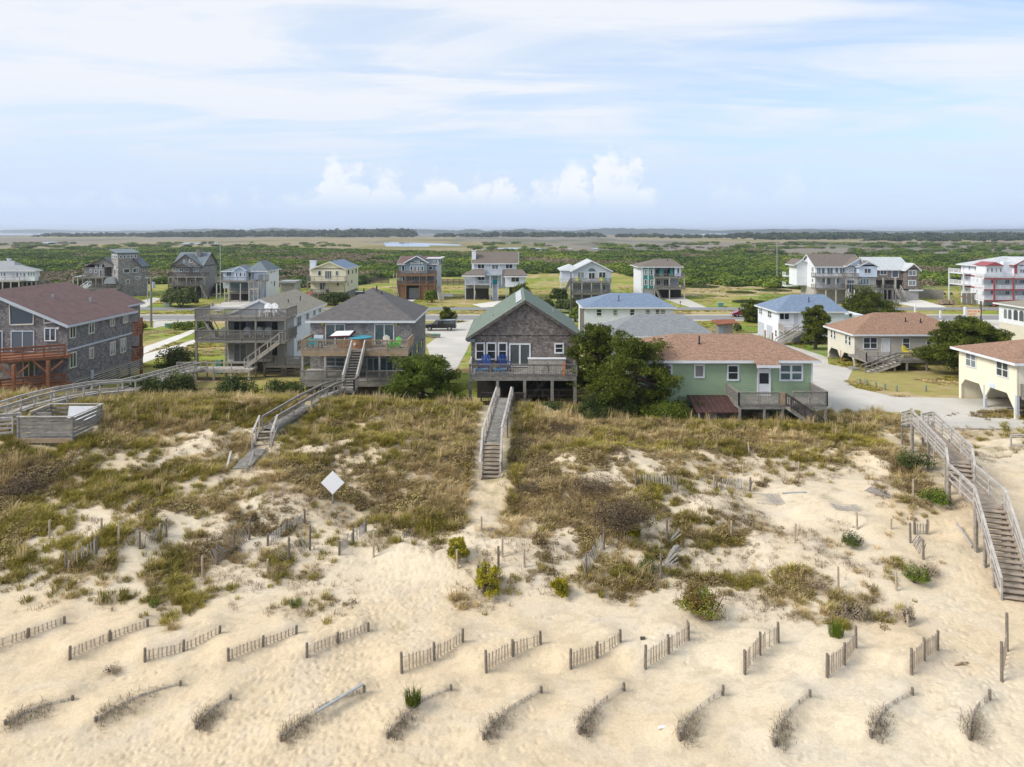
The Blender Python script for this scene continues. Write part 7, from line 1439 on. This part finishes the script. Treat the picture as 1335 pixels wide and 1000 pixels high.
def shrub(px0,px1,pyt,Y,label,m='shrub leaves',seed=1,name='shrub',group=None,leaf=.10,n=3500,low=-.2,stems=True,rzk=None):
    x=fx((px0+px1)/2,Y); z=H(x,Y); h=max(.3,fz(pyt,Y)-z); rx=(px1-px0)*Y/F/2; t=thing(name,(x,Y,z),label,'shrub' if 'grass' not in name else 'grass tuft',group)
    r=np.random.default_rng(seed); k=max(3,int(rx/h*3)); Vs=[];Fs=[];o0=0
    for i in range(k*2):
        a=r.uniform(0,6.28); q=math.sqrt(r.uniform(0,1))*.62; me=None
        sx=rx*r.uniform(.32,.5); sz=h*r.uniform(.36,.55); cx,cy=q*rx*math.cos(a),q*rx*.7*math.sin(a)
        nn=int(n/(k*2)); d=r.normal(0,1,(nn,3)); d/=np.linalg.norm(d,axis=1)[:,None]; d[:,2]=np.maximum(d[:,2],low)
        P=d*np.array([sx,sx,sz])*(r.uniform(.7,1.06,nn)[:,None])*(1+.2*np.sin(d[:,0:1]*6+i)*np.cos(d[:,1:2]*5))+np.array([cx,cy,h*(.42 if h>1.3 else .30)*(1-q*.35)])
        P[:,2]=np.minimum(P[:,2],h*1.02); nr=d+r.normal(0,.6,(nn,3))+np.array([0,0,.4]); nr/=np.linalg.norm(nr,axis=1)[:,None]; tt=np.cross(nr,r.normal(0,1,(nn,3))); tt/=np.linalg.norm(tt,axis=1)[:,None]; bb=np.cross(nr,tt); s=leaf*r.uniform(.5,1.3,nn)[:,None]
        V=np.stack([P-tt*s,P-bb*s*.6,P+tt*s,P+bb*s*.7],1).reshape(-1,3); Vs.append(V); Fs.append(np.arange(len(V)).reshape(-1,4)+o0); o0+=len(V)
    me=np_mesh('foliage',np.concatenate(Vs),np.concatenate(Fs),m,4); o=bpy.data.objects.new('foliage',me); COL.objects.link(o); o.parent=t
    q=MB()
    for i in range(7):
        a=i*.9+seed; q.tube([(x,Y,z-.1),(x+rx*.3*math.cos(a),Y+rx*.3*math.sin(a),z+h*.4),(x+rx*.5*math.cos(a),Y+rx*.5*math.sin(a),z+h*(.75 if h>1.3 else .45))],[.02*h+.006,.012*h+.005,.005],5)
    q.build('stems','bark',t); return t
S=shrub
S(203,268,370,167,'big roundish dark shrub on the far verge left of centre',seed=21,leaf=.28,n=5000); S(276,302,368,196,'dark shrub under the posts of the pale blue house','dark shrub leaves',22,leaf=.26,n=2500)
S(412,462,378,172,'dark green bush before the cream house with the blue roof','dark shrub leaves',23,leaf=.26,n=4000); S(553,573,375.5,177,'round light green shrub beside the red-brown decks','bright shrub leaves',24,leaf=.22,n=2000)
S(713,744,373,178,'dark rounded bush on the lawn left of the grey gabled house','dark shrub leaves',25,leaf=.26,n=2500); S(690,727,386,158,'yellowish loose thicket behind the green cottage roof, left part','shrub leaves',26,leaf=.24,n=3000); S(722,770,384,155,'yellowish loose thicket behind the green cottage roof, right part','shrub leaves',27,leaf=.24,n=3500); S(735,765,400,140,'low yellow-green bush left of the long white house','bright shrub leaves',28,leaf=.2,n=2000)
S(952,968,421,126,'small green bush growing against the rusty roofed shed','shrub leaves',29,leaf=.16,n=1500)
S(1222,1246,389,172,'bare grey-brown bush by the dark panel fence','grey brush',30,leaf=.16,n=1500)
S(152,236,487,59,'dark green low thicket on the crest behind the long boardwalk','dark shrub leaves',31,leaf=.085,n=9000); S(196,262,478,64,'olive shrub thicket beyond the crest left of the tiered decks','shrub leaves',32,leaf=.09,n=7000)
S(276,345,484,64,'dark shrubs at the foot of the tiered decks, left part','dark shrub leaves',33,leaf=.085,n=6000); S(330,400,490,62,'dark shrubs at the foot of the tiered decks, right part','dark shrub leaves',34,leaf=.085,n=6000)
S(205,262,448,84,'yellow-green brush along the sandy track left of the tiered decks','shrub leaves',35,leaf=.12,n=5000); S(222,258,418,128,'orange-green garden shrub row beside the green utility box','bright shrub leaves',36,leaf=.16,n=3000); S(250,272,414,124,'bright green shrub at the left edge of the tiered decks','bright shrub leaves',37,leaf=.16,n=2500)
S(168,196,419,127,'reddish flower bed shrubs left of the roadside pole','reddish shrub leaves',38,leaf=.15,n=2500)
S(752,838,509,56.8,'rounded dark green shrub mass below the broad pine','dark shrub leaves',39,leaf=.06,n=14000); S(742,806,521,55.8,'lower rounded dark shrub in front of the big shrub mass','dark shrub leaves',40,leaf=.055,n=10000); S(822,905,519,56.3,'feathery dark green cedar shrub against the green clapboard wall','cedar leaves',41,leaf=.06,n=12000)
S(690,745,520,57,'olive grassy shrub at the right end of the cottage piles','shrub leaves',42,leaf=.06,n=7000); S(585,612,508,58.5,'small bright green shrub left of the cottage porch','cedar leaves',43,leaf=.07,n=2500)
S(838,905,398,190,'low green shrubs beside the drive of the teal house','shrub leaves',44,leaf=.25,n=2500) if 0 else None
S(890,938,372,225,'dark round thicket on the tan clearing right of the teal house','dark shrub leaves',45,leaf=.3,n=3500); S(945,985,381,205,'green thicket on the tan clearing, left of its neighbour','shrub leaves',46,leaf=.28,n=3500); S(984,1030,379,212,'green thicket on the tan clearing behind the white house','shrub leaves',47,leaf=.28,n=3500); S(955,1000,391,178,'low dark shrub bank by the far verge behind the red car','dark shrub leaves',48,leaf=.22,n=3500); S(1120,1175,389,166,'green shrubs before the brown shingled house','shrub leaves',49,leaf=.2,n=3500)
# dune shrubs
def dshrub(px,py,wpx,hpx,label,m,seed,n=900,leaf=.035,name='dune_shrub'):
    x,y,z=hit(px,py); return shrub(px-wpx/2,px+wpx/2,py-hpx,y,label,m,seed,name,None,leaf,n,low=-.1)
dshrub(926,808,80,50,'reddish green spreading shrub on bare sand at the dune foot','reddish shrub leaves',61,5200,.045); dshrub(806,690,104,50,'large dark brown twiggy bush in the middle of the dune face','brown twigs',62,6000,.045)
dshrub(772,640,90,22,'low brown-yellow bush just above the large dark brown bush','brown twigs',63,3500,.04); dshrub(1190,612,60,32,'green and brown bush left of the upper stairs deck','shrub leaves',64,3600,.045); dshrub(1216,655,52,26,'bright green vine patch below the stairs deck','bright shrub leaves',65,2600,.045); dshrub(1192,760,46,32,'green shrub with dark brush on the slope left of the stairs','bright shrub leaves',66,2000,.035)
dshrub(1208,752,34,28,'grey bare brush right of the green slope shrub','grey brush',67,1500,.028); dshrub(1112,806,54,34,'dark grey brush above the right sand fences','grey brush',68,2200,.028); dshrub(1182,812,30,34,'narrow grey brush low on the slope near the stairs','grey brush',69,1400,.028); dshrub(1116,712,42,24,'olive clump wrapped around a stake on the right slope','shrub leaves',70,2400,.03)
dshrub(842,742,44,22,'olive grass clump left of the pale slat fan','shrub leaves',71,1700,.03); dshrub(640,765,44,34,'grey brush behind the small yellowish pine','grey brush',72,1500,.028); dshrub(490,690,1,1,'x','grey brush',73) if 0 else None
dshrub(145,878,26,18,'grey straw tuft alone on the lower left beach','grey brush',74,700,.022,'dry_tuft'); dshrub(1012,965,36,26,'grey straw heap at the ninth buried fence','grey brush',75,900,.02,'dry_tuft') if 0 else None
dshrub(1062,768,70,20,'sparse dead brush on the right lower slope','grey brush',76,900,.022); dshrub(692,640,50,16,'brown bush beside the centre steps','brown twigs',77,1500,.035); dshrub(940,690,80,50,'broad olive scrub on the right part of the dune face','dune scrub',78,1,.03) if 0 else None
dshrub(40,640,70,24,'brown scrub patch at the far left of the dune','brown twigs',79,2500,.04); dshrub(730,560,70,10,'dark brown scrub on the crest right of the centre boardwalk','brown twigs',80,2200,.04)
def seedling(px,py,hpx,label,seed,nb=9):
    x,y,z=hit(px,py); h=hpx*y/F; return pads_tree('pine_seedling',x,y,h,h*.5,label,'young pine','yellow pine needles',nb+5,seed,.05,110,.8,.15,.3,'young pines at the dune foot',padr=.36)
seedling(596,728,25,'yellow-green young pine with candle shoots left of the centre path',81); seedling(731,778,22,'small yellow young pine alone on the sand',82,7); seedling(634,775,34,'bent yellow-green young pine beside collapsed fence slats',83,9); seedling(826,700,16,'yellow-brown young pine near the large dark bush',84,6)
def tuft(px,py,h,n,m,label,seed,sp=.15,lean=.5):
    x,y,z=hit(px,py); me=blades(n,h,.010,sp,lean,m,seed); me.materials.clear(); me.materials.append(M(m)); place_mesh('grass_tuft',me,(x,y,z),label,'grass tuft')
tuft(1090,829,.62,260,'bright shrub leaves','bright green upright grass tuft between the tenth and eleventh sand fences',91,.3,.3); tuft(538,917,.55,260,'cedar leaves','green grass tuft at the top of the fifth buried fence',92,.28,.5); tuft(385,790,.35,160,'bright shrub leaves','small green grass tuft at the foot of the left dune',93,.25); tuft(200,790,.3,120,'bright shrub leaves','tiny green grass tuft at the tip of the grassy ridge',94,.2); tuft(784,779,.3,100,'dune grass green','small olive tuft right of the lone small yellow pine',95,.12)
HAZE=.00012
# ================= camera, sky, sun
cam=bpy.data.cameras.new('camera'); co=bpy.data.objects.new('camera',cam); COL.objects.link(co)
co.location=(0,0,HC); co.rotation_euler=(R(90),0,0); cam.sensor_width=36; cam.lens=36*F/1335; cam.shift_y=-(500-HY)/1335; cam.clip_start=.5; cam.clip_end=60000
SC.camera=co
SUN_EL,SUN_AZ=R(40),R(-108)   # azimuth from +Y towards +X: the sun stands to the left and a little behind the camera
w=bpy.data.worlds.new('World'); SC.world=w; w.use_nodes=True; N=w.node_tree.nodes; L=w.node_tree.links
bg=N['Background']; sky=N.new('ShaderNodeTexSky'); sky.sky_type='NISHITA'; sky.sun_disc=False; sky.sun_elevation=SUN_EL; sky.sun_rotation=SUN_AZ; sky.altitude=10; sky.air_density=1.1; sky.dust_density=.4; sky.ozone_density=1.2
bg.inputs['Strength'].default_value=.12
def math_(op,a,b=None,c=None,clamp=False):
    n=N.new('ShaderNodeMath'); n.operation=op; n.use_clamp=clamp
    for i,x in enumerate((a,b,c)):
        if x is None: continue
        if isinstance(x,(int,float)): n.inputs[i].default_value=x
        else: L.new(x,n.inputs[i])
    return n.outputs[0]
def mapr(v,a,b,c=0,d=1,smooth=True):
    n=N.new('ShaderNodeMapRange'); n.interpolation_type='SMOOTHSTEP' if smooth else 'LINEAR'; L.new(v,n.inputs[0])
    for i,x in enumerate((a,b,c,d)): n.inputs[i+1].default_value=x
    return n.outputs[0]
def noise(vec,scale,det=5,rough=.55,dist=0):
    n=N.new('ShaderNodeTexNoise'); L.new(vec,n.inputs['Vector']); n.inputs['Scale'].default_value=scale; n.inputs['Detail'].default_value=det; n.inputs['Roughness'].default_value=rough; n.inputs['Distortion'].default_value=dist; return n.outputs['Fac']
tc=N.new('ShaderNodeTexCoord'); se=N.new('ShaderNodeSeparateXYZ'); L.new(tc.outputs['Generated'],se.inputs[0]); dx,dy,dz=se.outputs
def comb(x,y,z):
    n=N.new('ShaderNodeCombineXYZ')
    for i,q in enumerate((x,y,z)):
        if isinstance(q,(int,float)): n.inputs[i].default_value=q
        else: L.new(q,n.inputs[i])
    return n.outputs[0]
# high veil of cirrus and altostratus: direction projected on a high flat layer
den=math_('MAXIMUM',math_('ADD',dz,.10),.02); pu=math_('DIVIDE',dx,den); pv=math_('DIVIDE',dy,den)
veil=noise(comb(math_('MULTIPLY',pu,.55),pv,0),1.15,7,.55,.6)
veil2=noise(comb(math_('MULTIPLY',pu,.30),pv,3.3),2.6,7,.6,.9)
az=math_('DIVIDE',dx,math_('MAXIMUM',dy,.05))
bright=mapr(math_('SUBTRACT',math_('MULTIPLY',dz,1.2),math_('MULTIPLY',az,.55)),-.15,.75)   # thicker cloud towards the sun
v=math_('ADD',math_('MULTIPLY',mapr(veil,.41,.61),.50),math_('MULTIPLY',mapr(veil2,.42,.62),.30))
v=math_('ADD',v,math_('MULTIPLY',bright,.55)); v=math_('ADD',v,.12)
v=math_('MINIMUM',v,1.0); v=math_('MULTIPLY',v,mapr(dz,-.02,.10,.62,1),clamp=True)
# small cumulus standing low over the sound, elevation 2 to 7 degrees
el=math_('DIVIDE',dz,math_('SQRT',math_('ADD',math_('MULTIPLY',dx,dx),math_('MULTIPLY',dy,dy))))
cn=noise(comb(az,math_('MULTIPLY',el,1.25),.4),17,7,.62,.15)
big=noise(comb(az,0,1.7),5.5,2,.5)
azd=math_('ADD',az,math_('MULTIPLY',math_('SUBTRACT',noise(comb(az,el,2.2),30,6,.65),.5),.075))
def bump_(c,wd,h): # towers: centre azimuth, half width, top elevation
    q=math_('DIVIDE',math_('SUBTRACT',azd,c),wd*1.1); return math_('ADD',math_('MULTIPLY',math_('SQRT',math_('MAXIMUM',math_('SUBTRACT',1,math_('MULTIPLY',q,q)),0)),h-.034),.034)
tops=None
for px,wd,top in [(288,16,253),(355,22,246),(408,14,242),(437,20,203),(462,16,207),(505,26,222),(578,26,214),(625,16,230),(655,14,226),(710,22,228),(745,18,222),(795,22,194),(822,14,194),(200,10,250),(950,22,222),(1030,20,222),(385,62,256),(470,50,250),(560,60,250),(650,40,252),(735,55,248),(810,40,244)]:
    b_=bump_((px-CX)/F,wd/F,(HY-top)/F); tops=b_ if tops is None else math_('MAXIMUM',tops,b_)
tops=math_('ADD',tops,math_('MULTIPLY',math_('SUBTRACT',cn,.5),.15))
cu=mapr(math_('SUBTRACT',tops,el),-.012,.034)
cu=math_('MULTIPLY',cu,mapr(el,.020,.062)); cu=math_('MULTIPLY',cu,mapr(cn,.34,.5,.35,1))
right=mapr(az,.20,.27,1,.28); cu=math_('MULTIPLY',cu,right)
shade=mapr(math_('ADD',math_('SUBTRACT',tops,el),math_('MULTIPLY',math_('SUBTRACT',cn,.5),-.06)),.0,.05,1,.45)
cu=math_('MULTIPLY',cu,math_('ADD',math_('MULTIPLY',shade,.5),.38))
def mix(f,a,b):
    n=N.new('ShaderNodeMix'); n.data_type='RGBA'; L.new(f,n.inputs[0])
    for i,x in ((6,a),(7,b)):
        if isinstance(x,tuple): n.inputs[i].default_value=x
        else: L.new(x,n.inputs[i])
    return n.outputs[2]
K=.63/.12
half=N.new('ShaderNodeValue'); half.outputs[0].default_value=.5
c=mix(v,mix(half.outputs[0],sky.outputs[0],(.46*K,.64*K,.97*K,1)),(.86*K,.90*K,.97*K,1))
hz=mapr(dz,.0,.20,.80,.0); c=mix(hz,c,(.55*K,.71*K,.97*K,1))
c=mix(cu,c,(.99*K,1.0*K,1.02*K,1))
L.new(c,bg.inputs['Color'])
sl=bpy.data.lights.new('sun','SUN'); sl.energy=2.3; sl.angle=R(20); sl.color=(1,.96,.90); so=bpy.data.objects.new('sun',sl); COL.objects.link(so)
d=Vector((math.sin(SUN_AZ)*math.cos(SUN_EL),math.cos(SUN_AZ)*math.cos(SUN_EL),math.sin(SUN_EL))); so.rotation_euler=d.to_track_quat('Z','Y').to_euler()
vs=SC.view_settings; vs.view_transform='Standard'; vs.look='None'; vs.exposure=.70; vs.gamma=1; vs.use_curve_mapping=False
SC.cycles.max_bounces=6; SC.cycles.diffuse_bounces=3; SC.cycles.glossy_bounces=2; SC.cycles.transmission_bounces=2; SC.cycles.volume_bounces=0; SC.cycles.transparent_max_bounces=4; SC.cycles.caustics_reflective=False; SC.cycles.caustics_refractive=False
SC.cycles.use_denoising=True

# the damp air over the marsh
hm=bpy.data.materials.new('haze'); hm.use_nodes=True; hn=hm.node_tree.nodes; hn.remove(hn['Principled BSDF']); pv_=hn.new('ShaderNodeVolumePrincipled')
pv_.inputs['Color'].default_value=(.80,.88,1,1); pv_.inputs['Density'].default_value=HAZE; pv_.inputs['Anisotropy'].default_value=.2; hm.node_tree.links.new(pv_.outputs[0],hn['Material Output'].inputs['Volume']); MATS['haze']=hm
hz_=MB().box(-17500,17500,-120,16400,-3.2,46).build('haze','haze'); hz_['kind']='stuff'
